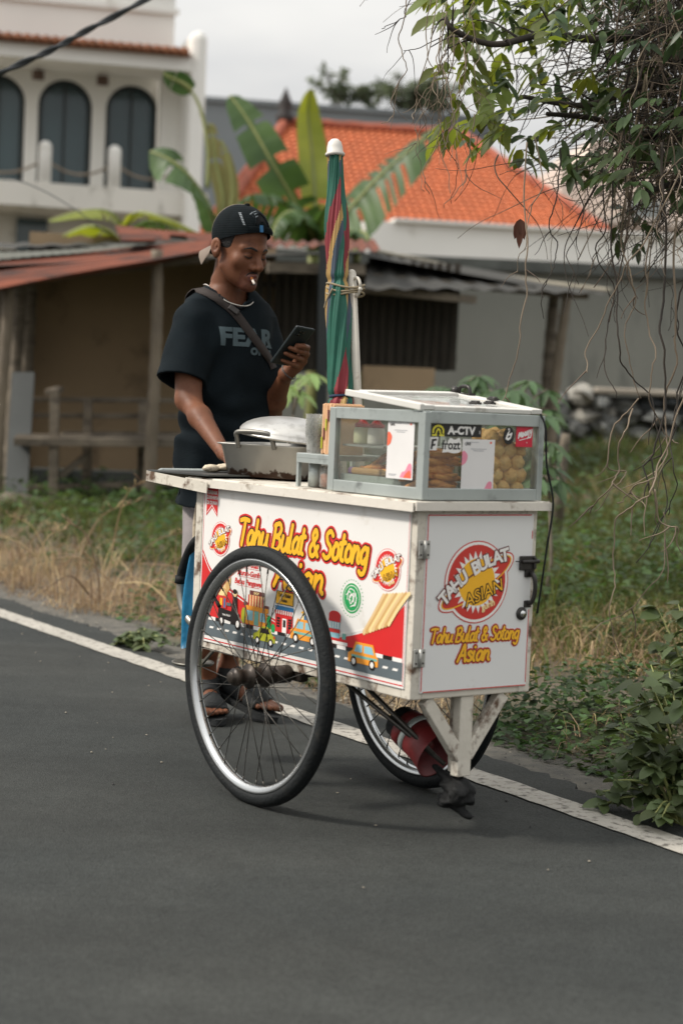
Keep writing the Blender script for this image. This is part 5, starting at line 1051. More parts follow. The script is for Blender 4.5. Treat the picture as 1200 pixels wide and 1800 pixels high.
# hose loop behind
m = MB(); P = catmull([(.0, .045, .655), (-.05, .045, .652), (-.105, .05, .615), (-.142, .05, .555), (-.148, .05, .53)], 7); m.tube(P, .0135, 10, 0); m.tube([(-.148, .05, .534), (-.15, .05, .512)], .0175, 12, 0)
Q = catmull([(-.149, .05, .52), (-.147, .05, .48), (-.128, .05, .44), (-.09, .05, .41), (-.03, .052, .39), (.01, .06, .385)], 20); m.tube(Q, [.012+.0016*(i % 2) for i in range(len(Q))], 10, 1); m.build('gas_hose', [M_tyre, mat('flex_conduit', lin('#9a968c'), .35, .6)], cart)
m = MB(); m.lathe([(0, 0), (.056, .002), (.062, .006), (.062, .012), (.056, .008), (0, .006)], (-.105, .075, .274), Z_, 30); m.beam((-.06, .075, .282), (.02, .09, .36), .01, .006); m.build('round_tray', [mat('dull_tray', lin('#6c6a62'), .4, .5)], cart)
# umbrella post with hook, hanging wire
M_post = mat('white_pipe', lin('#c4beb2'), .5, dirt='#7a5d45', dirt_amt=.22, dirt_scale=14)
m = MB(); pa, pb = Vector((.262, .386, .836)), Vector((.173, .386, 1.432)); m.tube([pa, pb], .0135, 12); m.ball(pb, .0135, 12, 8); P = []
for k in range(17): a = 2*math.pi*k/16; P.append(pb+Vector((.024+.02*math.cos(a), 0, -.038+.027*math.sin(a))))
m.tube(P, .0045, 7); m.tube([pb+Vector((-.01, 0, -.045)), pb+Vector((.05, 0, -.045))], .005, 8); m.box((pa.x, pa.y, .84), (.06, .05, .012), None, 0, .002); m.build('umbrella_post', M_post, cart)
m = MB(); m.tube(catmull([(1.02, .37, 1.055), (1.034, .377, 1.02), (1.036, .385, .93), (1.042, .408, .83), (1.036, .40, .72), (1.027, .393, .60), (1.02, .392, .55)], 8), .0028, 6); m.build('wire', M_tyre, cart)

# loudspeaker under the cart
hs_ = thing('horn_loudspeaker', 'red horn loudspeaker slung under the cart front', 'loudspeaker', c2w(.85, .2, .14), CYAW); h0 = Vector((.85, .2, .14))
A, B = Vector((.765, .16, .252)), Vector((.905, .182, .186)); ax = (B-A).normalized(); Lh = (B-A).length
m = MB(); m.lathe([(0, 0), (.040, 0), (.044, .006), (.044, .03), (.05, .032)], A-h0, ax, 26, 0); m.lathe([(.05, .032), (.052, .05), (.052, .062)], A-h0, ax, 26, 1); m.lathe([(.053, .062), (.053, .078)], A-h0, ax, 26, 2); m.lathe([(.052, .078), (.056, Lh*.75), (.066, Lh), (.069, Lh+.003), (.066, Lh+.001), (.052, Lh*.7), (.03, Lh*.5)], A-h0, ax, 30, 1)
M_hred = mat('red_horn_paint', lin('#601416'), .5, var=.15, scale=10, dirt='#4f1512', dirt_amt=.35, dirt_scale=15)
m.build('horn', [M_tyre, M_hred, M_alu], hs_); m = MB(); m.lathe([(.028, Lh*.5), (.026, Lh*.7), (.012, Lh*.82), (0, Lh*.84)], A-h0, ax, 20); m.build('horn_core', M_hred, hs_); m = MB(); m.beam(Vector((.83, .2, .27))-h0, Vector((.83, .2, CB))-h0, .02, .006, up=(1, 0, 0)); m.build('bracket', M_lat, hs_)

# umbrella
ua, ub = Vector((.222, .352, .838)), Vector((.114, .352, 1.775)); um = thing('folded_umbrella', 'rolled-up umbrella striped green, red, yellow and blue standing on the cart', 'umbrella', c2w(*ua), CYAW)
d = (ub-ua); Lu = d.length; ax = d.normalized(); e1 = (X_-ax*X_.dot(ax)).normalized(); e2 = ax.cross(e1); m = MB(); NS, NT = 96, 110; vs = []; fmi = []
S0 = .17   # canopy starts this far up (fraction)
seq = [2, 2, 2, 2, 0, 0, 1, 3]   # green green green red red yellow blue blue
for i in range(NT+1):
    t = i/NT; tt = S0+(1-S0)*t; h = tt*Lu
    r = .0355*(1-.24*t**2)*(1-.30*max(0, t-.75)/.25)+.002*math.sin(t*19)
    if t < .2: r *= .93+.35*abs(t-.105)/.105*.25
    r *= 1-.22*math.exp(-((t-.53)/.012)**2)-.22*math.exp(-((t-.105)/.01)**2); 
    for j in range(NS):
        a = 2*math.pi*j/NS; pl_ = .0035*math.sin(8*(a+t*4.0*0-t*3.2))*(1-.4*t)+.0016*math.sin(19*(a-t*3.2)+t*6); rr = r+pl_; vs.append(ua+ax*h+e1*(rr*math.cos(a))+e2*(rr*math.sin(a)))
fs = []
o0 = ua
for i in range(NT):
    t = (i+.5)/NT
    for j in range(NS):
        a = 2*math.pi*(j+.5)/NS; ph = ((a-t*7.4-.5*math.sin(t*7)+2.6)/(2*math.pi)*1.5) % 1.0; q = ph*8; base = seq[int(q) % 8]
        fs.append(((i*NS+j), i*NS+(j+1) % NS, (i+1)*NS+(j+1) % NS, (i+1)*NS+j)); fmi.append(base)
m.v = [tuple(p-ua) for p in vs]; m.f = [list(f) for f in fs]; m.m = fmi; m.s = [True]*len(fs)
m.build('canopy', [mat('umbrella_red', lin('#7f2830'), .7, var=.15, scale=14), mat('umbrella_yellow', lin('#a58650'), .7, var=.12, scale=14), mat('umbrella_green', lin('#175646'), .65, var=.15, scale=14), mat('umbrella_blue', lin('#3f4b5a'), .7, var=.15, scale=14)], um)
m = MB(); m.tube([(0, 0, 0), ax*Lu*.2], .0125, 10); m.build('pole', M_post, um)
m = MB(); m.lathe([(.0275, Lu-.006), (.0285, Lu+.0), (.0235, Lu+.006), (.0225, Lu+.02), (.0185, Lu+.034), (.01, Lu+.042), (0, Lu+.044)], (0, 0, 0), ax, 22); m.build('end_cap', mat('white_cap', lin('#cfcac2'), .45), um)
m = MB()
for f, rr in ((.257, .0325), (.259, .0325)): m.tube([ax*Lu*f+e1*rr*math.cos(a)+e2*rr*math.sin(a) for a in [2*math.pi*k/24 for k in range(24)]], .0028, 6, closed=True)
m.build('tie_band', mat('navy_band', lin('#20304a'), .8), um)
# twine that lashes umbrella and post together
m = MB(); zc_ = (1.385-.838)/(1.775-.838); cc = ua+d*zc_; pc = pa.lerp(pb, (1.385-.836)/(1.432-.836)); hw = (pc-cc)
for k in range(3):
    P = []
    for j in range(28): a = 2*math.pi*j/28; c = cc.lerp(pc, .5)+Vector((0, 0, (k-1)*.011+.006*math.sin(2*a+k))); P.append(c+hw.normalized()*(hw.length/2+.034)*math.cos(a)+Vector((hw.y, -hw.x, 0)).normalized()*.036*math.sin(a))
    m.tube(P, .0032, 6, closed=True)
P = catmull([pc+Vector((-.01, -.036, 0)), pc+Vector((-.03, -.045, -.03)), pc+Vector((-.045, -.045, -.065)), pc+Vector((-.05, -.044, -.075))], 5); m.tube(P, .0025, 6); m.tube(catmull([cc+Vector((.02, -.035, .0)), cc+Vector((0, -.039, -.03)), cc+Vector((-.012, -.038, -.055))], 5), .0028, 6)
tw = m.build('twine', mat('twine', lin('#8d8068'), .9), None); tw.location = CO; tw.rotation_euler = (0, 0, CYAW); tag(tw, 'grey-brown twine tied round the umbrella and white post', 'twine')
# ------------------------------------------------------------------ glass display case and everything on the cart top
ZT = .836
def on_cart(name, label, cat, u, v, z, group=None): return thing(name, label, cat, c2w(u, v, z), CYAW, group)
K0 = Vector((.63, 0, ZT)); case = on_cart('display_case', 'glass-sided aluminium display case with stickers on the cart front', 'display case', *K0)
U0, U1, V1, Z1 = 0., .392, .386, .215    # case extents in its own frame
fr = .027
m = MB()
for u in (fr/2, U1-fr/2):
    for v in (.009, V1-.009): m.box((u, v, Z1/2), (fr, .018, Z1-.002), None, 0, .002)
for z, h in ((.015, .029), (Z1-.0145, .029)):
    for v in (.009, V1-.009): m.box((U1/2, v, z), (U1-2*fr+.001, .016, h), None, 0, .0015)
    for u in (fr/2, U1-fr/2): m.box((u, V1/2, z), (fr-.002, V1-.036+.001, h), None, 0, .0015)
m.build('case_frame', M_alu, case)
m = MB(); m.box((U1/2, V1/2, .006), (U1-.05, V1-.05, .008)); m.build('floor_panel', mat('dull_tin', lin('#6f6c66'), .5, .3, var=.2, scale=8), case)
GL_ = glass('case_glass', '#f4f6f3', .03, dirt=.05)
for nm, c, dm in (('side_pane', (U1/2, .011, Z1/2), (U1-2*fr, .003, Z1-.056)), ('front_pane', (U1-.011, V1/2, Z1/2), (.003, V1-.036, Z1-.056)), ('side_pane', (U1/2, V1-.011, Z1/2), (U1-2*fr, .003, Z1-.056)), ('rear_pane', (.011, V1/2, Z1/2), (.003, V1-.036, Z1-.056))):
    m = MB(); m.box(c, dm); m.build(nm, GL_, case)
m = MB(); m.box((.11, V1/2, .119), (.17, V1-.055, .005)); m.build('inner_shelf', mat('shelf_tin', lin('#9fa19d'), .4, .5), case)
# lid, propped a little open at the back
M_lidp = mat('white_lid_paint', lin('#cfcdc6'), .45, var=.06, scale=8, dirt='#8d877c', dirt_amt=.25, dirt_scale=14)
A = Vector((.07, .0, Z1+.038)); B = Vector((.378, .0, Z1+.009)); Cc = Vector((.386, .382, Z1+.009)); D = Vector((.07, .372, Z1+.046))
m = MB(); m.beam(A, B, .012, .016, bev=.002)
nrm = (B-A).cross(D-A).normalized()
for a, b in ((A+Vector((0, .02, 0)), B+Vector((0, .02, 0))), (D+Vector((0, -.02, 0)), Cc+Vector((0, -.02, 0)))): m.beam(a, b, .036, .012, up=nrm, bev=.002)
for a, b in ((A.lerp(D, .1)+Vector((.018, 0, 0)), D.lerp(A, .1)+Vector((.018, 0, 0))), (B.lerp(Cc, .1)+Vector((-.018, 0, 0)), Cc.lerp(B, .1)+Vector((-.018, 0, 0)))): m.beam(a, b, .036, .0115, up=nrm, bev=.002)
lid = m.build('case_lid', M_lidp, case)
m = MB(); q = lambda s, t: (A.lerp(B, s)).lerp(D.lerp(Cc, s), t); m.add([q(.1, .09), q(.9, .09), q(.9, .91), q(.1, .91)], [(0, 1, 2, 3)]); m.build('lid_glass', glass('lid_pane', '#eef1ee', .05, dirt=.3), lid)
m = MB(); hc = D.lerp(Cc, .12)+Vector((0, -.02, .006)); m.tube(catmull([hc+Vector((-.02, 0, 0)), hc+Vector((-.014, 0, .018)), hc+Vector((.018, 0, .018)), hc+Vector((.026, 0, 0))], 6), .005, 8); m.ball(hc+Vector((-.03, -.005, .008)), (.013, .012, .012), 12, 8); m.box(hc+Vector((0, 0, -.001)), (.07, .02, .006)); m.build('lid_handle', M_lat, lid)
for s_, t in ((.5, .93), (.82, .55), (.78, .70)): m = MB(); m.box(q(s_, t)+Vector((0, 0, .009)), (.03, .018, .006), None, 0, .001); m.tube([q(s_, t)+Vector((-.015, 0, .013)), q(s_, t)+Vector((.015, 0, .013))], .003, 6); m.build('hinge', M_lat, lid)
# stickers and cards on the panes (their square codes are left blank)
M_stk, M_stw, M_strd, M_styl = flatc('sticker_black', '#171717'), flatc('sticker_white', '#e4e2de'), flatc('sticker_red', '#c9223c'), flatc('sticker_yellow', '#d9cf3c')
M_card = mat('card_white', lin('#dcdad8'), .45, var=.03, scale=10); M_pnk, M_org = flatc('card_pink', '#e08aa0'), flatc('card_coral', '#e5694c'); M_cgry = flatc('card_grey', '#8d9096')
SP = [M_stk, M_stw, M_strd, M_styl, M_card, M_pnk, M_org, M_cgry]; xF = U1-.0085
def front_sticker(nm, lab, fn):
    m = MB(); fn(m); o = m.build(nm, SP, case); o['label'] = lab
def FF(m, poly, mi, z=0.): m.flat([(a, b-ZT) for a, b in poly], (xF+.0012+z, 0, 0), Y_, Z_, mi)
def slabF(m, v0, z0, v1, z1, mi): m.box((xF+.0005, (v0+v1)/2, (z0+z1)/2-ZT), (.001, v1-v0, z1-z0), None, mi)
def s1(m):
    slabF(m, .026, .9915, .184, 1.0225, 0); c = (.047, 1.004)
    FF(m, [(c[0]+.0185*math.cos(a), c[1]-.001+.0165*math.sin(a)) for a in [math.pi*k/14-.35+.0 for k in range(-0, 18)]]+[(c[0]+.0135*math.cos(a), c[1]-.001+.0115*math.sin(a)) for a in [math.pi*(17-k)/14-.35 for k in range(0, 18)]], 3, .0003)
    FF(m, rect(c[0]-.019, c[1]-.012, c[0]-.0035, c[1]-.008), 3, .0004); FF(m, rect(c[0]+.0035, c[1]-.012, c[0]+.019, c[1]-.008), 3, .0004)
    FF(m, [(c[0]-.0095, c[1]-.008), (c[0]-.006, c[1]+.003), (c[0], c[1]+.008), (c[0]+.006, c[1]+.003), (c[0]+.0095, c[1]-.008), (c[0]+.006, c[1]-.008), (c[0]+.003, c[1]), (c[0], c[1]+.003), (c[0]-.003, c[1]), (c[0]-.006, c[1]-.008)], 3, .0006)
    add_text(m, 'A-CTV', .026, (xF+.0016, .120, .998-ZT), Y_, Z_, 1, .0013, sx=1.12); add_text(m, 'asia', .006, (xF+.0016, .179, 1.004-ZT), Z_, -Y_, 1)
front_sticker('sticker', 'black sticker reading A-CTV with a yellow arch', s1)
def s2(m):
    FF(m, curve2([(.062, .952), (.07, .983), (.075, .975), (.085, .988), (.1, .984), (.116, .988), (.121, .958), (.1, .951), (.08, .954)], 3), 1, .0001)
    FF(m, [(.025, .960), (.031, .960), (.032, .967), (.040, .969), (.039, .974), (.033, .972), (.034, .979), (.044, .981), (.043, .986), (.028, .984)], 0, .0003); FF(m, [(.0215, .957), (.044, .957), (.048, .989), (.023, .989)], 1, .0001)
    add_text(m, 'frozt', .031, (xF+.0016, .0885, .961-ZT), Y_, Z_, 0, .0008, .0, sx=.95)
front_sticker('sticker', 'white die-cut sticker reading frozt', s2)
def s3(m):
    FF(m, circ(.0175, 30, .273, .998, .0225), 0, .0002); FF(m, curve2([(.262, .990), (.268, 1.004), (.276, 1.012), (.273, 1.002), (.284, 1.006), (.279, .991), (.27, .986)], 4), 1, .0004); FF(m, circ(.003, 10, .272, 1.014), 1, .0004); FF(m, curve2([(.268, .994), (.274, .999), (.278, .997), (.272, .992)], 4), 0, .0006)
front_sticker('sticker', 'round black sticker with a white emblem', s3)
def s4(m):
    slabF(m, .298, .971, .3525, 1.0225, 2)
    brush_pts = [[(0, .1), (.1, .6), (.2, .2), (.3, .6), (.36, .1)], [(.5, .5), (.42, .3), (.5, .1), (.6, .3), (.5, .5)], [(.78, .5), (.7, .3), (.78, .1), (.88, .3), (.78, .5)], [(1.0, .5), (.98, .1)], [(1.16, .5), (1.14, -.1), (1.02, -.2)], [(1.3, .5), (1.36, .2)], [(1.5, .5), (1.4, -.15), (1.25, -.2)]]
    for i, ps in enumerate(brush_pts): stroke(m, [(p[0]*.85*.034+.305, (p[1]*.026+p[0]*.008)+.990-ZT) for p in curve2(ps, 5)], .0019, (xF+.0012, 0, 0), Y_, Z_, .0003+i*.00003, 1, .00004)
    stroke(m, [(.308, .987-ZT), (.34, .9945-ZT)], .0009, (xF+.0012, 0, 0), Y_, Z_, .0004, 1, .00002); FF(m, circ(.0016, 8, .333, .982), 1, .0004)
front_sticker('sticker', 'red sticker with white script', s4)
def card(m, w, h, P, side):
    """P(a, b, dz) -> point; card with pink shapes, heading lines"""
    Q = lambda poly, mi, z: m.add([P(a, b, z) for a, b in poly], [tuple(range(len(poly)))], mi)
    Q(rect(0, 0, w, h), 4, 0); Q(curve2([(0, h*.55), (w*.12, h*.6), (w*.17, h*.72), (w*.06, h*.8), (0, h*.78)], 4), 6 if side else 5, .0004); Q(curve2([(w*.52, .004), (w*.6, h*.12), (w*.72, h*.15), (w*.84, h*.27), (w*.95, h*.25), (w*.96, .004)], 4), 5, .0004); Q(curve2([(w*.66, .004), (w*.74, h*.1), (w*.9, h*.16), (w*.95, .004)], 4), 6, .0006)
    for k, (x0, x1, y) in enumerate(((.1, .5, .945), (.26, .74, .83), (.34, .66, .80), (.1, .4, .07), (.1, .35, .05))): Q(rect(w*x0, h*y, w*x1, h*(y+.008)), 7, .0004)
    Q(rect(w*.84, h*.93, w*.9, h*.965), 6, .0004)
m = MB(); card(m, .104, .143, lambda a, b, z: (xF+.003+z+b*.0, .1235+a, .8435-ZT+b), 0); m.box((xF+.0023, .1755, .915-ZT), (.001, .102, .141), None, 4); add_text(m, 'QRIS', .009, (xF+.0034, .140, .972-ZT), Y_, Z_, 0, .0002)
m.build('payment_card', SP, case)['label'] = 'white card with pink corner shapes on the front pane'
m = MB(); card(m, .105, .143, lambda a, b, z: (.238+a, .0068-z, .882-ZT+b), 1); m.box((.2905, .0078, .9535-ZT), (.103, .001, .141), None, 4); add_text(m, 'QRIS', .009, (.256, .0062, 1.012-ZT), X_, Z_, 0, .0002)
m.build('payment_card', SP, case)['label'] = 'white card with coral shapes on the near side pane'

# food in the case
M_fry = mat('fried_stick', lin('#d07f3a'), .5, var=.25, scale=30, col2=lin('#e6a458'), bump=.5, bscale=140, dirt='#7d4520', dirt_amt=.2, dirt_scale=50)
M_ball = mat('fried_tofu', lin('#d29c54'), .55, var=.2, scale=24, col2=lin('#e2bd7c'), bump=.5, bscale=120, dirt='#8a5a2c', dirt_amt=.2, dirt_scale=40)
rf = random.Random(21)
def stick(p, yaw, pit, L, r, lab, grp):
    d = Vector((math.cos(yaw)*math.cos(pit), math.sin(yaw)*math.cos(pit), math.sin(pit))); m = MB(); P = []; R = []
    for k in range(13): t = k/12; P.append(d*(L*(t-.5))+Vector((0, 0, .004*math.sin(3*t+p[0]*60)))); R.append(r*(.45+.55*math.sin(math.pi*min(1, t*.9+.1))**.6)*(1+.12*math.sin(k*2.3+p[1]*80)))
    m.tube(P, R, 9); o = m.build('fried_stick', M_fry, None); o.location = c2w(*p); o.rotation_euler = (0, 0, CYAW); tag(o, lab, 'fried snack', grp); return o
for i in range(60):    # heap behind the front pane, left
    lay = i//10; stick((.975-.012*rf.random()-.05*(i % 3)*.5, .055+.075*rf.random(), ZT+.018+lay*.0185+rf.uniform(-.003, .003)), math.pi/2+rf.uniform(-.35, .35), rf.uniform(-.1, .25), rf.uniform(.075, .1), rf.uniform(.0068, .009), 'curved golden fried stick in the heap behind the front pane', 'fried sticks behind the front pane')
for i in range(16):    # smaller heap behind the near pane
    lay = i//6; stick((.70+.14*rf.random(), .075+.045*rf.random(), ZT+.048+lay*.014), rf.uniform(-.5, .5)+(1.2 if i > 13 else 0), rf.uniform(-.1, .25)+(.5 if i > 13 else 0), rf.uniform(.07, .1), rf.uniform(.0065, .0085), 'golden fried stick lying on the tray behind the near pane', 'fried sticks behind the near side pane')
m = MB(); m.box((0, 0, .014), (.25, .16, .006)); 
for c, d_ in (((0, -.078, .024), (.25, .004, .02)), ((0, .078, .024), (.25, .004, .02)), ((-.123, 0, .024), (.004, .152, .02)), ((.123, 0, .024), (.004, .152, .02))): m.box(c, d_)
tr_ = m.build('snack_tray', M_alu, None); tr_.location = c2w(.78, .105, ZT+.012); tr_.rotation_euler = (0, 0, CYAW); tag(tr_, 'low metal tray holding fried sticks inside the case', 'tray')
k = 0
for lay in range(5):
    for r_ in range(2):
        for c_ in range(3 if lay < 4 else 2):
            p = (.982-r_*.042-.004*rf.random(), .247+c_*.0425+(.02 if lay % 2 else 0)*(.8 if c_ < 2 else .3)+rf.uniform(-.003, .003), ZT+.030+lay*.0315+rf.uniform(-.002, .002)); m = MB(); R = rf.uniform(.0205, .0235); m.ball((0, 0, 0), (R, R*rf.uniform(.9, 1.02), R*rf.uniform(.86, 1.0)), 22, 16, 0, Matrix.Rotation(rf.uniform(0, 3), 3, 'Z'), True, rf.uniform(.03, .085))
            o = m.build('tofu_ball', M_ball, None); o.location = c2w(*p); o.rotation_euler = (rf.uniform(-1, 1), rf.uniform(-1, 1), rf.uniform(0, 6)); tag(o, 'round golden fried tofu ball heaped at right in the glass case', 'tofu ball', 'fried tofu balls in the case')
# bottles on the shelf
def bottle(u, v, lab, body):
    t = on_cart('sauce_bottle', lab, 'bottle', u, v, ZT+.1225, 'squeeze bottles in the case'); m = MB(); m.lathe([(0, 0), (.021, .001), (.0225, .006), (.0225, .036), (.0195, .043), (.0195, .045)], (0, 0, 0), Z_, 22); m.build('body', body, t)
    m = MB(); m.lathe([(.0205, .0435), (.0205, .051), (.0135, .0545), (.006, .064), (.0035, .076), (0, .0765)], (0, 0, 0), Z_, 20); m.build('cap', mat('red_cap', lin('#b92c2c'), .4), t)
bottle(.70, .055, 'squeeze bottle with pale green-yellow contents and red nozzle cap', mat('mayo_plastic', lin('#c3c0a0'), .35)); bottle(.752, .06, 'white squeeze bottle with red nozzle cap beside the greenish one', mat('white_plastic', lin('#d2cdc6'), .35))
m = MB()
for k in range(9): m.tube([(-.075, .003*(k % 3), .004*(k//3)), (.075, .003*(k % 3)+.002, .004*(k//3)+.001)], .0017, 5, 1)
m.box((0, .003, .005), (.12, .022, .018), None, 0, .006); m.box((-.055, .003, .005), (.022, .023, .019), None, 2, .006)
o = m.build('skewer_packet', [mat('kraft', lin('#a98559'), .8), mat('bamboo_skewer', lin('#c2a06c'), .7), mat('purple_label', lin('#6d4f78'), .5)], None); o.location = c2w(.735, .045, ZT+.049); o.rotation_euler = (0, 0, CYAW+.05); tag(o, 'packet of bamboo skewers in kraft paper inside the case', 'skewer packet')

# pan, lid, rag
P0 = Vector((.092, .222, ZT)); an = R_(25); pan = on_cart('frying_pan', 'deep square aluminium frying pan with soot stains on the cart', 'pan', P0.x, P0.y, P0.z+.004)
def rsq(h, r, n=8):
    P = []
    for cx, cy, a0 in ((1, 1, 0), (-1, 1, 90), (-1, -1, 180), (1, -1, 270)):
        for k in range(n+1): a = R_(a0+90*k/n); P.append((cx*(h-r)+r*math.cos(a), cy*(h-r)+r*math.sin(a)))
    return [(x*math.cos(an)-y*math.sin(an), x*math.sin(an)+y*math.cos(an)) for x, y in P]
rings = [(.112, .03, .0, 0), (.118, .035, .003, 0), (.133, .032, .088, 0), (.1425, .034, .0915, 0), (.1425, .034, .0945, 0), (.132, .03, .0935, 0), (.117, .03, .008, 0), (.0, .0, .008, 0)]
m = MB(); vs = []; 
for h, r, z, _ in rings: vs += [Vector((x, y, z)) for x, y in (rsq(h, r) if h > 0 else [(0, 0)]*36)]
n_ = 36; m.add(vs, [(i*n_+j, i*n_+(j+1) % n_, (i+1)*n_+(j+1) % n_, (i+1)*n_+j) for i in range(len(rings)-1) for j in range(n_)]+[tuple(range(n_-1, -1, -1))], 0, True)
# soot around the foot of the pan: dark burnt film low on the wall, shaped by noise
M_pan = mat('pan_aluminium', lin('#a3a19b'), .4, .45, var=.12, scale=9)
n, l = M_pan.node_tree.nodes, M_pan.node_tree.links; b = n['Principled BSDF']; base = b.inputs['Base Color'].links[0].from_socket
t = n.new('ShaderNodeTexCoord'); sx_ = n.new('ShaderNodeSeparateXYZ'); l.new(t.outputs['Object'], sx_.inputs[0]); zz = n.new('ShaderNodeTexNoise'); zz.inputs['Scale'].default_value = 38; zz.inputs['Detail'].default_value = 5; l.new(t.outputs['Object'], zz.inputs['Vector'])
mr = n.new('ShaderNodeMapRange'); mr.inputs[1].default_value = .0; mr.inputs[2].default_value = .05; mr.inputs[3].default_value = .36; mr.inputs[4].default_value = -.3; l.new(sx_.outputs[2], mr.inputs[0]); ad = n.new('ShaderNodeMath'); l.new(mr.outputs[0], ad.inputs[0]); l.new(zz.outputs[0], ad.inputs[1])
rr_ = n.new('ShaderNodeValToRGB'); rr_.color_ramp.elements[0].position = .58; rr_.color_ramp.elements[1].position = .68; l.new(ad.outputs[0], rr_.inputs[0]); mxx = n.new('ShaderNodeMix'); mxx.data_type = 'RGBA'; l.new(rr_.outputs[0], mxx.inputs[0]); l.new(base, mxx.inputs[6]); mxx.inputs[7].default_value = (*lin('#3a2416'), 1); l.new(mxx.outputs[2], b.inputs['Base Color'])
m.build('body', M_pan, pan)
d1 = Vector((math.cos(an), math.sin(an), 0)); d2 = Vector((-math.sin(an), math.cos(an), 0)); M_hand = mat('cast_handle', lin('#77756f'), .45, .6)
for s_ in (-1, 1):
    m = MB(); e = d2*.138*s_; P = [e+d1*-.058+Z_*.083, e+d1*-.058+Z_*.106+d2*.008*s_, e+d1*-.048+Z_*.128+d2*.02*s_, e+d1*.040+Z_*.128+d2*.02*s_, e+d1*.055+Z_*.115+d2*.012*s_, e+d1*.06+Z_*.083]; m.tube(catmull(P, 6), .0068, 8); m.build('pan_handle', M_hand, pan)
lp = on_cart('pan_lid', 'large dented domed aluminium lid lying across the square pan', 'pan lid', .13, .235, ZT+.1); m = MB(); R = .158; pr = [(R, .014), (R+.006, .017), (R+.006, .020), (R-.002, .022)]+[(R*math.cos(a), .020+.058*math.sin(a)) for a in [math.pi/2*k/9 for k in range(1, 10)]]; pr[-1] = (0, pr[-1][1])
m.lathe(pr, (0, 0, 0), Z_, 48); dome = m.build('dome', mat('lid_aluminium', lin('#bcbab5'), .33, .6, var=.1, scale=7, dirt='#8b8882', dirt_amt=.3, dirt_scale=9, bump=.25, bscale=9), lp); lp.rotation_euler = (R_(-3), R_(5), CYAW)
m = MB(); m.lathe([(.006, .076), (.006, .082), (.0095, .085), (.0095, .093), (.007, .096), (0, .0965)], (.05, .02, -.006), Z_, 12); m.build('knob', M_lat, lp)
m = MB(); rq = random.Random(2)
for k in range(7): m.ball((rq.uniform(-.05, .05), rq.uniform(-.03, .03), .008+rq.uniform(0, .008)), (rq.uniform(.025, .045), rq.uniform(.02, .03), rq.uniform(.007, .012)), 14, 8, 0, Matrix.Rotation(rq.uniform(0, 3), 3, 'Z'), True, .12)
o = m.build('rag', mat('cream_cloth', lin('#c6b9a3'), .95, var=.12, scale=20, bump=.5, bscale=120), None); o.location = c2w(-.045, .12, ZT+.008); o.rotation_euler = (0, 0, CYAW); tag(o, 'crumpled cream rag on the cart beside the pan', 'rag')
# metal shelf between pan and case, jar below, cups and paper bags on it
sh = on_cart('small_shelf', 'small aluminium shelf between the pan and the display case', 'shelf', .535, .12, ZT); m = MB(); m.box((0, 0, .082), (.165, .19, .014), None, 0, .002)
m.box((0, -.093, .076), (.165, .003, .024)); m.build('shelf_top', M_alu, sh)
for du, dv in ((-.078, -.088), (-.078, .088), (.076, -.088), (.076, .088)): m = MB(); m.box((du, dv, .037), (.01, .01, .074)); m.build('leg', M_alu, sh)
jr = on_cart('snack_jar', 'clear plastic jar of brown seasoning under the small shelf', 'jar', .545, .075, ZT); m = MB(); m.lathe([(.028, 0), (.031, .004), (.031, .055), (.026, .06)], (0, 0, 0), Z_, 24); m.build('body', glass('jar_plastic', '#eeeae2', .08, dirt=.2), jr); m = MB(); m.lathe([(0, .002), (.028, .003), (.028, .034), (.02, .04), (0, .038)], (0, 0, 0), Z_, 20); m.build('contents', mat('seasoning', lin('#8d5a3a'), .9, var=.4, scale=50), jr); m = MB(); m.lathe([(.028, .058), (.028, .066), (0, .067)], (0, 0, 0), Z_, 20); m.build('jar_lid', M_stw, jr)
m = MB(); m.lathe([(0, 0), (.022, 0), (.022, .07), (0, .07)], (0, 0, 0), Z_, 20); o = m.build('tin_can', M_alu, None); o.location = c2w(.485, .07, ZT); tag(o, 'plain metal can beside the jar under the small shelf', 'can')
cu = on_cart('cup_stack', 'stack of clear plastic cups standing on the small shelf', 'cups', .49, .055, ZT+.089); m = MB()
for k in range(6): m.lathe([(.019, .0+k*.009), (.0255, .058+k*.009), (.0265, .059+k*.009)], (0, 0, 0), Z_, 22, 0, True, False, False)
m.build('cups', glass('cup_plastic', '#f2f3f1', .1, dirt=.35), cu)
pk_ = on_cart('paper_bag_stack', 'stack of peach and green printed paper bags beside the case', 'paper bags', .535, .1, ZT+.089); m = MB()
for k in range(6): m.box((-.004+k*.0085, .0+.002*math.sin(k*3), .066+.002*math.sin(k*2)), (.007, .10, .132), Matrix.Rotation(.02*math.sin(k*5), 3, 'Y'), 0, .002)
m.flat(circ(.018, 16, .0, .07, .03), (-.0083, -.03, .0), -Y_, Z_, 1); m.flat(circ(.012, 14, 0, .03, .02), (-.0085, -.03, .0), -Y_, Z_, 2)
for k in range(4): m.box((-.004+k*.0085, -.0512, .03+.024*k), (.0068, .0012, .03), None, 1+(k % 2))
m.build('bags', [mat('peach_paper', lin('#d9ae86'), .8, var=.1, scale=30), M_lime, M_brn], pk_)
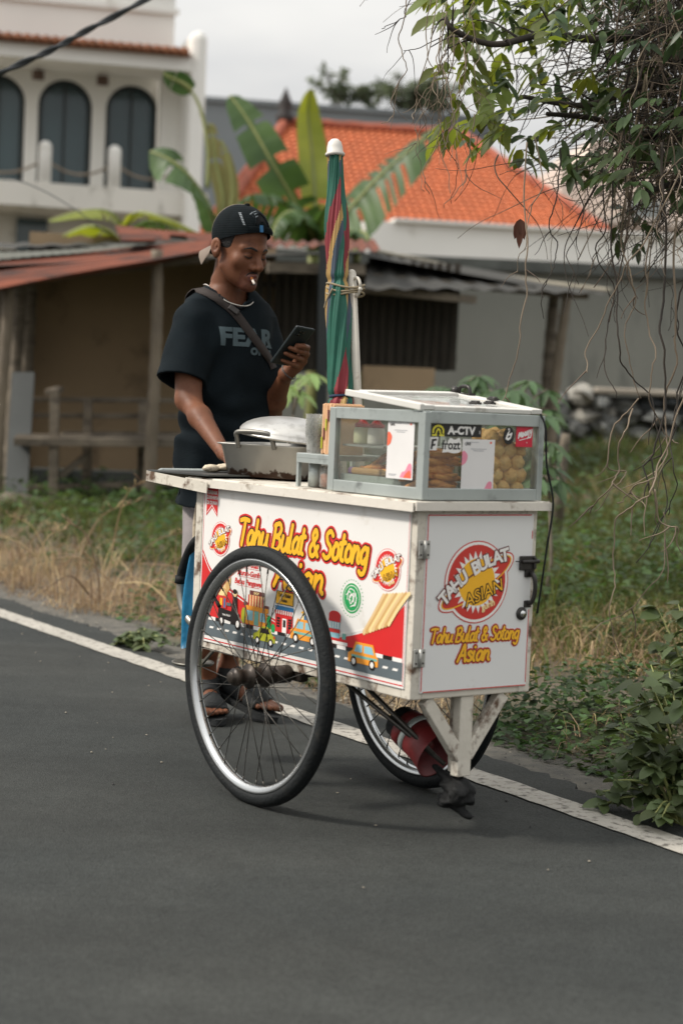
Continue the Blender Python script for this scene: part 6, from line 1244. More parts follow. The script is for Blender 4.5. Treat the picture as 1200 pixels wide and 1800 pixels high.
# towel and blue bag hanging at the rear
def hanging(name, lab, cat, u, v, ztop, zb, w, th, m_, seed):
    r = random.Random(seed); m = MB(); n_, k_ = 14, 26; vs = []; H = ztop-zb
    for i in range(n_+1):
        t = i/n_
        for j in range(k_):
            a = 2*math.pi*j/k_; ww = w*(.55+.45*math.sin(min(1, t*1.5)*math.pi/2))*(1+.12*math.sin(3*a+t*2)); tt = th*(.5+.7*t)*(1+.35*math.sin(4*a+seed+t*3)); vs.append((tt*math.cos(a), ww*math.sin(a), -H*t+.01*math.sin(2*a+seed)*(t > .9)))
    m.add(vs, [(i*k_+j, i*k_+(j+1) % k_, (i+1)*k_+(j+1) % k_, (i+1)*k_+j) for i in range(n_) for j in range(k_)]+[tuple(range(k_)), tuple(n_*k_+j for j in range(k_-1, -1, -1))], 0, True)
    o = m.build(name, m_, None); o.location = c2w(u, v, ztop); o.rotation_euler = (0, 0, CYAW); tag(o, lab, cat)
hanging('towel', 'cream towel hanging down behind the cart cabinet', 'towel', -.075, .09, .812, .63, .045, .018, mat('cream_towel', lin('#b9ab95'), .95, var=.1, scale=20, bump=.5, bscale=90), 1)
hanging('plastic_bag', 'blue plastic bag hanging at the rear of the cart', 'bag', -.10, .09, .64, .335, .055, .022, mat('blue_plastic', lin('#2f86b0'), .35, var=.2, scale=12, transl=.3, bump=.4, bscale=30), 2)
# ------------------------------------------------------------------ the vendor
def sd_cone(P, a, b, ra, rb):
    a, b = np.array(a), np.array(b); ba = b-a; t = np.clip(((P-a)@ba)/max(ba@ba, 1e-12), 0, 1); return np.linalg.norm(P-a-t[:, None]*ba, axis=1)-(ra+(rb-ra)*t)
def sd_ell(P, c, r, M=None):
    q = P-np.array(c); q = q@M if M is not None else q; r = np.array(r); k0 = np.linalg.norm(q/r, axis=1); k1 = np.linalg.norm(q/(r*r), axis=1)+1e-9; return k0*(k0-1)/k1
def smin(a, b, k):
    h = np.clip(.5+.5*(b-a)/k, 0, 1); return b*(1-h)+a*h-k*h*(1-h)
def smax(a, b, k): return -smin(-a, -b, k)
def surfnet(f, lo, hi, h, c=4, band=1.6):
    lo = np.array(lo); n = np.ceil((np.array(hi)-lo)/h/c).astype(int)
    g = np.stack(np.meshgrid(*[lo[i]+h*c*(np.arange(n[i])+.5)-h*.5 for i in range(3)], indexing='ij'), -1)
    dc = f(g.reshape(-1, 3)).reshape(n); mk = np.abs(dc) < h*c*band
    D = np.repeat(np.repeat(np.repeat(dc, c, 0), c, 1), c, 2).astype(np.float32); mm = np.repeat(np.repeat(np.repeat(mk, c, 0), c, 1), c, 2)
    ix = np.argwhere(mm); v = np.empty(len(ix), np.float32)
    for s in range(0, len(ix), 400000): v[s:s+400000] = f(lo+h*ix[s:s+400000])
    D[ix[:, 0], ix[:, 1], ix[:, 2]] = v
    S = D < 0; N = np.array(D.shape)
    cnt = np.zeros(N-1, np.int8)
    for dx in (0, 1):
        for dy in (0, 1):
            for dz in (0, 1): cnt += S[dx:N[0]-1+dx, dy:N[1]-1+dy, dz:N[2]-1+dz]
    A = np.argwhere((cnt > 0) & (cnt < 8)); idx = -np.ones(N-1, np.int32); idx[A[:, 0], A[:, 1], A[:, 2]] = np.arange(len(A))
    acc = np.zeros((len(A), 3)); w = np.zeros(len(A)); cs = [(x, y, z) for x in (0, 1) for y in (0, 1) for z in (0, 1)]
    val = {q: D[A[:, 0]+q[0], A[:, 1]+q[1], A[:, 2]+q[2]] for q in cs}
    for q in cs:
        for ax in range(3):
            if q[ax] == 0:
                p = list(q); p[ax] = 1; a, b = val[q], val[tuple(p)]; x = (a < 0) != (b < 0); t = np.where(x, a/(a-b+1e-12), 0)
                pos = np.array(q, float)+t[:, None]*np.eye(3)[ax]; acc += np.where(x[:, None], pos, 0); w += x
    V = lo+h*(A+acc/w[:, None]); F = []
    for ax in range(3):
        s0 = [slice(0, N[i]-1) if i == ax else slice(1, N[i]-1) for i in range(3)]; s1 = list(s0); s1[ax] = slice(1, N[ax])
        a, b = S[tuple(s0)], S[tuple(s1)]; e = np.argwhere(a != b)
        if not len(e): continue
        fl = a[e[:, 0], e[:, 1], e[:, 2]]; base = e.copy()
        for i in range(3):
            if i != ax: base[:, i] += 1
        o1, o2 = [(1, 2), (2, 0), (0, 1)][ax]; q = []
        for d1, d2 in ((-1, -1), (0, -1), (0, 0), (-1, 0)):
            bb = base.copy(); bb[:, o1] += d1; bb[:, o2] += d2; q.append(idx[bb[:, 0], bb[:, 1], bb[:, 2]])
        q = np.stack(q, 1); q[~fl] = q[~fl][:, ::-1]; F.append(q)
    F = np.concatenate(F); F = F[(F >= 0).all(1)]; return V, F
def vnoise(P, s): return np.sin(P[:, 0]*s+1.3*np.sin(P[:, 2]*s*.7))*np.sin(P[:, 1]*s*1.1+np.sin(P[:, 0]*s*.6))*np.sin(P[:, 2]*s*.9+1.7*np.sin(P[:, 1]*s*.5))
pa_ = lambda *a: np.array(at(*a))
BF = np.array((.643, -.766, 0)); BR_ = np.array((-.766, -.643, 0)); BU = np.array((0, 0, 1.))
# head frame
hy, hp = R_(45), R_(15); HF = np.array((math.sin(hy)*math.cos(hp), -math.cos(hy)*math.cos(hp), -math.sin(hp))); HR = np.array((-math.cos(hy), -math.sin(hy), 0)); HU = np.cross(HR, HF); HO = pa_(420, 440, 5.95)
HM = np.stack([-HR, HF, HU], 1)      # local x = his left, y = forward, z = up
h2w = lambda p: HO+HM@np.array(p, float)
# joints
nk = pa_(399, 522, 6.0); shR, elR, wrR = pa_(334, 572, 5.90), pa_(331, 702, 5.82), pa_(394, 797, 5.585); shL, elL, wrL = pa_(458, 577, 6.13), pa_(474, 728, 6.10), pa_(503, 657, 5.90)
hiR, hiL = pa_(375, 842, 6.06), pa_(412, 842, 6.12); knR, knL = pa_(366, 1040, 5.98), pa_(420, 1040, 6.06)
H1, T1 = np.array((-.432, 6.15, .03)), np.array((-.372, 5.935, .03)); H2, T2 = np.array((-.376, 6.16, .092)), np.array((-.196, 6.03, .034)); A1 = H1+(T1-H1)*.18+np.array((0, 0, .07)); A2 = H2+(T2-H2)*.15+np.array((-.005, 0, .07))
TS = [(501, .066, .06), (511, .098, .072), (530, .150, .084), (552, .166, .094), (578, .166, .104), (612, .168, .115), (680, .166, .120), (760, .164, .122), (830, .166, .124), (900, .170, .126)]
tz = []; tcx = []; tcy = []; 
for y, a, b in TS: p = pa_(401-.014*(y-520), y, 6.02); tz.append(p[2]); tcx.append(p[0]); tcy.append(p[1])
tz = np.array(tz)[::-1]; tcx = np.array(tcx)[::-1]; tcy = np.array(tcy)[::-1]; ta = np.array([t[1] for t in TS])[::-1]; tb = np.array([t[2] for t in TS])[::-1]
def torso(P, sh=0.):
    return np.maximum(torso_(P, sh), np.maximum(tz[0]+(.09 if sh > .01 else -.06)-P[:, 2], P[:, 2]-tz[-1]-.01))
def torso_(P, sh=0.):
    z = P[:, 2]; cx, cy = np.interp(z, tz, tcx), np.interp(z, tz, tcy); a, b = np.interp(z, tz, ta)-sh, np.interp(z, tz, tb)-sh
    dx, dy = P[:, 0]-cx, P[:, 1]-cy; u = (dx*BR_[0]+dy*BR_[1])/a; v = (dx*BF[0]+dy*BF[1])/b; e = 2.25; return (((np.abs(u)**e+np.abs(v)**e)**(1/e))-1)*np.minimum(a, b)*.9
def head(P):
    q = (P-HO)@HM; ax = np.abs(q[:, 0]); Q = q.copy(); Q[:, 0] = ax      # mirrored halves
    d = sd_ell(q, (0, -.008, .045), (.0755, .097, .088)); d = smin(d, sd_ell(q, (0, .036, -.028), (.0595, .058, .077)), .03)
    d = smin(d, sd_cone(Q, (.050, .005, -.052), (.012, .072, -.094), .018, .0175), .03); d = smin(d, sd_ell(q, (0, .081, -.098), (.021, .017, .016)), .02)
    d = smin(d, sd_ell(Q, (.042, .060, -.022), (.023, .021, .022)), .02); d = smin(d, sd_cone(Q, (.008, .0885, .020), (.044, .070, .021), .0125, .010), .014)
    d = smax(d, -sd_ell(Q, (.0315, .098, .000), (.017, .014, .0115)), .014)
    d = smin(d, sd_ell(Q, (.0305, .0765, .000), (.0155, .0135, .0125)), .003)
    d = smin(d, sd_cone(q, (0, .087, .012), (0, .114, -.031), .008, .0125), .012); d = smin(d, sd_ell(Q, (.0145, .097, -.036), (.0105, .012, .009)), .006)
    d = smin(d, sd_cone(Q, (0, .099, -.0585), (.023, .086, -.0685), .0085, .0045), .006); d = smin(d, sd_cone(Q, (0, .0975, -.0715), (.019, .086, -.0745), .0098, .005), .006)
    d = smax(d, -sd_cone(Q, (0, .107, -.0645), (.024, .091, -.0725), .0019, .0014), .003)
    e = smin(sd_ell(Q, (.0815, -.021, .004), (.0085, .0225, .026)), sd_ell(Q, (.079, -.013, -.020), (.008, .014, .016)), .012); e = smax(e, -sd_ell(Q, (.0935, -.013, .004), (.0125, .013, .0185)), .003); e = smin(e, sd_ell(Q, (.0835, -.014, .004), (.005, .004, .012)), .004); d = smin(d, e, .005)
    nb, nt = (nk-HO)@HM, (0, -.034, -.05); nb = nb+np.array((0, -.012, 0)); d = smin(d, sd_cone(q, nt, nb, .043, .051), .026)
    return d
# the phone fixes the left hand
pl_l = np.array((.082, -.074, .117)); pl_l /= np.linalg.norm(pl_l); pl_w = np.array((.06, .055, -.007)); pl_w -= pl_l*(pl_w@pl_l); pl_w /= np.linalg.norm(pl_w); pl_n = -np.cross(pl_l, pl_w); PC = pa_(514, 608, 5.80)
def onplane(x, y, off):
    d = np.array(c_fwd*FPX+c_right*(x-600)-c_up*(y-900)); o = np.array((0, 0, CAMH)); p0 = PC+pl_n*off; t = ((p0-o)@pl_n)/(d@pl_n); return o+t*d
FL = []   # left-hand fingers: knuckle, two joints, tip
for (kx, ky), (tx, ty), r in (((539, 611), (521, 607), .0085), ((538, 622), (509.5, 611.5), .0088), ((534, 634), (501.5, 621), .0084), ((525, 645), (495.5, 633.5), .0074)):
    k = onplane(kx, ky, .003)+pl_w*.004; t = onplane(tx, ty, .0125); m1 = onplane(kx+(tx-kx)*.30, ky+(ty-ky)*.30-1, .021); m2 = onplane(kx+(tx-kx)*.68, ky+(ty-ky)*.68, .019); FL.append((k, m1, m2, t, r))
wL2 = wrL
def fingers(P, L):
    d = np.full(len(P), 9.)
    for k, a, b, t, r in L: d = np.minimum(d, smin(smin(sd_cone(P, k, a, r*1.08, r*1.02), sd_cone(P, a, b, r*1.03, r*.95), .003), sd_cone(P, b, t, r*.97, r*.82), .003))
    return d
thL = [(FL[3][0]*.35+wL2*.65-pl_n*.014, FL[2][0]-pl_n*.030-pl_w*.012, PC-pl_n*.0165+pl_w*.016-pl_l*.004, .0098)]
# right hand rests on the rear shelf
hb = np.array(c2w(-.105, .215, .872)); uu = np.array(c2w(1, 0, 0)-c2w(0, 0, 0)); vv = np.array(c2w(0, 1, 0)-c2w(0, 0, 0)); FR = []
for i, (L, r) in enumerate(((.066, .0078), (.076, .0084), (.080, .0085), (.072, .0084))):
    k = hb+vv*(.032-.0205*i)+uu*.006; FR.append((k, k+uu*L*.42+BU*.006, k+uu*L*.75-BU*.012, k+uu*L*.88-BU*.026, r))
def hands(P):
    kn_ = [f[0] for f in FL]; d = sd_cone(P, wL2, kn_[0]*.9+wL2*.1-pl_n*.002, .019, .0135)
    for k in kn_[1:]: d = smin(d, sd_cone(P, wL2, k*.9+wL2*.1, .02, .0125), .01)
    f = fingers(P, FL)
    for a, b, c, r in thL: f = np.minimum(f, smin(sd_cone(P, a, b, r*1.25, r*1.05), sd_cone(P, b, c, r*1.05, r*.85), .004))
    d = smin(d, f, .005); e = sd_cone(P, wrR, hb, .019, .02)
    for k in (FR[0][0], FR[3][0], FR[1][0]): e = smin(e, sd_cone(P, wrR*.75+hb*.25, k, .017, .0125), .012)
    g = np.minimum(fingers(P, FR), smin(sd_cone(P, wrR*.5+hb*.5-vv*.02, hb-vv*.05+uu*.012-BU*.008, .012, .0105), sd_cone(P, hb-vv*.05+uu*.012-BU*.008, hb-vv*.047+uu*.045-BU*.018, .0102, .0085), .004))
    return np.minimum(d, smin(e, g, .006))
def feet(P):
    d = np.full(len(P), 9.)
    for Hh, T, A, sg in ((H1, T1, A1, 1), (H2, T2, A2, -1)):
        f = (T-Hh)/np.linalg.norm(T-Hh); s = np.cross(f, BU); s /= np.linalg.norm(s); n = np.cross(s, f); L = np.linalg.norm(T-Hh)
        e = sd_cone(P, Hh+n*.024, Hh+f*L*.62+n*.02, .031, .029); e = smin(e, sd_cone(P, A, Hh+f*L*.6+n*.018, .031, .024), .03); e = smin(e, sd_cone(P, Hh+f*L*.66+s*.018+n*.014, Hh+f*L*.66-s*.02+n*.014, .022, .022), .02)
        for i in range(5):
            o = (i-2)*.0185*sg; ln = (.98, .97, .93, .88, .83)[i]; r = (.0135, .0098, .0092, .0088, .0086)[i]; e = np.minimum(smin(e, sd_cone(P, Hh+f*L*.72-s*o*.9+n*.013, Hh+f*L*ln-s*o+n*.011, r, r), .006), e)
        e = smin(e, sd_cone(P, A+BU*.02, A-n*.02, .030, .028), .02); d = np.minimum(d, e)
    return d
def body_sdf(P):
    d = torso(P, .024); d = smin(d, head(P), .03)
    d = smin(d, sd_cone(P, shR, elR, .044, .038), .04); d = smin(d, sd_cone(P, shR*.35+elR*.65, elR, .038, .0345), .02); d = smin(d, sd_cone(P, elR, elR*.66+wrR*.34, .035, .0330), .02); d = smin(d, sd_cone(P, elR*.66+wrR*.34, wrR, .035, .0215), .02)
    a = sd_cone(P, shL, elL, .043, .036); a = smin(a, sd_cone(P, elL, elL*.66+wrL*.34, .035, .0345), .02); a = smin(a, sd_cone(P, elL*.66+wrL*.34, wrL, .034, .0205), .02); d = smin(d, a, .03)
    d = smin(d, hands(P), .012); d = smin(d, sd_ell(P, (hiR+hiL)/2, (.15, .115, .11)), .05)
    for h_, k, A in ((hiR, knR, A1), (hiL, knL, A2)):
        l_ = sd_cone(P, h_, k, .078, .05); c = k*.7+A*.3-BF*.012; l_ = smin(l_, sd_cone(P, k, A+BU*.02, .043, .028), .03); l_ = smin(l_, sd_cone(P, k*.85+A*.15, c*.6+A*.4, .040, .037), .03); d = smin(d, l_, .03)
    return smin(d, feet(P), .015)
M_skin = mat('skin', lin('#643e2b'), .52, col2=lin('#794f39'), scale=14, spec=.28, bump=.1, bscale=260, dirt='#55301f', dirt_amt=.3, dirt_scale=16); M_skin.node_tree.nodes['Principled BSDF'].inputs['Subsurface Weight'].default_value = .12; M_skin.node_tree.nodes['Principled BSDF'].inputs['Subsurface Radius'].default_value = (.012, .005, .003); M_skin.node_tree.nodes['Principled BSDF'].inputs['Subsurface Scale'].default_value = .6
M_lip = mat('lip', lin('#6d4038'), .4, spec=.4)
PG = np.array((-.37, 6.02, 0))
V, F = surfnet(lambda P: body_sdf(P), (-.62, 5.38, 0), (-.02, 6.34, 1.68), .0042)
q = (V[F].mean(1)-HO)@HM; lipm = (np.abs(q[:, 0]) < .021) & (q[:, 1] > .083) & (((q[:, 2] < -.0535-.3*np.abs(q[:, 0])) & (q[:, 2] > -.080+.1*np.abs(q[:, 0]))))
stub = (np.abs(q[:, 0]) < .040) & (q[:, 1] > .052) & (q[:, 2] < -.047) & (q[:, 2] > -.125) & ~lipm; M_stub = mat('stubbled_skin', lin('#5f392b'), .5, col2=lin('#744836'), scale=30, spec=.3, bump=.15, bscale=400, dirt='#3a251d', dirt_amt=.3, dirt_scale=420)
person = nmesh('person', V-PG, F, [M_skin, M_lip, M_stub], None, lipm.astype(int)+2*stub.astype(int)); person.location = PG; tag(person, 'young man in black t-shirt and backwards cap smoking and looking at his phone', 'person')
bvB = BVHTree.FromPolygons([Vector(v) for v in V], [list(f) for f in F])
def child(nm, mb, mats): o = mb.build(nm, mats, person); o.data.transform(Matrix.Translation(-Vector(PG))); return o
def nchild(nm, V, F, mats, mi=None): return nmesh(nm, V-PG, F, mats, person, mi)
# t-shirt
slR0, slR1 = shR+BU*.0, pa_(318, 668, 5.835); slL0, slL1 = shL, pa_(476, 668, 6.12); nz_ = np.array(h2w((0, -.03, -.06)))
def shirt_sdf(P):
    w = vnoise(P, 17)*.005+vnoise(P+.3, 31)*.0022
    u = (P-shR)@BR_; zz = P[:, 2]; la = (P-PG)@BR_; fold = .011*np.sin((zz-1.0)*52+la*44+2*np.sin(zz*13))*np.exp(-((zz-1.17)/.10)**2)*np.clip(np.abs(la)*9-.3, .15, 1)+.006*np.sin(zz*70-la*25+3*np.sin(la*14))*np.exp(-((zz-.98)/.07)**2)+.008*np.sin(((P-PG)@BR_)*44+zz*9+1.5*np.sin(zz*17))*np.clip((1.15-zz)*3, 0, 1)
    d = torso(P, 0)+w+fold
    nR = (slR1-slR0)/np.linalg.norm(slR1-slR0); dR_ = (P-slR1)@nR; nL = (slL1-slL0)/np.linalg.norm(slL1-slL0); dL_ = (P-slL1)@nL
    d = smin(d, np.maximum(sd_cone(P, slR0, slR1+nR*.03, .058, .082)+w*1.4, dR_+.003*np.sin(P[:, 1]*40)), .04); d = smin(d, np.maximum(sd_cone(P, slL0, slL1+nL*.03, .056, .074)+w, dL_), .04)
    i = np.maximum(torso_(P, .012), zz-tz[0]-.12); i = np.minimum(i, sd_cone(P, slR0*.4+slR1*.6, slR1+(slR1-slR0)*.3, .056, .074)); i = np.minimum(i, sd_cone(P, slL0*.4+slL1*.6, slL1+(slL1-slL0)*.3, .05, .066))
    hem = tz[0]+.022+.006*np.sin(P[:, 0]*30); d = np.maximum(d, hem-zz); d = np.maximum(d, -(i+.0))
    return np.maximum(d, -sd_cone(P, nk+np.array((0, 0, -.055))+BF*.012, nz_, .062, .066))
# the hollow interior meets the body; only the open hems show it
M_shirt = mat('black_cotton', lin('#131a1e'), .92, var=.15, scale=12, bump=.25, bscale=260, spec=.12)
Vs, Fs_ = surfnet(shirt_sdf, (-.62, 5.70, .70), (-.10, 6.34, 1.42), .0042, 4, 2.2); nchild('t_shirt', Vs, Fs_, M_shirt)
bvS = BVHTree.FromPolygons([Vector(v) for v in Vs], [list(f) for f in Fs_])
m = MB(); ring = []
for j in range(40):
    a = 2*math.pi*j/40; c = nk+BU*(.002)+BF*.016; p = c+BR_*.072*math.cos(a)+BF*.066*math.sin(a)-BU*(.020*math.sin(a)); h = bvS.find_nearest(Vector(p)); ring.append(Vector(h[0])+(Vector(h[1])*.001 if h[0] else Vector()))
m.tube(ring, .0055, 8, closed=True); child('collar', m, M_shirt)
# chest print, laid on the cloth
M_print = mat('grey_print', lin('#47565b'), .8, var=.1, scale=30)
def wrap_text(mb, s, size, off, lat, zc, sx, sp=1.):
    vs, fs = text2d(s, size, off, 0, sp); bm = bmesh.new(); bv = [bm.verts.new((x*sx, y, 0)) for x, y in vs]
    for f in fs:
        try: bm.faces.new([bv[i] for i in f])
        except ValueError: pass
    bmesh.ops.triangulate(bm, faces=bm.faces[:])
    for _ in range(4):
        lg = [e for e in bm.edges if e.calc_length() > .012]
        if lg: bmesh.ops.subdivide_edges(bm, edges=lg, cuts=1); bmesh.ops.triangulate(bm, faces=bm.faces[:])
    bm.verts.index_update(); P = []; f = Vector(BF); L = -Vector(BR_)
    for v in bm.verts:
        o = Vector((tcx.mean(), tcy.mean(), 0))+L*(lat+v.co.x)+Vector((0, 0, zc+v.co.y))+f*.6; h = bvS.ray_cast(o, -f); P.append((h[0]+h[1]*(.0016 if h[1].dot(f) > 0 else -.0016)) if h[0] else o-f*.5)
    mb.add(P, [[v.index for v in q.verts] for q in bm.faces], 0, True); bm.free()
m = MB(); zF = at(430, 607, 5.9).z; wrap_text(m, 'FEAR', .076, .0036, .0, zF, 1.22, 1.02); wrap_text(m, 'of G', .046, .0018, .055, zF-.027, 1.2); child('chest_print', m, M_print)
# strap of a cross-body bag
def onshirt(x, y, bv=None):
    d = c_fwd*FPX+c_right*(x-600)-c_up*(y-900); return (bv or bvS).ray_cast(Vector((0, 0, CAMH)), d.normalized())
path = [(352, 511), (362, 515), (374, 521), (386, 528), (398, 537), (408, 546), (420, 560), (432, 576), (444, 592), (456, 608), (466, 622), (474, 634), (480, 648)]
C = [];
for x, y in path:
    h = onshirt(x, y)
    if h[0]: C.append((h[0], h[1]))
m = MB(); Lp, Rp = [], []
t0 = C[0][0]; back = [t0+Vector(-BF)*.03+Vector((0, 0, .004)), t0+Vector(-BF)*.07-Vector((0, 0, .012)), t0+Vector(-BF)*.11-Vector((0, 0, .06))]; back = [(lambda h: h[0]+h[1]*.002)(bvS.find_nearest(b)) for b in back]
cen = [b for b in back[::-1]]+[c[0] for c in C]; nor = [Vector(-BF), Vector((0, 0, 1)), Vector((0, 0, 1))]+[c[1] for c in C]
cen = catmull(cen, 3); nor = [nor[min(i//3, len(nor)-1)] for i in range(len(cen))]
for i in range(len(cen)):
    T = (cen[min(i+1, len(cen)-1)]-cen[max(i-1, 0)]).normalized(); s = T.cross(nor[i]); s = s.normalized() if s.length > 1e-6 else Vector(BR_); h = bvS.find_nearest(cen[i]); n_ = (cen[i]-h[0]); n_ = nor[i]; Lp.append(cen[i]+s*.0155+n_*.005); Rp.append(cen[i]-s*.0155+n_*.005)
n_ = len(cen); nn = [nor[i]*.0025 for i in range(n_)]; vs = Lp+Rp+[Lp[i]-nn[i] for i in range(n_)]+[Rp[i]-nn[i] for i in range(n_)]
m.add(vs, [(i, n_+i, n_+i+1, i+1) for i in range(n_-1)]+[(i, i+1, 2*n_+i+1, 2*n_+i) for i in range(n_-1)]+[(n_+i, 3*n_+i, 3*n_+i+1, n_+i+1) for i in range(n_-1)], 0, True); child('bag_strap', m, mat('brown_grey_webbing', lin('#332c29'), .88, var=.1, scale=40, bump=.3, bscale=300))
h = onshirt(409, 546); m = MB(); m.box(h[0]+h[1]*.007, (.036, .012, .02), Matrix((Vector((.8, .1, -.55)).normalized(), h[1], Vector((.8, .1, -.55)).normalized().cross(h[1]))).transposed(), 0, .003); child('strap_buckle', m, mat('strap_slider', lin('#332f2d'), .5))
# necklace cord
m = MB(); ring = []
for j in range(48):
    a = 2*math.pi*j/48; c = nk+BU*.012+BF*.012; p = Vector(c+BR_*.071*math.cos(a)+BF*.075*math.sin(a)-BU*(.042*math.sin(a)))
    for bv in (bvB, bvS):
        h = bv.find_nearest(p)
        if h[0] and (p-h[0]).length < .03: p = h[0]+Vector(((p-Vector(c)).normalized()*.0+h[1]*.0045)) if (p-h[0]).dot(h[1]) < .0045 else p
    ring.append(p)
sm = [(ring[i-1]+ring[i]*2+ring[(i+1) % 48])/4 for i in range(48)]; m.tube(sm, .0017, 7, closed=True); child('necklace', m, mat('white_cord', lin('#c9c4bc'), .7))
# shorts
def shorts_sdf(P):
    w = vnoise(P, 19)*.004; d = np.full(len(P), 9.)
    for h_, k in ((hiR, knR), (hiL, knL)): d = smin(d, sd_cone(P, h_, k, .098, .088)+w, .03)
    d = smin(d, sd_ell(P, (hiR+hiL)/2+np.array((0, 0, .03)), (.168, .128, .13))+w, .03); return np.maximum(np.maximum(d, .455-P[:, 2]), P[:, 2]-.90)
Vh, Fh = surfnet(shorts_sdf, (-.65, 5.75, .40), (-.1, 6.36, .93), .006); nchild('shorts', Vh, Fh, mat('grey_shorts', lin('#8b8584'), .9, var=.1, scale=14, bump=.3, bscale=160))
# sandals
M_sand = mat('black_sandal', lin('#1c1f20'), .75, var=.2, scale=30, bump=.4, bscale=200)
for Hh, T in ((H1, T1), (H2, T2)):
    f = (T-Hh)/np.linalg.norm(T-Hh); s = np.cross(f, BU); s /= np.linalg.norm(s); n = np.cross(s, f); L = np.linalg.norm(T-Hh); m = MB(); out = []
    for k in range(36):
        a = 2*math.pi*k/36; x = math.cos(a); y = math.sin(a); out.append((L*.5+(L*.5+.022)*x*abs(x)**-.12 if abs(x) > 1e-6 else L*.5, .044*y*(1+.14*x)))
    m.prism([(p, r) for p, r in out], Vector(Hh-n*.026), Vector(f), Vector(s), -.02 if np.cross(f, s)@n < 0 else .02); m.build
    sd_o = child('sandal', m, M_sand)
    for f0, f1 in ((.20, .44), (.54, .80)):     # broad straps that hug the foot
        def strap_sdf(P, Hh=Hh, f=f, n=n, s=s, f0=f0, f1=f1, L=L):
            q = P-Hh; a = q@f/L+.10*(q@s)/.045*0; d = np.abs(smax(feet(P)-.0052, -(feet(P)-.001), .001)); return np.maximum.reduce([feet(P)-.0055, f0-a if False else (f0-a)*L, (a-f1)*L, -(q@n)-.006, np.abs(q@s)-.075])
        V_, F_ = surfnet(strap_sdf, Hh+f*L*.5-np.array((.14, .16, .09)), Hh+f*L*.5+np.array((.14, .16, .13)), .0036, 4, 2.2)
        nmesh('strap', V_-PG, F_, M_sand, sd_o)
# hair below the cap, brows, lashes, moustache
M_hair = mat('black_hair', lin('#120f0e'), .7, var=.3, scale=80, bump=.5, bscale=300)
def hair_sdf(P):
    q = (P-HO)@HM; d = sd_ell(q, (0, -.008, .045), (.0785, .0995, .091)); d = np.maximum(d, q[:, 1]-.034-.25*(q[:, 2]-.02)); d = np.maximum(d, -(q[:, 2]+.035+.25*(q[:, 1]))); d = np.maximum(d, -(q[:, 2]+.004+1.6*np.maximum(0, q[:, 1]-.015)*-1-.0))if False else np.maximum(d, np.where(q[:, 1] > -.03, .005-q[:, 2], -1)); return d
Vv, Ff = surfnet(hair_sdf, HO-.13, HO+.17, .004, 4, 2.2); nchild('hair', Vv, Ff, M_hair)
def onface(x, z, off=.001):
    o = Vector(h2w((x, .3, z))); h = bvB.ray_cast(o, Vector(-HF)); return h[0]+Vector(HF)*off if h[0] else o
def face_line(nm, pts, r, mats, off=.0005):
    m = MB()
    for sg in (-1, 1):
        C = catmull([onface(sg*x, z, off) for x, z in pts], 4); n_ = len(C); m.tube(C, [r*(.45+.55*math.sin(math.pi*min(1, (i+1)/n_*.9+.1))) for i in range(n_)], 6)
    child(nm, m, mats)
face_line('eyebrow', [(.012, .0195), (.022, .0235), (.034, .025), (.050, .018)], .0040, M_hair, -.0010)
face_line('eyelash', [(.0175, -.0015), (.024, -.0055), (.032, -.0065), (.040, -.0045), (.046, -.001)], .0021, M_hair)
face_line('eyelid_crease', [(.017, .004), (.024, .0088), (.032, .0095), (.041, .0075), (.047, .003)], .0009, mat('skin_crease', lin('#4a2a20'), .6))
face_line('moustache', [(.002, -.0525), (.010, -.0525), (.019, -.0585), (.0265, -.0685)], .0036, M_hair, -.0019)
face_line('chin_beard', [(.000, -.089), (.006, -.0885), (.012, -.092)], .003, M_hair, -.0022)
# cap, worn backwards
M_cap = mat('black_mesh_cap', lin('#0b1215'), .9, var=.2, scale=60, spec=.15); n, l = M_cap.node_tree.nodes, M_cap.node_tree.links
M_capb = mat('taupe_cap', lin('#75685d'), .9, var=.12, scale=30); CC, CR = np.array((0, -.006, .050)), np.array((.0845, .106, .095)); rim = lambda y: .030+.50*y if y > 0 else .030+.42*y
NA, NB = 72, 26; vs = []; fs = []; mi = []
for i in range(NB+1):
    for j in range(NA):
        a = 2*math.pi*j/NA; y0_ = CR[1]*math.sin(a)
        lo = (rim(y0_*.98+CC[1])-CC[2])/CR[2]; ph0 = math.asin(max(-.95, min(.95, lo))); ph = ph0+(math.pi/2-ph0)*i/NB; k = math.cos(ph)**.92
        seam = 1-.010*math.exp(-((math.sin(3*a+.5))/.10)**2)*math.cos(ph); rid = 1+.0045*math.sin(i*math.pi)*0
        p = CC+CR*np.array((k*math.cos(a), k*math.sin(a), math.sin(ph)))*np.array((seam, seam, 1.0)); vs.append(h2w(p))
for i in range(NB):
    for j in range(NA): fs.append((i*NA+j, i*NA+(j+1) % NA, (i+1)*NA+(j+1) % NA, (i+1)*NA+j)); mi.append(1 if math.sin(2*math.pi*(j+.5)/NA) < -.62 else 0)
m = MB(); m.v = [tuple(v) for v in vs]; m.f = [list(f) for f in fs]; m.m = mi; m.s = [True]*len(fs)
for k in range(8, 40):     # woven ribs of the mesh panels
    pass
b0 = [h2w(CC+CR*np.array((math.cos(a), math.sin(a), 0))*1.0) for a in (0,)]
m.ball(Vector(h2w(CC+np.array((0, 0, CR[2]))))+Vector(HU)*.001, (.009, .009, .005), 12, 6, 0)
cap = child('cap', m, [M_cap, M_capb]); bvC = BVHTree.FromPolygons([Vector(v) for v in vs], fs)
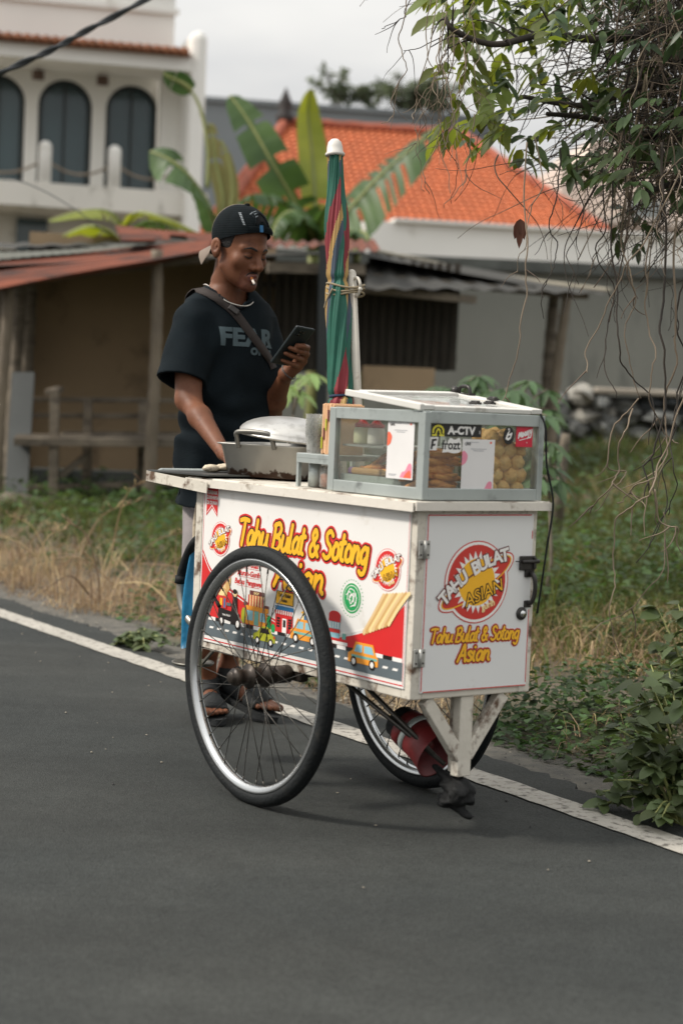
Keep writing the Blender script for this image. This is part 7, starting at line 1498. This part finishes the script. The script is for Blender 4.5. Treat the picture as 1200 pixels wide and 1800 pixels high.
w = n.new('ShaderNodeTexWave'); w.bands_direction = 'Z'; w.inputs['Scale'].default_value = 42; w.inputs['Distortion'].default_value = .6; tcn = n.new('ShaderNodeTexCoord'); l.new(tcn.outputs['Object'], w.inputs['Vector']); bpn = n.new('ShaderNodeBump'); bpn.inputs['Strength'].default_value = .16; bpn.inputs['Distance'].default_value = .003; l.new(w.outputs['Color'], bpn.inputs['Height']); l.new(bpn.outputs[0], n['Principled BSDF'].inputs['Normal'])
m = MB(); bt, bb = [], []     # bill, at the back of the head
for i in range(9):
    for j in range(15):
        s_ = (j/14)*2-1; t = i/8; x = s_*.070*(1-.10*t*t); y = -.088+.030*abs(s_)**2-(.078*(1-.55*abs(s_)**2.6))*t; z = .000-.075*t*.62-.032*abs(s_)**2+.008; bt.append(Vector(h2w((x, y, z)))); bb.append(Vector(h2w((x, y+.002, z-.0045))))
g = [(i*15+j, i*15+j+1, (i+1)*15+j+1, (i+1)*15+j) for i in range(8) for j in range(14)]; m.add(bt, g, 0, True); m.add(bb, [f[::-1] for f in g], 1, True)
eg = [8*15+j for j in range(15)]; m.add([bt[i] for i in eg]+[bb[i] for i in eg], [(j, j+1, 16+j, 15+j) for j in range(14)], 0); sd_ = [i*15 for i in range(9)]; m.add([bt[i] for i in sd_]+[bb[i] for i in sd_], [(j, j+1, 10+j, 9+j) for j in range(8)], 0); sd_ = [i*15+14 for i in range(9)]; m.add([bt[i] for i in sd_]+[bb[i] for i in sd_], [(j, j+1, 10+j, 9+j) for j in range(8)], 0)
o = m.build('bill', [M_capb, M_shirt], cap); o.data.transform(Matrix.Translation(-Vector(PG)))
def capt(a, h):   # point on the cap: angle from the front, height above the rim (0..1)
    an_ = math.pi/2-a; y0_ = CR[1]*math.sin(an_); lo = (rim(y0_*.98+CC[1])-CC[2])/CR[2]; ph0 = math.asin(max(-.95, min(.95, lo))); ph = ph0+(math.pi/2-ph0)*h; k = math.cos(ph)**.92; nn = np.array((k*math.cos(an_)/CR[0], k*math.sin(an_)/CR[1], math.sin(ph)/CR[2])); nn /= np.linalg.norm(nn)
    return Vector(h2w(CC+CR*np.array((k*math.cos(an_), k*math.sin(an_), math.sin(ph))))), Vector(HM@nn)
m = MB(); P = []
for k in range(15): a = math.pi*k/14; P.append(capt(.36*math.cos(a), .17+.40*math.sin(a)))
P = [p+n_*.0016 for p, n_ in P]; cc_ = capt(0, .3); m.add(P+[cc_[0]+cc_[1]*.0018], [(k, k+1, 15) for k in range(14)], 0); m.tube(P, .0028, 6, 1)
o = m.build('cap_opening', [mat('dark_gap', lin('#07080a'), 1.), M_cap], cap); o.data.transform(Matrix.Translation(-Vector(PG)))
m = MB(); vs_ = []
for k in range(25):
    a = -.62+1.24*k/24
    for h_, of in ((-.01, .005), (.075, .0085), (.16, .006)): p, n_ = capt(a, h_); vs_.append(p+n_*of)
m.add(vs_, [(3*k+j, 3*k+3+j, 3*k+4+j, 3*k+1+j) for k in range(24) for j in range(2)], 0, True); p0, n0_ = capt(.25, .02); p1, n1_ = capt(.25, .16); p2, n2_ = capt(.37, .16); p3, n3_ = capt(.37, .02)
o = m.build('cap_strap', M_cap, cap); o.data.transform(Matrix.Translation(-Vector(PG)))
def side_patch(nm, mats, quads):
    m = MB()
    for q_ in quads:
        vs_ = []
        for x, y in q_:
            h = onshirt(x, y, bvC)
            if h[0] is None: break
            vs_.append(h[0]-(c_fwd*(.03 if nm == 'cap_tag' else .0075)))
        if len(vs_) == len(q_): m.add(vs_, [tuple(range(len(q_)))], 0)
    if m.f: o = m.build(nm, mats, cap); o.data.transform(Matrix.Translation(-Vector(PG)))
side_patch('cap_label', mat('grey_stitch', lin('#8f959a'), .8), [[(419.5+k*1.15-.35*0, 374+k*2.9), (424.2+k*1.0, 374.4+k*2.9), (424.6+k*1.0, 375.8+k*2.9), (419.9+k*1.15, 375.6+k*2.9)] for k in range(8)])
side_patch('cap_lettering', mat('grey_embroidery', lin('#7f868b'), .8), [[(x0, y0_), (x1, y1_), (x1+.9, y1_+.9), (x0+.9, y0_+.9)] for x0, y0_, x1, y1_ in ((439, 377, 444, 373), (441, 376, 447, 383), (445, 373, 450, 371), (444.5, 374, 450, 381), (447, 377, 451, 375), (449, 382, 453, 379.5), (451, 371, 455, 376))])
m = MB(); q_ = [capt(a_, h_) for a_, h_ in ((-.22, .0), (-.10, .0), (-.10, .16), (-.22, .16))]; m.add([p_+n_*.0115 for p_, n_ in q_]+[p_+n_*.009 for p_, n_ in q_], [(0, 1, 2, 3), (4, 7, 6, 5), (0, 4, 5, 1), (1, 5, 6, 2), (2, 6, 7, 3), (3, 7, 4, 0)], 0); o = m.build('cap_tag', mat('blue_tag', lin('#2a648f'), .6), cap); o.data.transform(Matrix.Translation(-Vector(PG)))
# bracelet, ring
m = MB(); c = wrL*.86+np.array(FL[2][0])*.14; axv = Vector(FL[1][0]-wrL).normalized(); m.tube([Vector(c)+r_ for r_ in [(axv.orthogonal().normalized()*math.cos(a)+axv.cross(axv.orthogonal().normalized())*math.sin(a))*.0275 for a in [2*math.pi*k/30 for k in range(30)]]], .0024, 6, closed=True); child('bracelet', m, mat('beaded_bracelet', lin('#4f4a47'), .5, var=.6, scale=300))
# bundle of black rubber tied round the support leg's foot
RFC = np.array((CL-.022, .189, .10)); rq = random.Random(9); LUMP = [(RFC+np.array((rq.uniform(-.036, .026), rq.uniform(-.028, .028), rq.uniform(-.036, .042))), np.array((rq.uniform(.014, .030), rq.uniform(.016, .032), rq.uniform(.008, .018)))) for _ in range(16)]
def foot_sdf(P):
    d = sd_ell(P, RFC, (.026, .026, .042))
    for c, r in LUMP: d = smin(d, sd_ell(P, c, r), .006)
    d = smin(d, sd_cone(P, RFC+np.array((-.075, -.02, .055)), RFC+np.array((-.01, 0, .0)), .008, .016), .01); d = smin(d, sd_cone(P, RFC+np.array((-.05, -.012, -.02)), RFC+np.array((.03, .008, -.052)), .014, .010), .01)
    return d+.004*np.sin(P[:, 2]*210+P[:, 0]*90)*np.sin(P[:, 1]*60)+vnoise(P, 95)*.003
Vf, Ff = surfnet(foot_sdf, RFC-.12, RFC+.13, .005, 4, 2.); nmesh('rubber_foot', Vf, Ff, mat('black_rubber_wrap', lin('#151616'), .75, var=.3, scale=20, bump=.5, bscale=60, spec=.3), cart)
# phone and cigarette: held, so things of their own
ph = thing('phone', 'dark smartphone held up in the left hand of the vendor', 'phone', PC); Mp = Matrix((Vector(pl_w), Vector(pl_l), Vector(np.cross(pl_w, pl_l)))).transposed(); m = MB(); m.box((0, 0, 0), (.076, .158, .0095), Mp, 0, .0042); m.build('body', mat('dark_phone_case', lin('#20282a'), .4, var=.1, scale=20), ph)
bn_ = Vector(pl_n); m = MB(); m.box(Vector(pl_l)*.058-Vector(pl_w)*.010+bn_*.0055, (.030, .026, .003), Mp, 0, .001); 
for a, b in ((-.007, .006), (.006, .006), (-.007, -.006)): m.lathe([(.0045, 0), (.0045, .0012), (0, .0013)], Vector(pl_l)*(.058+b)+Vector(pl_w)*(-.010+a)+bn_*.007, bn_, 12, 1)
m.build('camera_bump', [mat('phone_bump', lin('#191f21'), .3), mat('phone_lens', lin('#0b0d0e'), .1)], ph); m = MB(); m.box(-bn_*.0049, (.068, .15, .0006), Mp); m.build('screen', mat('phone_screen', lin('#17191a'), .1), ph)
lipp = Vector(onface(-.010, -.0650, -.006)); ds = at(458.5, 509, 5.78)-at(449, 490, 5.83); ds.normalize(); cg = thing('cigarette', 'lit cigarette drooping from the lips of the vendor', 'cigarette', lipp); m = MB(); m.tube([ds*0, ds*.019], .0040, 10); m.build('filter', mat('orange_filter', lin('#b9713a'), .7), cg); m = MB(); m.tube([ds*.019, ds*.044], .0039, 10); m.tube([ds*.044, ds*.047], [.0038, .0026], 10, 1); m.build('paper', [mat('cigarette_paper', lin('#cfc5ba'), .8), mat('ash', lin('#5a5552'), .9)], cg)
